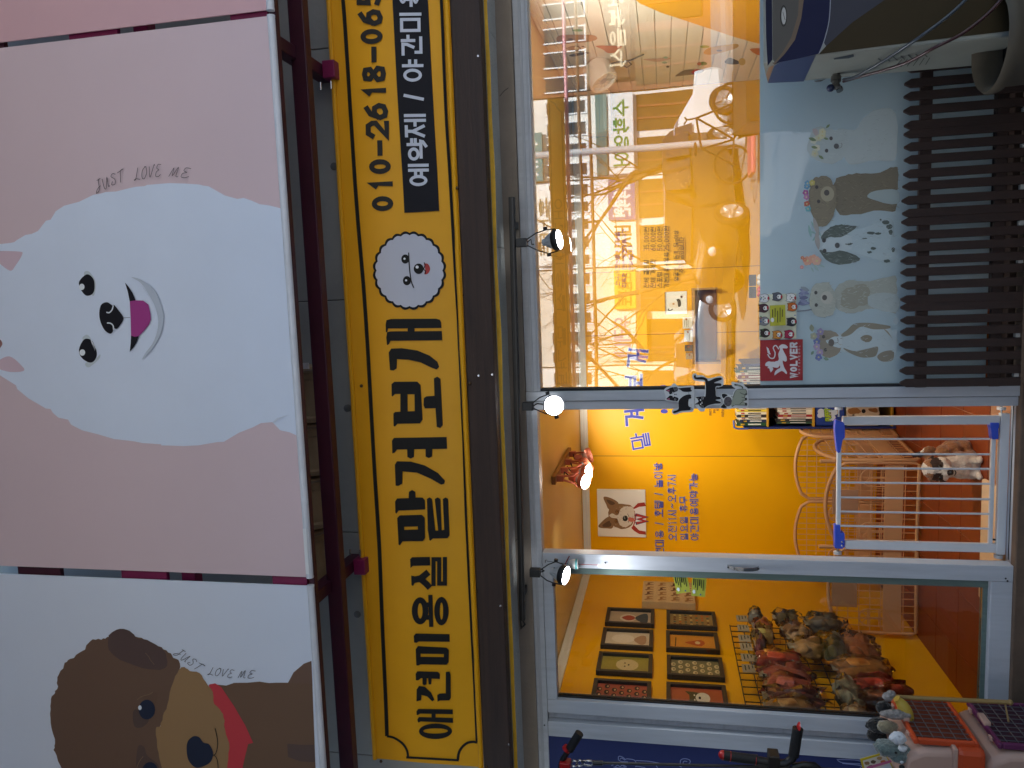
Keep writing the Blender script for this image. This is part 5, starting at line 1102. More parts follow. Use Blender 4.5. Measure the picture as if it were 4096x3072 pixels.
# ------------------------------------------------------------------ bookshelf with books and packs
YSH = 1.72
xs0, xs1 = pl('D2', 300, 335, YSH).x, pl('C1', 1900, 1360, YSH).x
zt = pl('C2', 1845, 340, YSH).z; sh_z = [ZF+.03, pl('D2', 515, 250, YSH).z, pl('D2', 145, 250, YSH).z, ]
M_nv = mat('navy_shelf', '#1d2f6e', .5, var=.1)
bsf = thing('bookshelf', 'small navy bookshelf with yellow inside standing against the yellow wall', 'bookshelf', (xs0,YSH,ZF))
for x in (xs0, xs1-.014): box('side_panel', M_nv, bsf, x, x+.014, YSH, YB-.05, ZF+.001, zt-.06, bevel=.003)
M_si = mat('yellow_shelf_board', '#b98a1e', .5, var=.08)
for z in sh_z: box('shelf', M_si, bsf, xs0+.0145, xs1-.0145, YSH+.004, YB-.05, z-.012, z, bevel=.002)
box('back_panel', mat('brown_shelf_back', '#4a2e14', .6), bsf, xs0+.0145, xs1-.0145, YB-.06, YB-.051, ZF+.02, zt-.08)
MB().tube([(xs0+.005,YSH-.005,zt-.085),(xs0+.004,YSH-.005,zt-.02),(xs0+.012,YSH-.005,zt+.004),(xs0+.06,YSH-.005,zt+.008)], .006, 8).build('guard_rail', mat('blue_tube', '#31509c', .3), bsf, smooth=60)
rb = random.Random(6); bc = ['#1d4a2a','#1c2b4a','#e0d8c4','#2a2522','#d8cfb8','#d9c23a','#c8beb0','#8a6a50','#e2dccc','#242424','#cf9a35','#d8c8b0','#e6dfd0','#c9a27a','#3f5a7a','#b8b0a0','#7a2a22','#d8d0c0']
words = {'#1d4a2a':'green','#1c2b4a':'navy','#e0d8c4':'ivory','#2a2522':'dark brown','#d8cfb8':'cream','#d9c23a':'yellow','#c8beb0':'greige','#8a6a50':'brown','#e2dccc':'off white','#242424':'black','#cf9a35':'mustard','#d8c8b0':'sand','#e6dfd0':'white','#c9a27a':'tan','#3f5a7a':'slate blue','#b8b0a0':'grey','#7a2a22':'dark red','#d8d0c0':'pale','#2c4632':'bottle green','#a01f26':'red'}
def book(x0, w, z0, h, col, lab, tilt=0.0):
    t = thing('book', lab, 'book', (x0,YSH+.02,z0), 'books on the navy shelf'); dp = .16
    c = mat('book_'+col[1:], col, .55, var=.05)
    box('cover', c, t, x0, x0+.0018, YSH+.03, YSH+.03+dp, z0, z0+h); box('cover', c, t, x0+w-.0018, x0+w, YSH+.03, YSH+.03+dp, z0, z0+h); box('spine', c, t, x0+.0005, x0+w-.0005, YSH+.027, YSH+.0302, z0, z0+h)
    box('page_block', mat('book_pages', '#d8ccb0', .8), t, x0+.002, x0+w-.002, YSH+.031, YSH+.027+dp, z0+.003, z0+h-.004)
    p = Print(lambda a, b, off: Vector((x0+w*a, YSH+.027-off, z0+h*b)), .0005); dark = sum(hexc(col)) > .7
    ik = '#2c2a2a' if dark else '#cfcfc8'
    p.ribbon(ik, [(.5,.18),(.5,.62)], .38); p.ribbon('#a53a34' if dark else '#c9a13a', [(.5,.74),(.5,.86)], .5)
    p.build('spine_print', t)
x = xs0+.017; i = 0
ht = zt-sh_z[2]-.004
while x < xs1-.03:
    w = rb.uniform(.013,.024); col = bc[i % len(bc)]; lab = '%s spine book on the top shelf, %s from its left end' % (words[col], ['first','second','third','fourth','fifth','sixth','seventh','eighth','ninth','tenth','eleventh','twelfth','thirteenth','fourteenth','fifteenth','sixteenth','seventeenth','eighteenth','nineteenth','twentieth','twenty first','twenty second','twenty third','twenty fourth','twenty fifth'][i])
    book(x, w, sh_z[2]+.0005, ht*rb.uniform(.80,.98), col, lab); x += w+.001; i += 1
x = xs0+.03; i = 0
while x < xs0+.14:
    col = ['#2c4632','#2a2522','#e6dfd0','#a01f26','#e0d8c4','#e2dccc','#c8beb0','#8a6a50'][i % 8]; w = rb.uniform(.011,.017)
    book(x, w, sh_z[1]+.0005, (sh_z[2]-sh_z[1])*rb.uniform(.70,.80), col, '%s spine book on the middle shelf, %s from its left end' % (words[col], ['first','second','third','fourth','fifth','sixth','seventh','eighth','ninth','tenth'][i])); x += w+.001; i += 1
# pad pack and dog picture box on the bottom shelf
zq = ZF+.03
t = thing('puppy_pad_pack', 'blue pack printed PUPPY with white clouds on the lowest shelf', 'pack', (xs0+.02,YSH,zq))
hP = pl('D2', 640, 250, YSH).z; z1_ = sh_z[1]-.016
MB().box(xs0+.018, xs1-.02, YSH+.012, YSH+.13, hP-.10, z1_).build('pack', mat('blue_foil_pack', '#24408f', .3, var=.2, scale=14, bump=.3, bscale=20), t, bevel=.008)
p = Print(facing('D2', YSH+.012), .0006)
for x_, y_, r_ in ((580,195,28),(600,215,26),(570,225,22),(650,200,30),(665,240,32),(690,200,24),(620,180,20)): p.poly('#c9d2dc', ell(x_, y_, r_, r_*.9, 14))
text(p, '#2f5c2a', 'PUPPY', (662,272), (652,168), (-46,0), t=.26); text(p, '#a9c43c', 'PUPPY', (660,271), (650,169), (-42,0), t=.16); p.build('pack_print', t)
t = thing('dog_food_box', 'white box with a brown and white dog photo below the blue pack', 'box', (xs0+.02,YSH,zq))
zA_, zB_ = pl('D2', 1045, 250, YSH).z, pl('D2', 780, 250, YSH).z
MB().box(xs0+.02, xs1-.03, YSH+.004, YSH+.11, min(zA_, zB_-.05), min(zB_, hP-.11)).build('carton', mat('pale_carton', '#d2c7b4', .5, var=.05), t, bevel=.003)
p = Print(facing('D2', YSH+.004), .0006); p.poly('#c9b598', jag([(790,180),(880,160),(1020,165),(1040,225),(900,228),(800,225)], 5)); p.poly('#9a6a3c', jag([(800,170),(870,165),(900,200),(850,215),(805,210)], 5)); p.poly('#1c1512', ell(922,190,17,17)); p.poly('#8a5c34', jag([(960,170),(1030,170),(1030,200),(980,195)], 4)); p.poly('#2a221e', ell(840,222,10,6)); p.build('dog_photo', t)

# ------------------------------------------------------------------ things on the back wall behind the window
# calendar with a cat
q = [pl('C1',*c, YB-.02) for c in ((1268,762),(1446,758),(1448,945),(1270,948))]
cx0, cx1, cz0, cz1 = (q[2].x+q[3].x)/2, (q[0].x+q[1].x)/2, (q[1].z+q[2].z)/2, (q[0].z+q[3].z)/2
t = thing('wall_calendar', 'white spiral bound calendar sheet with a calico cat and a ball', 'calendar', (cx0,YB,cz0))
box('paper', mat('calendar_paper', '#dfe0da', .6, var=.03), t, cx0, cx1, YB-.008, YB-.0008, cz0, cz1)
for k in range(18): MB().tube([(cx0+(cx1-cx0)*(k+.5)/18, YB-.012, cz1-.006),(cx0+(cx1-cx0)*(k+.5)/18, YB-.012, cz1+.006)], .002, 5).build('spiral_ring', M_black, t)
p = Print(facing('C1', YB-.008), .0006); p.poly('#dcd3c2', jag([(1300,860),(1330,850),(1370,840),(1385,870),(1380,890),(1340,895),(1310,890)], 3)); p.poly('#2d2622', [(1360,825),(1385,822),(1398,850),(1395,880),(1375,885),(1370,850)], smooth=True); p.ribbon('#3a312b', [(1330,905),(1305,918),(1293,912),(1298,900)], 8, smooth=True); p.poly('#23201e', ell(1402,803,10,10)); p.poly('#b88a5a', ell(1335,862,10,8)); p.build('printed_cat', t)
# open tray shelf
q = [pl('C1',*c, YB-.14) for c in ((1492,732),(1700,728),(1775,1360),(1500,1362))]
tx0, tx1 = q[3].x, q[0].x; tz1 = q[0].z; tz0 = pl('C1', 1700, 728, YB-.14).z
M_try = mat('ochre_wood', '#a87c36', .5, var=.12, stretch=(1,8,8))
t = thing('wall_tray_shelf', 'shallow ochre wooden tray shelf fixed to the yellow wall', 'shelf', (tx0,YB,tz0))
box('top_board', M_try, t, tx0, tx1, YB-.15, YB-.001, tz1-.016, tz1); box('side_board', M_try, t, tx1-.014, tx1, YB-.15, YB-.001, tz0, tz1-.017); box('side_board', M_try, t, tx0, tx0+.014, YB-.15, YB-.001, tz0-.02, tz1-.017); box('back_board', mat('tray_back', '#7a4a1c', .6, var=.1), t, tx0+.0145, tx1-.0145, YB-.012, YB-.001, tz0, tz1-.017)
rc_ = random.Random(3)
for k, (y0_, y1_, col, lab, x_) in enumerate(((975,1065,'#d8d4c4','pale leaflet stack on the tray shelf beside the calendar',1412), (1082,1175,'#cfd0c6','white card stack on the middle of the tray shelf',1425), (1205,1255,'#6b5a3c','small brown figurine box on the tray shelf',1430), (1270,1320,'#b9a27a','little patterned tin at the left end of the tray shelf',1438))):
    a = pl('C1', 1482, y1_, YB-.10); b = pl('C1', x_, y0_, YB-.10)
    tt = thing('shelf_item', lab, 'stationery', (a.x,YB-.1,tz1)); MB().box(a.x, b.x, YB-.11, YB-.06, tz1+.0005, b.z).build('card_body', mat('card_'+col[1:], col, .6, var=.12, scale=20), tt, bevel=.002)
    p = Print(facing('C1', YB-.11), .0005)
    for j in range(3): p.ribbon('#7c7a66', [(x_+16+j*14, y1_-12), (x_+16+j*14, y0_+22)], 4)
    p.poly('#a5663c', ell(x_+30, y0_+14, 9, 9)); p.build('card_print', tt)
# low goods seen just above the film
for k, (x_, y_, col, lab) in enumerate(((2030,665,'#c9c4bc','white ball in a dark topped pack above the film edge'), (2030,765,'#c23a22','red ball in a dark topped pack above the film edge'))):
    c = pl('C1', x_, y_, 1.0); tt = thing('ball_pack', lab, 'ball pack', c, 'ball packs above the film'); k_ = (c-CAMPOS).length/FPX/2.074
    MB().box(c.x-44*k_, c.x+44*k_, 1.0, 1.004, c.z+8*k_, c.z+62*k_).build('card_top', mat('dark_card', '#2b241c', .5), tt)
    for s in (-1, 1): MB().ball((c.x+s*20*k_, .99, c.z-22*k_), 26*k_, 14).build('ball', mat('ball_'+col[1:], col, .35), tt, smooth=180)
# long counter below carries those packs
ct = thing('counter', 'yellow fronted counter standing behind the frosted film', 'counter', (.5,1.0,ZF)); zc_ = pl('C1', 2030, 765, 1.0).z-.055
box('counter_top', mat('pale_counter', '#c9b48a', .4, var=.06), ct, -.3, 1.3, .85, 1.25, zc_-.025, zc_, bevel=.003); box('counter_front', M_yel, ct, -.28, 1.28, .87, 1.23, ZF, zc_-.026)

# right wall: yellow swoosh and dog decals
XR2 = XR-.0125
t = thing('wall_decal', 'big yellow swoosh painted across the white boarded right wall', 'wall decal', (XR2,1,1.2)); p = Print(sidewall('C0', XR2, -1), .0004)
p.poly('#e3a400', [(950,-60),(1060,30),(1230,105),(1460,180),(1700,260),(1850,310),(2050,365),(2300,440),(2300,-60)], rough=.4); p.build('swoosh', t)
def decal(lab, items):
    t = thing('wall_decal', lab, 'wall decal', (XR2,1,1.5), 'dog decals on the white right wall'); p = Print(sidewall('C0', XR2, -1), .0004)
    for col, pts in items: p.poly(col, crom(pts) if len(pts) > 3 else pts)
    p.build('decal_print', t)
decal('long brown dachshund decal high on the white wall', [('#b58a6a',[(365,330),(380,300),(450,288),(640,290),(690,300),(700,325),(640,345),(480,360),(400,365)]),('#5d4434',ell(480,325,22,6,10))])
decal('grey and white dog decal with a curled tail', [('#6b6660',[(445,405),(480,385),(540,380),(570,400),(560,420),(500,425)]),('#d8d2c8',ell(530,400,18,14,10)),('#4f4a48',ell(585,385,14,5,8))])
decal('coral pink dog decal beside the curled tail dog', [('#cf7d62',[(690,385),(740,378),(830,380),(910,385),(870,410),(850,435),(790,440),(750,410)])])
decal('small brown running dog decal under the coral one', [('#5d4334',[(470,460),(520,445),(600,435),(640,440),(560,460),(500,470)])])
decal('green ball decal at the top of the wall', [('#9db58a',ell(540,252,44,10,14))])
decal('thin pink greyhound decal on the white wall', [('#c9a39a',[(1090,490),(1200,485),(1310,480),(1280,500),(1200,512),(1110,500)]),('#8fb0a4',ell(1270,478,20,10,10))])
decal('tan dachshund decal near the yellow swoosh', [('#c9a04a',[(1585,440),(1620,400),(1720,380),(1860,365),(1865,395),(1760,430),(1640,455)]),('#5d4a24',ell(1715,420,24,8,10))])
decal('green ball decal near the swoosh edge', [('#9cb04a',ell(1595,388,38,12,14))])
decal('red and green ball decal on the lower wall', [('#4f8a2c',ell(1585,528,30,15,14)),('#b8452a',ell(1550,530,18,14,10))])
decal('black bulldog decal with a yellow collar', [('#3d3a34',[(1760,510),(1800,480),(1860,500),(1890,520),(1850,535),(1780,530)]),('#c9b04a',ell(1905,512,28,30,12))])
decal('dark brown terrier decal low on the white wall', [('#5d3a2c',[(1350,630),(1420,585),(1500,575),(1590,580),(1560,605),(1480,620),(1400,628)])])
decal('orange pup decal at the lower edge of the wall', [('#c9732c',[(1970,410),(2020,400),(2100,410),(2090,460),(2020,450)])])
decal('little black bug decal with dotted trail', [('#2d2a28',ell(1288,553,14,9,10)),('#8fb0a4',ell(1262,520,22,10,10))])

# drum shaped fan heater on the right wall and air conditioner in the corner
c = plx('C0', 745, 655, XR-.12)
t = thing('wall_fan', 'white drum shaped fan fixed to the right wall with a looped cord', 'fan', (XR,c.y,c.z)); ax = Vector((-.75,-.5,-.45)).normalized(); ax = Vector((-.85,-.25,-.45)).normalized()
MB().lathe([(0,-.10),(.075,-.10),(.088,-.09),(.088,.02),(.084,.03),(.072,.03),(.068,.015),(0,.012)], c, ax, 28).build('drum', M_white, t, smooth=40); MB().lathe([(0,.016),(.02,.02),(.022,.016)], c, ax, 16).build('hub', M_bfin, t, smooth=40)
for k in range(10):
    a_ = ax.cross(Vector((0,0,1))).normalized(); b_ = ax.cross(a_); d_ = a_*math.cos(k*.628)+b_*math.sin(k*.628); MB().bar(c+ax*.022+d_*.02, c+ax*.022+d_*.07, .002, .002).build('grille_rib', M_bfin, t)
MB().tube([plx('C0',*q,XR-.03) for q in ((620,620),(610,600),(640,580),(740,555),(860,515),(960,508),(985,535),(950,560),(910,540),(905,515),(980,500),(1090,450))], .004, 6).build('cord', mat('grey_cord', '#50555c', .5), t, smooth=60)
a = plx('C0', 515, 735, XR-.02); c1_ = pl('C0', 510, 740, YB-.1); c2_ = pl('C0', 790, 715, YB-.1)
t = thing('air_conditioner', 'white wall air conditioner in the far right corner', 'air conditioner', (c1_.x,YB,c2_.z))
MB().box(min(c1_.x,1.1), XR-.02, YB-.17, YB-.001, c2_.z-.02, c1_.z).build('casing', mat('warm_white_plastic', '#d9cbb0', .35, var=.03), t, bevel=.02)
box('air_flap', M_white, t, min(c1_.x,1.1)+.02, XR-.04, YB-.176, YB-.1705, c2_.z, c2_.z+.03); box('panel_line', M_bfin, t, min(c1_.x,1.1)+.02, XR-.04, YB-.1725, YB-.1702, c2_.z+.055, c2_.z+.058)

# ================================================================== safety gate, dog, mat
YG = .085
M_gw = mat('white_gate_paint', '#cfd3d8', .35, var=.04, dirt=.08); M_gb = mat('blue_gate_plastic', '#2f4fc4', .4, var=.08)
gt = thing('safety_gate', 'white metal safety gate with blue corner clips across the doorway', 'gate', (-.9,YG,ZS))
g = lambda x, y: pl('D2', x, y, YG)
def gbar(name, a, b, w, m=M_gw, dp=.022, bev=.002): return MB().bar(g(*a), g(*b), dp, w, up=Vector((1,0,0)) if abs(a[1]-b[1]) < abs(a[0]-b[0]) else Vector((0,0,1))).build(name, m, gt, bevel=bev)
kx = (YG-CAMPOS.y)/FPX/2.011
def vbar(name, y0, y1, xa, xb, w, m=M_gw, dp=.022, round_=False):
    a, b = g(xa, y0), g(xb, y1); xm = (a.x+b.x)/2
    if round_: return MB().tube([(xm,YG,a.z),(xm,YG,b.z)], w/2, 10).build(name, m, gt, smooth=60)
    return MB().box(xm-w/2, xm+w/2, YG-dp/2, YG+dp/2, b.z, a.z).build(name, m, gt, bevel=.002)
vbar('left_upright', 1258, 1292, 770, 1990, 66*kx); vbar('right_upright', 262, 262, 750, 2010, 66*kx)
a, b = g(2025, 205), g(2025, 1340); zb_ = .1005
box('base_bar', M_gw, gt, b.x, a.x, YG-.013, YG+.013, zb_, zb_+.036, bevel=.003)
zr0 = g(720, 820).z; zr1 = g(1950, 820).z
XG0, XG1 = g(1300, 1180).x, g(1300, 380).x
box('top_bar', M_gw, gt, XG0, XG1+.03, YG-.009, YG+.009, zr0-.009, zr0+.009, bevel=.003); box('lower_bar', M_gw, gt, XG0-.035, XG1, YG-.008, YG+.008, zr1-.009, zr1+.007, bevel=.003)
for ya, yb in ((408,420),(527,545),(642,662),(757,782),(878,905),(992,1023),(1107,1142)): vbar('thin_bar', ya, yb, 735, 1935, 16*kx, round_=True)
for nm, pts in (('top_left_clip', [(692,1108),(735,1106),(738,1172),(762,1165),(770,1180),(770,1285),(752,1300),(690,1295)]), ('latch_handle', [(697,258),(765,285),(772,315),(772,405),(755,420),(735,520),(722,530),(710,520),(697,420),(690,330)]), ('bottom_clip', [(1945,285),(2012,285),(2012,325),(2006,335),(2008,415),(1962,418),(1955,400),(1948,335),(1942,320)])):
    cp = MB().prism([pl('D2', x, y, YG-.018) for x, y in pts], (0,.034,0)).build(nm, M_gb, gt, bevel=.003)
    if nm == 'top_left_clip':
        for x, y in ((747,1243),(747,1272)): MB().lathe([(0,.002),(.004,.001),(.0045,0)], pl('D2', x, y, YG-.019), (0,-1,0), 10).build('rivet', M_steel, cp)
for x, y, yo in ((713,1318,1338), (2005,1348,1368), (722,178,165), (2030,178,165)):
    p0_, p1_ = g(x, y), g(x, yo); s = -1 if y > 700 else 1; xe = XS_r-.002 if s < 0 else XP_l+.002
    MB().tube([(p0_.x-s*.03,YG,p0_.z),(xe,YG,p0_.z)], .005, 8).build('tension_screw', M_steel, gt, smooth=50); MB().tube([(p0_.x,YG,p0_.z),(p0_.x+s*.012,YG,p0_.z)], .017, 16).build('screw_wheel', M_gw, gt, smooth=40)
MB().tube([g(1925,1215),g(1960,1222),g(2062,1232)], .004, 6).build('cable_tie', M_black, gt)

M_mat = mat('cream_floor_mat', '#d6b48e', .7, var=.06, scale=5)
m_ = thing('floor_mat', 'thick cream mat on the tiles just inside the gate', 'mat', (-1.0,.35,ZF)); xm1 = plz('D2', 1890, 740, ZF+.02).x
MB().box(XS_r-.28, xm1, .095+.02, plz('D2', 1865, 1000, ZF+.02).y, ZF+.0005, ZF+.022).build('mat_pad', M_mat, m_, bevel=.008)

# the small dog sitting behind the gate, one continuous body
YDG = .42
def dogpt(x, y, dY=0.0): return pl('D2', x, y, YDG+dY)
kd = (YDG-CAMPOS.y)/FPX/2.011
src = MB(); zfl = ZF
blobs = [((1490,652),86,0,(1,.95,1)), ((1545,612),58,-.012,(1,1,.9)), ((1545,700),56,-.012,(1,1,.9)), ((1570,655),44,-.05,(1,.9,.8)), ((1588,655),28,-.06,(1,.9,.8)),
         ((1445,545),46,.03,(.8,.5,1.2)), ((1475,515),42,.04,(.8,.5,1.2)), ((1400,548),36,.03,(.8,.5,1.2)), ((1350,560),24,.03,(.8,.5,1.3)), ((1495,748),34,.02,(.6,.5,1.4)), ((1545,754),22,.02,(.6,.5,1.3)),
         ((1640,645),84,.03,(1.05,.95,1)), ((1730,640),98,.04,(1.1,.95,1)), ((1820,645),98,.05,(1.1,1,1)), ((1890,640),84,.06,(1.25,1.1,.9)),
         ((1620,545),56,.09,(.9,1.2,1)), ((1710,530),70,.12,(.9,1.3,1.1)), ((1810,525),68,.13,(.9,1.3,1)), ((1900,545),48,.11,(1.1,1.2,.9)), ((1935,715),42,.06,(1,1.2,.8)),
         ((1900,595),32,.0,(1,1,1.6)), ((1965,570),25,-.03,(1.2,1.5,.7)), ((1890,695),32,.0,(1,1,1.6)), ((1960,705),25,-.03,(1.1,1.5,.7)), ((1830,470),16,.16,(1.4,.9,.7)), ((1850,450),11,.16,(1.4,.9,.7))]
for (x, y), r, dy_, s in blobs:
    c = dogpt(x, y, 0); c.y += dy_; rr_ = r*kd; c.z = max(c.z, ZF+.012); src.ball(c, (rr_*s[0], rr_*s[1], rr_*s[2]), 14)
so = src.build('dog_source', None); rm = so.modifiers.new('r', 'REMESH'); rm.mode = 'VOXEL'; rm.voxel_size = .0065
sm = so.modifiers.new('s', 'SMOOTH'); sm.iterations = 4; sm.factor = .6
dm = bpy.data.meshes.new_from_object(so.evaluated_get(bpy.context.evaluated_depsgraph_get())); bpy.data.objects.remove(so)
rdg = random.Random(9)
for v in dm.vertices:          # shaggy coat
    n_ = v.normal; w_ = noise.noise(v.co*70.0)*.0035+noise.noise(v.co*160.0)*.002; v.co += n_*w_; v.co.z = max(v.co.z, ZF+.001)
dm.materials.clear()
DW, DB, DD, DG = mat('dog_white_fur', '#cdbfb0', .9, var=.15, scale=60, bump=.5, bscale=140, sheen=.4), mat('dog_tan_fur', '#8a5a34', .9, var=.3, scale=60, bump=.5, bscale=140, sheen=.3), mat('dog_dark_fur', '#3a2820', .9, var=.3, scale=60, bump=.5, bscale=140), mat('dog_nose_black', '#120f0e', .35)
for m in (DW, DB, DD, DG): dm.materials.append(m)
def near(c, x, y, r):
    q = dogpt(x, y); return math.hypot(c.x-q.x, c.z-q.z) < r*kd*(1+.25*noise.noise(c*50))
for f in dm.polygons:
    c = f.center; k = 0
    if near(c,1452,552,46) or near(c,1478,515,46) or near(c,1470,738,40): k = 1
    if near(c,1360,558,44) or near(c,1545,756,26): k = 2
    if f.normal.y < .2 and c.y < YDG+.03:
        if near(c,1490,602,40) or near(c,1497,708,38): k = 2
        elif near(c,1440,588,36) or near(c,1445,712,36): k = 1
        if near(c,1580,655,26): k = 2
    if c.y > YDG+.02 and (near(c,1640,535,70) or near(c,1720,520,85) or near(c,1810,515,85)): k = 1
    f.material_index = k
dm.shade_smooth(); dg = bpy.data.objects.new('dog', dm); COL.objects.link(dg); tag(dg, 'small long haired brown and white dog sitting behind the gate looking out', 'dog')
nz_ = dogpt(1578, 655); nz_.y = YDG-.088; MB().ball(nz_+Vector((0,.012,0)), (.011,.009,.009), 12).build('nose', DG, dg, smooth=180)
for x, y in ((1497,612),(1503,700)):
    e = dogpt(x, y); MB().ball((e.x, YDG-.066, e.z), .0095, 12).build('eye', mat('dog_eye', '#0d0a09', .08), dg, smooth=180)
MB().tube([nz_+Vector((-.014,.012,-.014)), nz_+Vector((0,.006,-.018)), nz_+Vector((.014,.012,-.014))], .0022, 5).build('mouth', DG, dg)

# ================================================================== stickers, signs, cards on the front
M_stk = mat('sticker_white', '#cfd2d3', .5, var=.03)
def sticker(lab, outline, items, Y):
    t = thing('cat_sticker', lab, 'sticker', pl('E5', *outline[0], Y), 'cat stickers on the door post')
    MB().prism([pl('E5', x, y, Y) for x, y in crom(outline, True, 4)], (0,.0012,0)).build('sticker_sheet', M_stk, t)
    p = Print(facing('E5', Y), .0004)
    for it in items:
        if it[0] == 'p': p.poly(it[1], crom(it[2]) if len(it) < 4 else it[2])
        else: p.ribbon(it[1], it[2], it[3], smooth=True)
    p.build('cat_print', t)
CK = '#17161b'; YK = YF-.0095
sticker('sticker of two sitting black and white cats on the post', [(265,525),(300,480),(400,440),(430,405),(480,400),(550,455),(780,440),(835,480),(835,700),(830,900),(770,940),(600,950),(470,990),(415,950),(430,890),(540,850),(535,760),(300,720),(300,660),(270,560)],
   [('p',CK,[(300,530),(350,500),(400,475),(500,465),(525,490),(520,540),(470,560),(380,605),(355,560)]), ('p',CK,[(310,695),(350,650),(380,625),(440,640),(530,670),(535,710),(500,735),(400,720)]), ('p',CK,[(540,490),(770,470),(790,500),(780,550),(640,555),(580,520)]),
    ('p',CK,[(545,730),(630,640),(730,605),(780,620),(780,680),(735,700),(730,820),(790,860),(790,900),(590,920),(460,960),(445,925),(540,880)]), ('p','#b0607a',[(310,525),(370,520),(370,550),(340,550)],1), ('p','#b0607a',[(310,697),(370,675),(375,710)],1),
    ('r','#c9c9c9',[(445,470),(470,535)],4),('r','#c9c9c9',[(470,467),(485,530)],4),('r','#c9c9c9',[(495,470),(505,530)],4),('r','#c9c9c9',[(460,735),(470,680)],4),('r','#c9c9c9',[(485,738),(490,680)],4),('p','#e8e8e8',ell(432,568,9,9,8)),('p','#e8e8e8',ell(440,650,9,9,8)),('p',CK,ell(470,605,10,12,8)),('r',CK,[(480,605),(505,605)],6),('r',CK,[(500,590),(502,620)],6),
    ('p','#c9cacb',ell(790,500,16,26,10)),('p','#c9cacb',ell(795,640,16,30,10)),('p','#c9cacb',ell(780,800,14,24,10)),('p','#c9cacb',ell(780,882,12,20,10)),('r',CK,[(735,560),(738,600)],6)], YK)
sticker('sticker of a black cat with raised tail stretching downwards', [(800,250),(825,210),(880,210),(900,240),(1000,240),(1100,300),(1250,270),(1340,255),(1390,310),(1385,430),(1300,470),(1255,480),(1250,640),(1330,640),(1345,770),(1300,810),(1180,805),(1060,860),(1030,920),(950,925),(900,870),(850,800),(865,650),(960,640),(1030,620),(1045,400),(1030,365),(880,350),(820,320)],
   [('p',CK,[(830,260),(850,238),(870,250),(880,280),(1000,275),(1080,310),(1110,350),(1230,300),(1330,285),(1360,300),(1355,325),(1240,370),(1225,390),(1330,395),(1355,420),(1340,445),(1250,455),(1245,560),(1255,640),(1320,650),(1340,690),(1245,710),(1330,745),(1335,775),(1220,785),(1100,815),(1030,860),(960,850),(910,790),(860,800),(860,785),(920,740),(890,680),(870,655),(1010,640),(1050,640),(1060,500),(1050,380),(1020,330),(880,320),(840,300)]),
    ('p','#6b6468',[(885,672),(925,672),(910,705)],1),('p','#6b6468',[(865,795),(905,775),(905,805)],1),('p','#e6e6e6',ell(958,712,12,14,8)),('p','#e6e6e6',ell(960,792,12,14,8)),('p','#c9c9c9',ell(985,765,8,22,8)),('r','#c9c9c9',[(970,645),(990,700)],4),('r','#c9c9c9',[(995,642),(1003,700)],4),('r','#c9c9c9',[(1018,642),(1012,700)],4),('r','#c9c9c9',[(950,850),(975,815)],4),('r','#c9c9c9',[(985,858),(990,815)],4),('r','#c9c9c9',[(1015,858),(1005,815)],4)], YK-.0022)
sticker('sticker of a pale cat with grey face and black tail tip', [(1545,380),(1580,365),(1640,380),(1760,400),(1800,450),(1850,490),(1860,600),(1870,720),(1860,840),(1800,860),(1600,860),(1500,880),(1340,870),(1330,820),(1390,760),(1350,640),(1360,590),(1420,585),(1560,620),(1580,560),(1620,500),(1560,450)],
   [('p',CK,[(1365,600),(1420,595),(1470,620),(1430,650),(1400,680),(1370,650)]),('p',CK,[(1340,850),(1380,800),(1400,780),(1430,820),(1460,845),(1420,865)]),('p','#5a5459',ell(1478,740,76,92,20)),('p','#17161b',ell(1452,692,9,9,8)),('p','#17161b',ell(1452,785,9,9,8)),('r','#17161b',[(1480,740),(1520,740)],6),('r','#17161b',[(1517,720),(1519,758)],6),
    ('p','#9aa090',[(1570,660),(1600,580),(1660,520),(1760,510),(1825,530),(1830,600),(1800,680),(1840,700),(1830,720),(1780,740),(1840,780),(1835,810),(1700,815),(1600,800),(1560,840),(1540,800)]),('r',CK,[(1540,640),(1580,655),(1600,580),(1650,515),(1760,505),(1820,520),(1835,610),(1770,600),(1705,570)],9),('r',CK,[(1560,840),(1620,805),(1840,815)],8),('r',CK,[(1700,790),(1760,740)],8),('r',CK,[(1740,715),(1830,712)],8),('r',CK,[(1735,655),(1830,680)],8),
    ('r',CK,[(1600,420),(1680,435),(1740,460),(1755,495)],30),('r','#9aa090',[(1640,430),(1690,440),(1735,465),(1748,492)],16),('p','#2a282b',ell(1820,690,20,24,10)),('p','#2a282b',ell(1820,785,20,24,10)),('p','#2a282b',ell(1820,600,14,20,10)),('r',CK,[(1795,600),(1790,660)],7)], YK-.0044)
# red motor oil sign
YN = .0082
t = thing('oil_sign', 'red square sign reading WOLVER with a white wolf in the window corner', 'sign', pl('D1',90,1450,YN))
MB().prism([pl('D1',x,y,YN) for x, y in ((90,1128),(432,1120),(432,1450),(90,1455))], (0,-.004,0)).build('plate', mat('red_sign_plate', '#9c1420', .45, var=.04), t, bevel=.001)
p = Print(facing('D1', YN-.004), .0005); SW = '#d9d4d6'
text(p, SW, 'WOLVER', (384,1435), (384,1142), (-50,0), t=.30, squeeze=.84); text(p, SW, 'MOTORENOL', (411,1405), (411,1162), (-13,0), t=.16, squeeze=.55)
p.poly(SW, jag([(210,1380),(230,1360),(250,1350),(245,1320),(225,1310),(240,1280),(235,1240),(250,1200),(240,1180),(265,1160),(300,1170),(312,1185),(300,1195),(270,1195),(285,1230),(300,1260),(305,1290),(290,1300),(270,1290),(275,1320),(285,1350),(305,1385),(300,1400),(270,1375),(240,1385),(222,1400),(205,1410)], 2, 3))
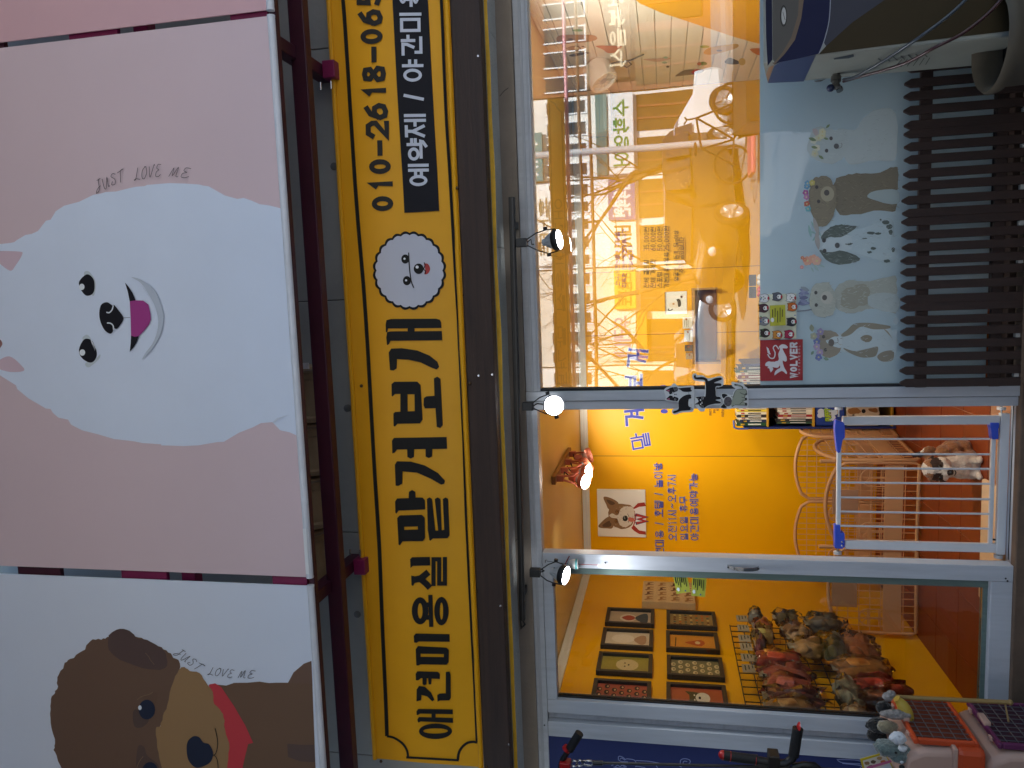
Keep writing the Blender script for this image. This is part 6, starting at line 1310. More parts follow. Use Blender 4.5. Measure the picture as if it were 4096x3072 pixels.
p.poly(SW, jag([(130,1330),(145,1300),(175,1300),(205,1300),(235,1295),(245,1330),(225,1350),(190,1345),(195,1360),(175,1385),(165,1360),(150,1350),(155,1340)], 3, 3)); p.ribbon(SW, [(240,1200),(215,1170),(195,1190),(210,1230),(200,1270),(170,1270),(150,1240)], 9, smooth=True)
for k in range(4): p.poly(SW, [(140+k*10,1180+k*22),(158+k*8,1195+k*20),(170,1245),(150,1230)])
p.build('sign_print', t)
# card framed with dog faces
t = thing('dog_face_card', 'square card with cartoon dog faces around a yellow centre', 'card', pl('D1',90,1100,YN))
MB().prism([pl('D1',x,y,YN) for x, y in ((82,760),(380,752),(380,1112),(82,1122))], (0,-.002,0)).build('card', mat('cream_card', '#d5d6bd', .5, var=.03), t)
p = Print(facing('D1', YN-.002), .0005); rd = random.Random(12)
spots = [(125,790,'#d8d8d8'),(230,778,'#5d6068'),(340,785,'#e0e0dc'),(120,870,'#4a3038'),(350,860,'#c56a2c'),(125,975,'#8a8a8e'),(345,980,'#33333a'),(130,1070,'#3a2f2c'),(230,1085,'#cf8a3c'),(325,1080,'#a02a4a')]
for x, y, c in spots:
    p.poly('#2a2426', ell(x, y, 40, 37)); p.poly(c, ell(x, y, 37, 34))
    for s in (-1,1): p.poly('#2a2426', [(x-34,y+s*12),(x-46,y+s*28),(x-16,y+s*34)]); p.poly(c, [(x-33,y+s*15),(x-41,y+s*27),(x-18,y+s*31)])
    p.poly('#e6e4de', ell(x+12, y, 18, 17)); p.poly('#1a1718', ell(x+4, y, 5, 6, 8)); p.poly('#1a1718', ell(x-8, y-12, 4, 4, 8)); p.poly('#1a1718', ell(x-8, y+12, 4, 4, 8)); p.poly('#b8323c', ell(x+30, y+rd.uniform(-6,6), 7, 14, 8))
for k in range(14): p.poly(rd.choice(['#3f7a3a','#a02a3a','#2f5a9a']), ell(rd.choice([96,370]) if k % 2 else rd.uniform(95,370), rd.uniform(765,1105), 6, 6, 6))
p.poly('#b8b43c', [(168,848),(292,843),(295,1008),(170,1014)])
for k, (a, b) in enumerate(((880,960),(870,940),(890,985),(865,980),(880,940))): p.ribbon('#4a4a28', [(190+k*20,b),(190+k*20,a)], 7)
p.poly('#dfe0dc', ell(188,965,14,18)); p.build('card_print', t)
def bizcard(lab, q):
    t = thing('business_card', lab, 'business card', pl('C3',*q[0],.0), 'yellow green business cards stuck on the door glass')
    MB().prism([pl('C3',x,y,.0065) for x, y in q], (0,-.0012,0)).build('card', mat('lime_card', '#a3a83a', .5, var=.04), t)
    p = Print(facing('C3', .0053), .0004); f = lambda u, v: tuple(q[0][k]*(1-u)*(1-v)+q[1][k]*u*(1-v)+q[2][k]*u*v+q[3][k]*(1-u)*v for k in (0,1))
    for k in range(6): p.ribbon('#33391f', [f(.12+.14*k,.1), f(.12+.14*k,.45+.12*((k*7) % 3))], 7 if k % 3 else 11)
    p.poly('#d3dae0', [f(.15+.16*a, .78+.12*b) for a, b in ((-.6,0),(0,-.9),(.7,-.6),(.8,.6),(0,.9))]); p.poly('#33509a', [f(.62,.86),f(.7,.86),f(.7,.94),f(.62,.94)]); p.build('card_print', t)
bizcard('upper tilted lime business card on the door glass', [(1332,62),(1445,46),(1476,198),(1362,214)]); bizcard('lower lime business card on the door glass', [(1492,69),(1610,86),(1597,240),(1483,229)])
# little bell charm on the stile
c = pl('C2', 525, 1465, YF-.03)
t = thing('bell_charm', 'small white wind bell with a red mark hanging on the door stile', 'bell', c)
MB().lathe([(.004,.034),(.016,.03),(.022,.015),(.023,-.008),(.021,-.012),(.019,-.008)], c, (0,0,1), 18).build('bell', mat('white_porcelain', '#c9c6c0', .3, var=.1, scale=30), t, smooth=50)
MB().tube([c+Vector((0,0,.034)), pl('C2', 285, 1440, YF-.012)], .0012, 5).build('string', M_dark, t); MB().tube([c+Vector((0,0,-.01)), pl('C2', 715, 1473, YF-.03)], .0012, 5).build('cord', mat('red_cord', '#8a2a22', .6), t); MB().ball(pl('C2', 718, 1474, YF-.03), .005, 8).build('bead', M_white, t, smooth=180)
MB().lathe([(.0232,-.008),(.0236,-.003),(.0232,.001)], c, (0,0,1), 18).build('painted_band', mat('teal_band', '#4f9a9a', .4), t)
MB().tube([pl('C2', 430, 1480, YF-.05), pl('C2', 472, 1398, YF-.02)], .0025, 6).build('red_wire', mat('red_wire', '#7a2018', .4), t)
t = thing('wall_hook', 'small metal screw hook in the head of the door stile', 'hook', pl('C2',285,1440,YF)); MB().tube([pl('C2',285,1432,YF), pl('C2',285,1432,YF-.012), pl('C2',272,1432,YF-.016), pl('C2',272,1452,YF-.012)], .002, 6).build('hook_wire', M_steel, t, smooth=60)

# ================================================================== picket fence before the film
YFN = -.11; M_pk2 = mat('dark_brown_pickets', '#2d1a14', .62, var=.35, scale=7, bump=.3, bscale=50, stretch=(14,14,1.2), dirt=.2)
fn = thing('picket_fence', 'low dark brown picket fence standing before the frosted window', 'fence', (.2,YFN,.1))
cs = [('D0',y) for y in (640,745,860,980,1050,1155,1260,1375,1475,1590)]+[('D1',y) for y in (85,155,265,365,470,565,672,785,850,955,1048,1152,1255,1365,1465)]
ztp = fz(3608,800,YFN); zsh = fz(3634,800,YFN); pk = None; wv = .0165
xsn = [pl(R, 1700, y, YFN).x for R, y in cs]
for i, x in enumerate([xsn[0]+.056*k for k in (6,5,4,3,2,1)]+xsn):
    if pk is None:
        x00 = x; pts = [(x-wv,.149),(x+wv,.149),(x+wv,zsh),(x+.004,ztp),(x-.004,ztp),(x-wv,zsh)]
        pk = MB().prism([(a,YFN-.012,b) for a, b in pts], (0,.016,0)).build('picket', M_pk2, fn, bevel=.002)
    else:
        o = pk.copy(); COL.objects.link(o); o.parent = fn; o.matrix_parent_inverse = pk.matrix_parent_inverse.copy(); o.location = (x-x00, random.uniform(-.001,.001), random.uniform(-.004,.003)); o.rotation_euler = (0, 0, 0)
zr = fz(3700,800,YFN); box('upper_rail', M_pk2, fn, xsn[-1]-.02, xsn[0]+.5, YFN+.005, YFN+.022, zr-.022, zr+.022, bevel=.002)
zr = .235; box('lower_rail', M_pk2, fn, xsn[-1]-.02, xsn[0]+.5, YFN+.005, YFN+.022, zr-.022, zr+.018, bevel=.002)
for k, x in enumerate(xsn[::3]): box('foot_block', mat('white_foot_block', '#a9a9a6', .6, var=.1), fn, x+.018, x+.036, YFN-.0, YFN+.02, .149, .166)

# ================================================================== dispensing machine at the right edge
XMC = PX(*N('D0',480,640), 0.88).x; XMC = .76; YM0, YM1 = -.62, -.30
zmt = pl('D0', 130, 300, YM0).z
mc = thing('oil_machine', 'tall workshop machine with navy curve and olive front at the right edge', 'machine', (1.2,-.4,0))
M_mcs = mat('pale_machine_side', '#8d8f86', .55, var=.08, dirt=.3); M_mcg = mat('grey_machine_panel', '#5c574f', .5, var=.08, dirt=.2)
prof = [(YM0,-.02),(YM1,-.02),(YM1,zmt-.10),(YM1-.05,zmt-.04),(YM0+.05,zmt),(YM0,zmt-.03)]
MB().prism([(XMC,a,b) for a, b in prof], (1.1,0,0)).build('cabinet', M_mcs, mc, bevel=.006)
p = Print(facing('D0', YM0-.0005), .0006)
XQ = lambda pts: [(max(-3000,x), y) for x, y in pts]
p.poly('#352a14', [(1090,0),(1500,-400),(2300,-400),(2300,225),(1500,318),(1000,380),(560,437),(620,370),(830,180)], rough=.65)
p.poly('#3c3c44', [(655,0),(700,-300),(1500,-400),(1090,0),(830,180),(620,370),(600,340),(640,180)], rough=.65)
p.poly('#0e1338', [(440,0),(450,-300),(700,-300),(655,0),(640,180),(600,335),(560,432),(400,470),(250,500),(205,520),(290,430),(370,320),(420,150)], rough=.6)
p.ribbon('#8d909a', [(662,-300),(655,0),(642,180),(602,335),(562,432)], 7, smooth=True)
p.poly('#6b5a4a', [(400,0),(405,-300),(452,-300),(440,0),(420,150),(370,320),(290,430),(205,520),(185,505),(205,500),(270,420),(340,300),(395,120)], rough=.35)
p.poly('#57534d', [(190,0),(190,-300),(405,-300),(400,0),(395,120),(340,300),(270,420),(205,500),(192,480)], rough=.65)
p.poly('#0c1030', [(130,-300),(182,-300),(184,0),(188,480),(150,530),(138,300)], rough=.6)
p.ring('#2c2a28', 278, 128, 28, 86, 8); p.poly('#b5b3ac', ell(280,128,19,68), rough=.25); p.ribbon('#4a4844', [(272,95),(290,160)], 4)
p.build('front_graphics', mc)
ps2 = Print(sidewall('D0', XMC, -1), .0008)
ps2.poly('#1c2458', [(150,668),(205,530),(250,500),(540,440),(440,655)], rough=.3); ps2.poly('#9a6a3a', [(138,600),(160,540),(200,525),(152,664)], rough=.3)
ps2.build('side_curve', mc); ps2 = Print(sidewall('D0', XMC, -1), .0008); ps2.poly('#3c4248', [(680,470),(840,435),(845,455),(800,470),(685,480)])
for k in range(7): ps2.ribbon('#4a4d4c', [(1040+k*60,470-k*7),(1075+k*60,500-k*7)], 10)
for k in range(6): ps2.ribbon('#3a3c3c', [(1170+k*50,545-k*5),(1230+k*45,478-k*3)], 6)
ps2.poly('#4c4e4c', [(520,650),(620,635),(580,655),(540,660)]); ps2.build('side_marks', mc)
# coupling with two hoses
cc = PX(*N('D0',700,640), XMC-.02)
t = thing('hose_coupling', 'metal hose coupling with two thin hoses on the side of the machine', 'coupling', cc)
MB().lathe([(0,-.03),(.014,-.03),(.014,-.012),(.018,-.01),(.018,.006),(.013,.008),(.013,.02),(.017,.022),(.017,.032),(0,.034)], cc, (-1,-.2,.1), 16).build('coupling_body', mat('dull_steel', '#6d6a64', .35, metal=.8, var=.2), t, smooth=40)
MB().ball(cc+Vector((-.03,-.01,.02)), .014, 12).build('valve_cap', mat('navy_cap', '#16203f', .4), t, smooth=180); MB().lathe([(0,-.006),(.012,-.006),(.012,.006),(0,.006)], cc+Vector((-.035,0,-.012)), (-.8,-.4,-.2), 12).build('knurled_nut', M_steel, t, smooth=40)
h1 = [(760,640),(850,620),(1000,540),(1200,415),(1400,280),(1600,130),(1760,-20),(1900,-200)]; h2 = [(760,655),(900,615),(1100,560),(1300,490),(1500,380),(1700,280),(1900,130),(2040,-20),(2160,-200)]
for nm, hh, cl_ in (('grey_hose', h1, '#3a4148'), ('red_hose', h2, '#3c1a1c')):
    MB().tube(crom([tuple(pl('D0', x, y, -.34-.36*min(1, i/4))) for i, (x, y) in enumerate(hh)], False, 5), .0052, 8).build(nm, mat(nm, cl_, .35, var=.1), t, smooth=60)
# rubber bucket
c = pl('D0', 2120, 400, -.62); c = Vector((c.x+.03, -.60, .03))
t = thing('bucket', 'pale rubber bucket with a dark inside at the foot of the machine', 'bucket', c)
zt_ = pl('D0', 1900, 430, -.62).z
MB().lathe([(0,0),(.11,0),(.12,.01),(.135,zt_-.07),(.150,zt_-.055),(.155,zt_-.03),(.146,zt_-.018),(.132,zt_-.03),(.125,zt_-.06),(.11,.03),(0,.025)], (c.x, c.y, .0), (0,0,1), 30).build('bucket_shell', mat('old_rubber', '#4a4234', .7, var=.25, dirt=.4), t, smooth=50)
MB().lathe([(.0,zt_-.11),(.124,zt_-.105)], (c.x, c.y, 0), (0,0,1), 30).build('dark_inside', mat('dark_inside', '#0c0d10', .1), t, smooth=60)  # dark disc filling the inside of the bucket

# ================================================================== pet carriers, plush toys and stick at the left edge
M_car = mat('beige_pink_plastic', '#b08f80', .5, var=.06, scale=5, bump=.05, bscale=30); M_or = mat('orange_plastic', '#b8431a', .45, var=.06); M_pu = mat('purple_plastic', '#5a1f4a', .45, var=.06); M_wire = mat('grey_wire', '#5c5f66', .4, metal=.5)
YC0 = -.62
def carrier(lab, q, trim, zfloor):
    """q: pixel corners (E1) of the wire window: near-top, far-top, far-bottom, near-bottom; the shell is built round it"""
    t = thing('pet_carrier', lab, 'pet carrier', (-1.4,YC0,zfloor), 'pet carriers stacked beside the door')
    return t
# upper carrier: shell spans z from zl to zh; the barred window fills a slanting shoulder on its right side
def make_carrier(lab, zl, zh, trim, xr, front=True):
    t = thing('pet_carrier', lab, 'pet carrier', (xr-.2,YC0,zl), 'pet carriers stacked beside the door')
    y0, y1 = YC0, YC0+.34; xl = xr-.42; H = zh-zl
    def section(y, ins):
        a = ins; return [(xl+a,y,zl+.012+a*.3),(xl+.03+a,y,zl+a*.3),(xr-.02-a,y,zl+a*.3),(xr-a*.8,y,zl+.02+a*.3),(xr-.008-a*.8,y,zh-.07),(xr-.03-a,y,zh-.02),(xr-.07-a,y,zh-a*.6),(xl+.07+a,y,zh-a*.6),(xl+.015+a,y,zh-.03),(xl+a,y,zh-.07)]
    secs = [section(y0,.022), section(y0+.012,.006), section(y0+.03,0), section(y0+.15,0), section(y1-.03,0), section(y1-.01,.008), section(y1,.03)]
    n = len(secs[0]); mb = MB(); vs = [v for s in secs for v in s]; fs = [tuple(range(n-1,-1,-1)), tuple(len(vs)-n+i for i in range(n))]
    for i in range(len(secs)-1):
        for k in range(n): fs.append((i*n+k, i*n+(k+1) % n, (i+1)*n+(k+1) % n, (i+1)*n+k))
    mb.add(vs, fs); sh_ = mb.build('shell', M_car, t, smooth=38, bevel=.006)
    # lower tray in the trim colour
    zt2 = zl+H*.36
    box('lower_tray', trim, t, xl-.006, xr+.006, y0-.006, y1+.006, zl-.001, zt2, bevel=.02)
    box('seam_lip', M_car, t, xl-.010, xr+.010, y0-.010, y1+.010, zt2-.004, zt2+.012, bevel=.005)
    # moulded ribs on the face towards the street
    for k in range(3): box('moulded_rib', M_car, t, xl+.07+k*.11, xl+.095+k*.11, y0-.005, y0+.01, zt2+.03, zh-.05, bevel=.005)
    # wire window on the right-hand side, in an open frame
    wy0, wy1, wz0, wz1 = y0+.035, y1-.035, zl+.03, zh-.055
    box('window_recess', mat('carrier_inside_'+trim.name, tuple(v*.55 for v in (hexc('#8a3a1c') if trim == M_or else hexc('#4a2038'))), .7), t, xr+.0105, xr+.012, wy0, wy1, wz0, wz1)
    for a, b, c_, d in ((wy0-.014,wy1+.014,wz1,wz1+.014), (wy0-.014,wy1+.014,wz0-.014,wz0), (wy0-.014,wy0,wz0,wz1), (wy1,wy1+.014,wz0,wz1)): box('window_frame', trim, t, xr-.0, xr+.022, a, b, c_, d, bevel=.004)
    wr = []
    for k in range(9): y = wy0+(wy1-wy0)*(k+.5)/9; MB().tube([(xr+.018,y,wz0),(xr+.018,y,wz1)], .0018, 5).build('wire', M_wire, t)
    for k in range(5): z = wz0+(wz1-wz0)*(k+.5)/5; MB().tube([(xr+.0205,wy0,z),(xr+.0205,wy1,z)], .0018, 5).build('wire', M_wire, t)
    box('latch', M_car, t, xr+.018, xr+.034, (wy0+wy1)/2-.035, (wy0+wy1)/2+.035, wz1-.006, wz1+.018, bevel=.004)
    for s in (.25,.8): box('hinge_tab', M_car, t, xr-.004, xr+.012, y0+.34*s-.012, y0+.34*s+.012, zh-.052, zh-.034, bevel=.003)
    return t, xl
xrC = pl('E1', 700, 900, YC0).x; zC1 = pl('E1', 420, 1000, YC0).z; zC0 = pl('E1', 1660, 1000, YC0).z; zD1 = zC0-.004; zD0 = .0-.02
tA_, xlC = make_carrier('upper beige pet carrier with orange tray and wire side window', zC0, zC1, M_or, xrC); make_carrier('lower beige pet carrier with purple tray under the orange one', zD1-(zC1-zC0), zD1, M_pu, xrC+.004)
if zD1-(zC1-zC0) > .0:
    t = thing('crate_stand', 'dark wooden crate under the stacked pet carriers', 'crate', (xrC-.2,YC0,0)); box('crate_side', M_pk2, t, xlC, xrC, YC0+.01, YC0+.33, -.019, zD1-(zC1-zC0)-.001, bevel=.004); box('crate_slat', M_pk2, t, xlC-.004, xrC+.004, YC0+.002, YC0+.0095, .02, .06)
# plush husky, dark plush, bone toy, teaser stick
def plush(name, lab, blobs, Y):
    t = thing(name, lab, 'plush toy', pl('E1', *blobs[0][0], Y), 'plush toys on the pet carriers')
    for (x, y), r, dy_, s, m, nm in blobs:
        c = pl('E1', x, y, Y); c.y += dy_; k = (Y-CAMPOS.y)/FPX/3.7114*r
        MB().ball(c, (k*s[0],k*s[1],k*s[2]), 44, jit=.16).build(nm, m, t, smooth=180)
    return t
PG, PW, PB, PC = (mat('plush_grey', '#5c6b68', .95, var=.3, scale=50, bump=.8, bscale=120, sheen=.5), mat('plush_white', '#c9cdd2', .95, var=.1, scale=50, bump=.8, bscale=120, sheen=.5), mat('plush_black', '#0c0c0d', .95, var=.3, scale=50, bump=.8, bscale=120, sheen=.3), mat('plush_cream', '#8f8468', .95, var=.2, scale=50, bump=.8, bscale=120, sheen=.5))
plush('husky_plush', 'grey and white husky plush lying beside the orange carrier', [((250,900),190,0,(.62,.8,1.25),PG,'plush_body'), ((300,680),105,-.03,(.85,.8,1.05),PW,'plush_muzzle'), ((330,980),120,-.02,(.7,.8,1.0),PG,'plush_head'), ((375,830),70,-.03,(.7,.7,.9),PW,'plush_cheek'), ((245,840),22,-.055,(1,.6,1),PB,'plush_eye'), ((335,1060),34,-.05,(1,.6,1.2),PB,'plush_nose'), ((330,975),26,-.055,(.8,.5,.9),PW,'plush_brow')], -.58)
plush('black_plush', 'black plush dog with cream face leaning on the door frame', [((70,560),180,0,(.55,.7,1.1),PB,'plush_body'), ((60,760),150,.02,(.55,.7,1.0),PB,'plush_leg'), ((130,300),130,.0,(.75,.7,.8),PB,'plush_head'), ((130,480),120,-.05,(.82,.6,1.1),PC,'plush_face')], -.42)
t = plush('bone_plush', 'speckled grey plush bone standing up between the toys', [((300,400),110,0,(.62,.6,1.9),mat('plush_speckle', '#8f8a86', .95, var=.45, scale=70, bump=.9, bscale=130), 'plush_shaft'), ((190,140),70,0,(.9,.8,1),mat('plush_speckle'), 'plush_knob'), ((250,110),60,.01,(.8,.8,.9),mat('plush_speckle'), 'plush_knob')], -.47)
t = thing('rubber_banana', 'yellow rubber banana toy standing on the orange carrier', 'toy', pl('E1',520,560,-.45))
MB().tube(crom([tuple(pl('E1',x,y,-.45)) for x, y in ((320,165),(390,240),(450,340),(500,460),(540,600))], False, 5), .02, 10, rs=[.008+.016*math.sin(math.pi*min(1,max(.12,i/20))) for i in range(21)]).build('banana_body', mat('banana_yellow', '#b59a3c', .45, var=.08), t, smooth=60)
t = thing('teaser_stick', 'long pale wooden stick hanging on a string beside the plush toys', 'stick', pl('E1',300,140,-.40))
MB().tube([pl('E1',270,140,-.40), pl('E1',2010,222,-.40)], .0085, 10).build('stick', mat('pale_dowel', '#8a7042', .5, var=.15), t, smooth=50); MB().ball(pl('E1',2005,222,-.40), .011, 10).build('stick_end', mat('pale_dowel'), t, smooth=180)
MB().tube([pl('E1',1930,235,-.40), pl('E1',2000,600,-.44)], .0035, 6).build('string', mat('pale_dowel'), t)
# leaflet with puppies
t = thing('puppy_leaflet', 'yellow edged leaflet with small puppies by the plush toys', 'leaflet', pl('D3',930,1600,-.55))
q = [(893,1535),(1085,1480),(1140,1560),(1200,1700),(950,1760)]; MB().prism([pl('D3',x,y,-.5) for x, y in q], (0,-.003,0)).build('paper', mat('leaflet_yellow', '#b8a31c', .5), t)
p = Print(facing('D3', -.503), .0004); p.poly('#c9c1b2', [(915,1550),(1090,1497),(1130,1565),(1190,1690),(960,1740)])
for x, y, c in ((950,1570,'#8a6a4a'),(1000,1560,'#5d4a3a'),(1050,1530,'#a5855a'),(980,1600,'#4a3a30'),(1080,1560,'#b8683a')): p.poly(c, jag(ell(x,y,22,14,8), 3, 2))
p.poly('#b8608a', [(945,1600),(1140,1545),(1150,1562),(950,1622)]); p.poly('#b9c2cc', [(1000,1640),(1130,1570),(1180,1660),(1050,1720)]); p.build('leaflet_print', t)

# folding scooter handlebars before the blue board
YH = -.45; sc_ = thing('scooter', 'folded black scooter handlebars with red trim before the blue board', 'scooter', pl('E2',240,345,YH))
e = lambda x, y, d=0: pl('E2', x, y, YH+d); M_rub = mat('black_rubber', '#101012', .65, var=.2, bump=.3, bscale=160); M_redp = mat('red_anodised', '#a01418', .35, var=.05)
MB().tube([e(345,130), e(280,235)], .018, 12).build('grip', M_rub, sc_, smooth=50); MB().tube([e(280,235), e(235,300), e(220,360)], .011, 10).build('bar', M_black, sc_, smooth=50)
MB().tube([e(270,222), e(258,236)], .0185, 12).build('grip_ring', M_redp, sc_, smooth=50); MB().box(*sorted((e(222,360).x, e(222,298).x)), YH-.025, YH+.02, e(290,330).z, e(222,330).z).build('clamp', M_redp, sc_, bevel=.004)
MB().tube([e(435,318), e(860,328), e(1450,342), e(2300,370)], .0055, 8).build('cable', M_black, sc_, smooth=60); MB().tube([e(430,318), e(492,320)], .010, 10).build('cable_end', M_black, sc_, smooth=40)
for k, (x, y) in enumerate(((310,322),(345,320))): MB().tube([e(x+20*math.cos(a), y+18*math.sin(a), .004*k) for a in [i*2*math.pi/12 for i in range(12)]], .004, 6, closed=True).build('chain_ring', M_steel, sc_, smooth=60)
MB().tube([e(358,308), e(420,305), e(432,318), e(420,334), e(362,330)], .0045, 8, closed=True).build('carabiner', M_steel, sc_, smooth=60)
MB().tube([e(1255,270), e(1350,285), e(1470,300)], .019, 12).build('grip', M_rub, sc_, smooth=50); MB().ball(e(1253,270), .019, 12).build('grip_cap', M_redp, sc_, smooth=180)
for x, y in ((1295,277),(1455,299)): MB().tube([e(x,y), e(x+5,y+1)], .0196, 12).build('grip_ring', M_redp, sc_)
MB().tube([e(1470,302), e(1600,325), e(1650,320), e(1690,290), e(1705,240)], .016, 10).build('bar', M_black, sc_, smooth=50); MB().tube([e(1698,270), e(1712,180), e(1725,100)], .0205, 12).build('grip', M_rub, sc_, smooth=50); MB().lathe([(0,.002),(.014,.002),(.0205,-.002)], e(1727,92), (.25,-.1,1), 14).build('grip_cap', M_redp, sc_, smooth=60)
MB().box(*sorted((e(1570,400).x, e(1570,252).x)), YH-.03, YH+.03, e(1605,330).z, e(1535,330).z).build('stem_clamp', mat('brown_black_clamp', '#1d1814', .5), sc_, bevel=.004)
MB().tube([e(1690,345), e(1760,330), e(1830,335), e(1860,360)], .013, 10).build('lever', M_black, sc_, smooth=50)

# ================================================================== the street behind the camera, seen mirrored in the window
M_tree = mat('winter_bark', '#5a4634', .9, var=.3, scale=4)
def tree(lab, x, y, h, seed):
    r = random.Random(seed); t = thing('winter_tree', lab, 'tree', (x,y,-.05), 'bare street trees'); tr = MB(); cr = MB()
    def grow(p, d, L, rad, lvl):
        n = 4; pts = [p]; q = Vector(p); dd = Vector(d)
        for i in range(n):
            dd = (dd+Vector((r.uniform(-.16,.16),r.uniform(-.16,.16),r.uniform(-.05,.12)))).normalized(); q = q+dd*(L/n); pts.append(q.copy())
        (tr if lvl == 0 else cr).tube(pts, rad, 7 if lvl < 2 else 4, rs=[rad*(1-.5*i/n) for i in range(n+1)])
        if lvl >= 5: return
        for k in range(3 if lvl < 2 else r.choice((2,3))):
            s = r.uniform(.45,1.0) if k else 1.0; b = pts[min(n, max(1, int(s*n)))]
            ax = Vector((r.uniform(-1,1),r.uniform(-1,1),r.uniform(-.1,.3))).normalized(); nd = (dd*r.uniform(.5,.9)+ax*r.uniform(.5,.8)).normalized()
            grow(b, nd, L*r.uniform(.58,.78), rad*r.uniform(.42,.58), lvl+1)
    grow(Vector((x,y,-.05)), Vector((r.uniform(-.1,.1),r.uniform(-.1,.1),1)), h*.34, h*.017, 0)
    tr.build('trunk', M_tree, t, smooth=60); cr.build('crown', M_tree, t, kind='stuff')
for lab, xi, yi, dist, h, sd in (('bare winter tree mirrored at the middle of the window', 2600, 1090, 14.5, 6.4, 3), ('bare winter tree mirrored beside the tall street pole', 2600, 620, 15.0, 6.8, 8), ('bare winter tree mirrored next to the door post', 2600, 1420, 15.5, 6.0, 21)):
    q = QR(xi, yi, dist); tree(lab, q.x, q.y, h, sd)
# parade of shops across the street
M_w1 = mat('pale_tiled_wall', '#e6e4de', .8, var=.08, scale=1.5, bump=.1, bscale=10); M_w2 = mat('beige_render_wall', '#dcd4c6', .8, var=.08, scale=1.2); M_w3 = mat('white_panel_wall', '#ebecec', .7, var=.05, scale=1); M_w4 = mat('brown_brick_wall', '#8a5a3e', .85, var=.15, scale=3)
M_win = mat('dark_window_glass', '#26303a', .12, var=.1, spec=.6); M_sf = mat('shopfront_glass', '#5a4a30', .15, var=.2, scale=.7)
DB = 22.0
def shop(lab, yiL, yiR, H, wm, signs, nw):
    x0 = QR(2600, yiL, DB).x; x1 = QR(2600, yiR, DB).x; t = thing('street_shop', lab, 'building', ((x0+x1)/2,-DB,0), 'shops across the street')
    box('wall', wm, t, x0+.01, x1-.01, -DB-7, -DB, -.2, H); box('roof', M_con, t, x0-.05, x1+.05, -DB-7.1, -DB+.25, H+.001, H+.22, bevel=.02)
    w = (x1-x0)/nw
    for fl_ in range(int((H-3.6)//2.6)+1):
        for i in range(nw):
            xa = x0+w*(i+.22); xb = x0+w*(i+.78); z0 = 3.9+fl_*2.6
            if z0+1.3 > H: continue
            wdw = box('window', M_win, t, xa, xb, -DB+.001, -DB+.03, z0, z0+1.25); box('window_frame', M_w3, t, xa-.04, xa, -DB+.001, -DB+.06, z0-.04, z0+1.29); box('window_frame', M_w3, t, xb, xb+.04, -DB+.001, -DB+.06, z0-.04, z0+1.29); box('window_sill', M_w3, t, xa-.05, xb+.05, -DB+.001, -DB+.10, z0-.10, z0-.041)
    for i in range(max(1, nw//2)):
        xa = x0+(x1-x0)*(i+.08)/max(1,nw//2); xb = x0+(x1-x0)*(i+.92)/max(1,nw//2); box('shop_window', M_sf, t, xa, xb, -DB+.001, -DB+.04, .25, 2.25)
        for k in range(1, 3): box('mullion', M_w4, t, xa+(xb-xa)*k/3-.03, xa+(xb-xa)*k/3+.03, -DB+.041, -DB+.07, .25, 2.25)
    for a, b, z0, z1, col, txt, tc in signs:
        sa = x0+(x1-x0)*a; sb_ = x0+(x1-x0)*b; s_ = box('sign_board', mat('sign_'+col[1:], col, .5, var=.03), t, sa, sb_, -DB+.05, -DB+.22, z0, z1, bevel=.01)
        if txt:
            p = Print(frame_of((sb_,-DB+.222,z0), (-1,0,0), (0,0,1), (0,1,0)), .002); W = sb_-sa; hh = z1-z0
            text(p, tc, txt, (W*.08,hh*.2), (W*.92,hh*.2), (0,hh*.6), t=.14); p.build('sign_lettering', s_)
shop('pale shop with teal signs mirrored at the right of the window', 700, 360, 8.6, M_w1, [(.02,.98,2.35,3.15,'#e3e6e6','수학영어',  '#3c8a4a'), (.02,.98,3.2,3.55,'#2f6a6a','', ''), (.0,.6,5.3,6.1,'#2f7f86','TAX', '#e6e6e6')], 4)
shop('white shop with navy sign band mirrored in the middle', 1060, 704, 7.4, M_w3, [(.02,.5,2.35,3.2,'#eeeae2','비사춘', '#3a3a34'), (.52,.98,2.35,3.2,'#2b4d9a','음악학원', '#e8e8e8'), (.05,.9,4.9,5.6,'#f0efe9','황토', '#8a7a5a')], 5)
shop('beige shop with orange signs mirrored next to the door post', 1460, 1064, 8.0, M_w2, [(.05,.55,2.4,3.3,'#efe6da','우리네', '#5a7ab0'), (.05,.55,2.05,2.36,'#d08a2a','', ''), (.58,.97,2.4,3.1,'#d8b83a','보람포토', '#7a5a1a')], 5)
shop('brown brick shop mirrored behind the machine', 356, -150, 6.6, M_w4, [(.1,.9,2.4,3.2,'#5a3a1c','행복음식', '#e0d0b0')], 5)
shop('pale shop mirrored behind the door opening', 1900, 1464, 7.0, M_w1, [(.1,.9,2.4,3.2,'#d8d8d0','부동산', '#3a4a7a')], 5)
shop('tall white shop at the far left of the street', 2700, 1904, 9.5, M_w3, [(.1,.5,2.4,3.2,'#c9b48a','', '')], 7)

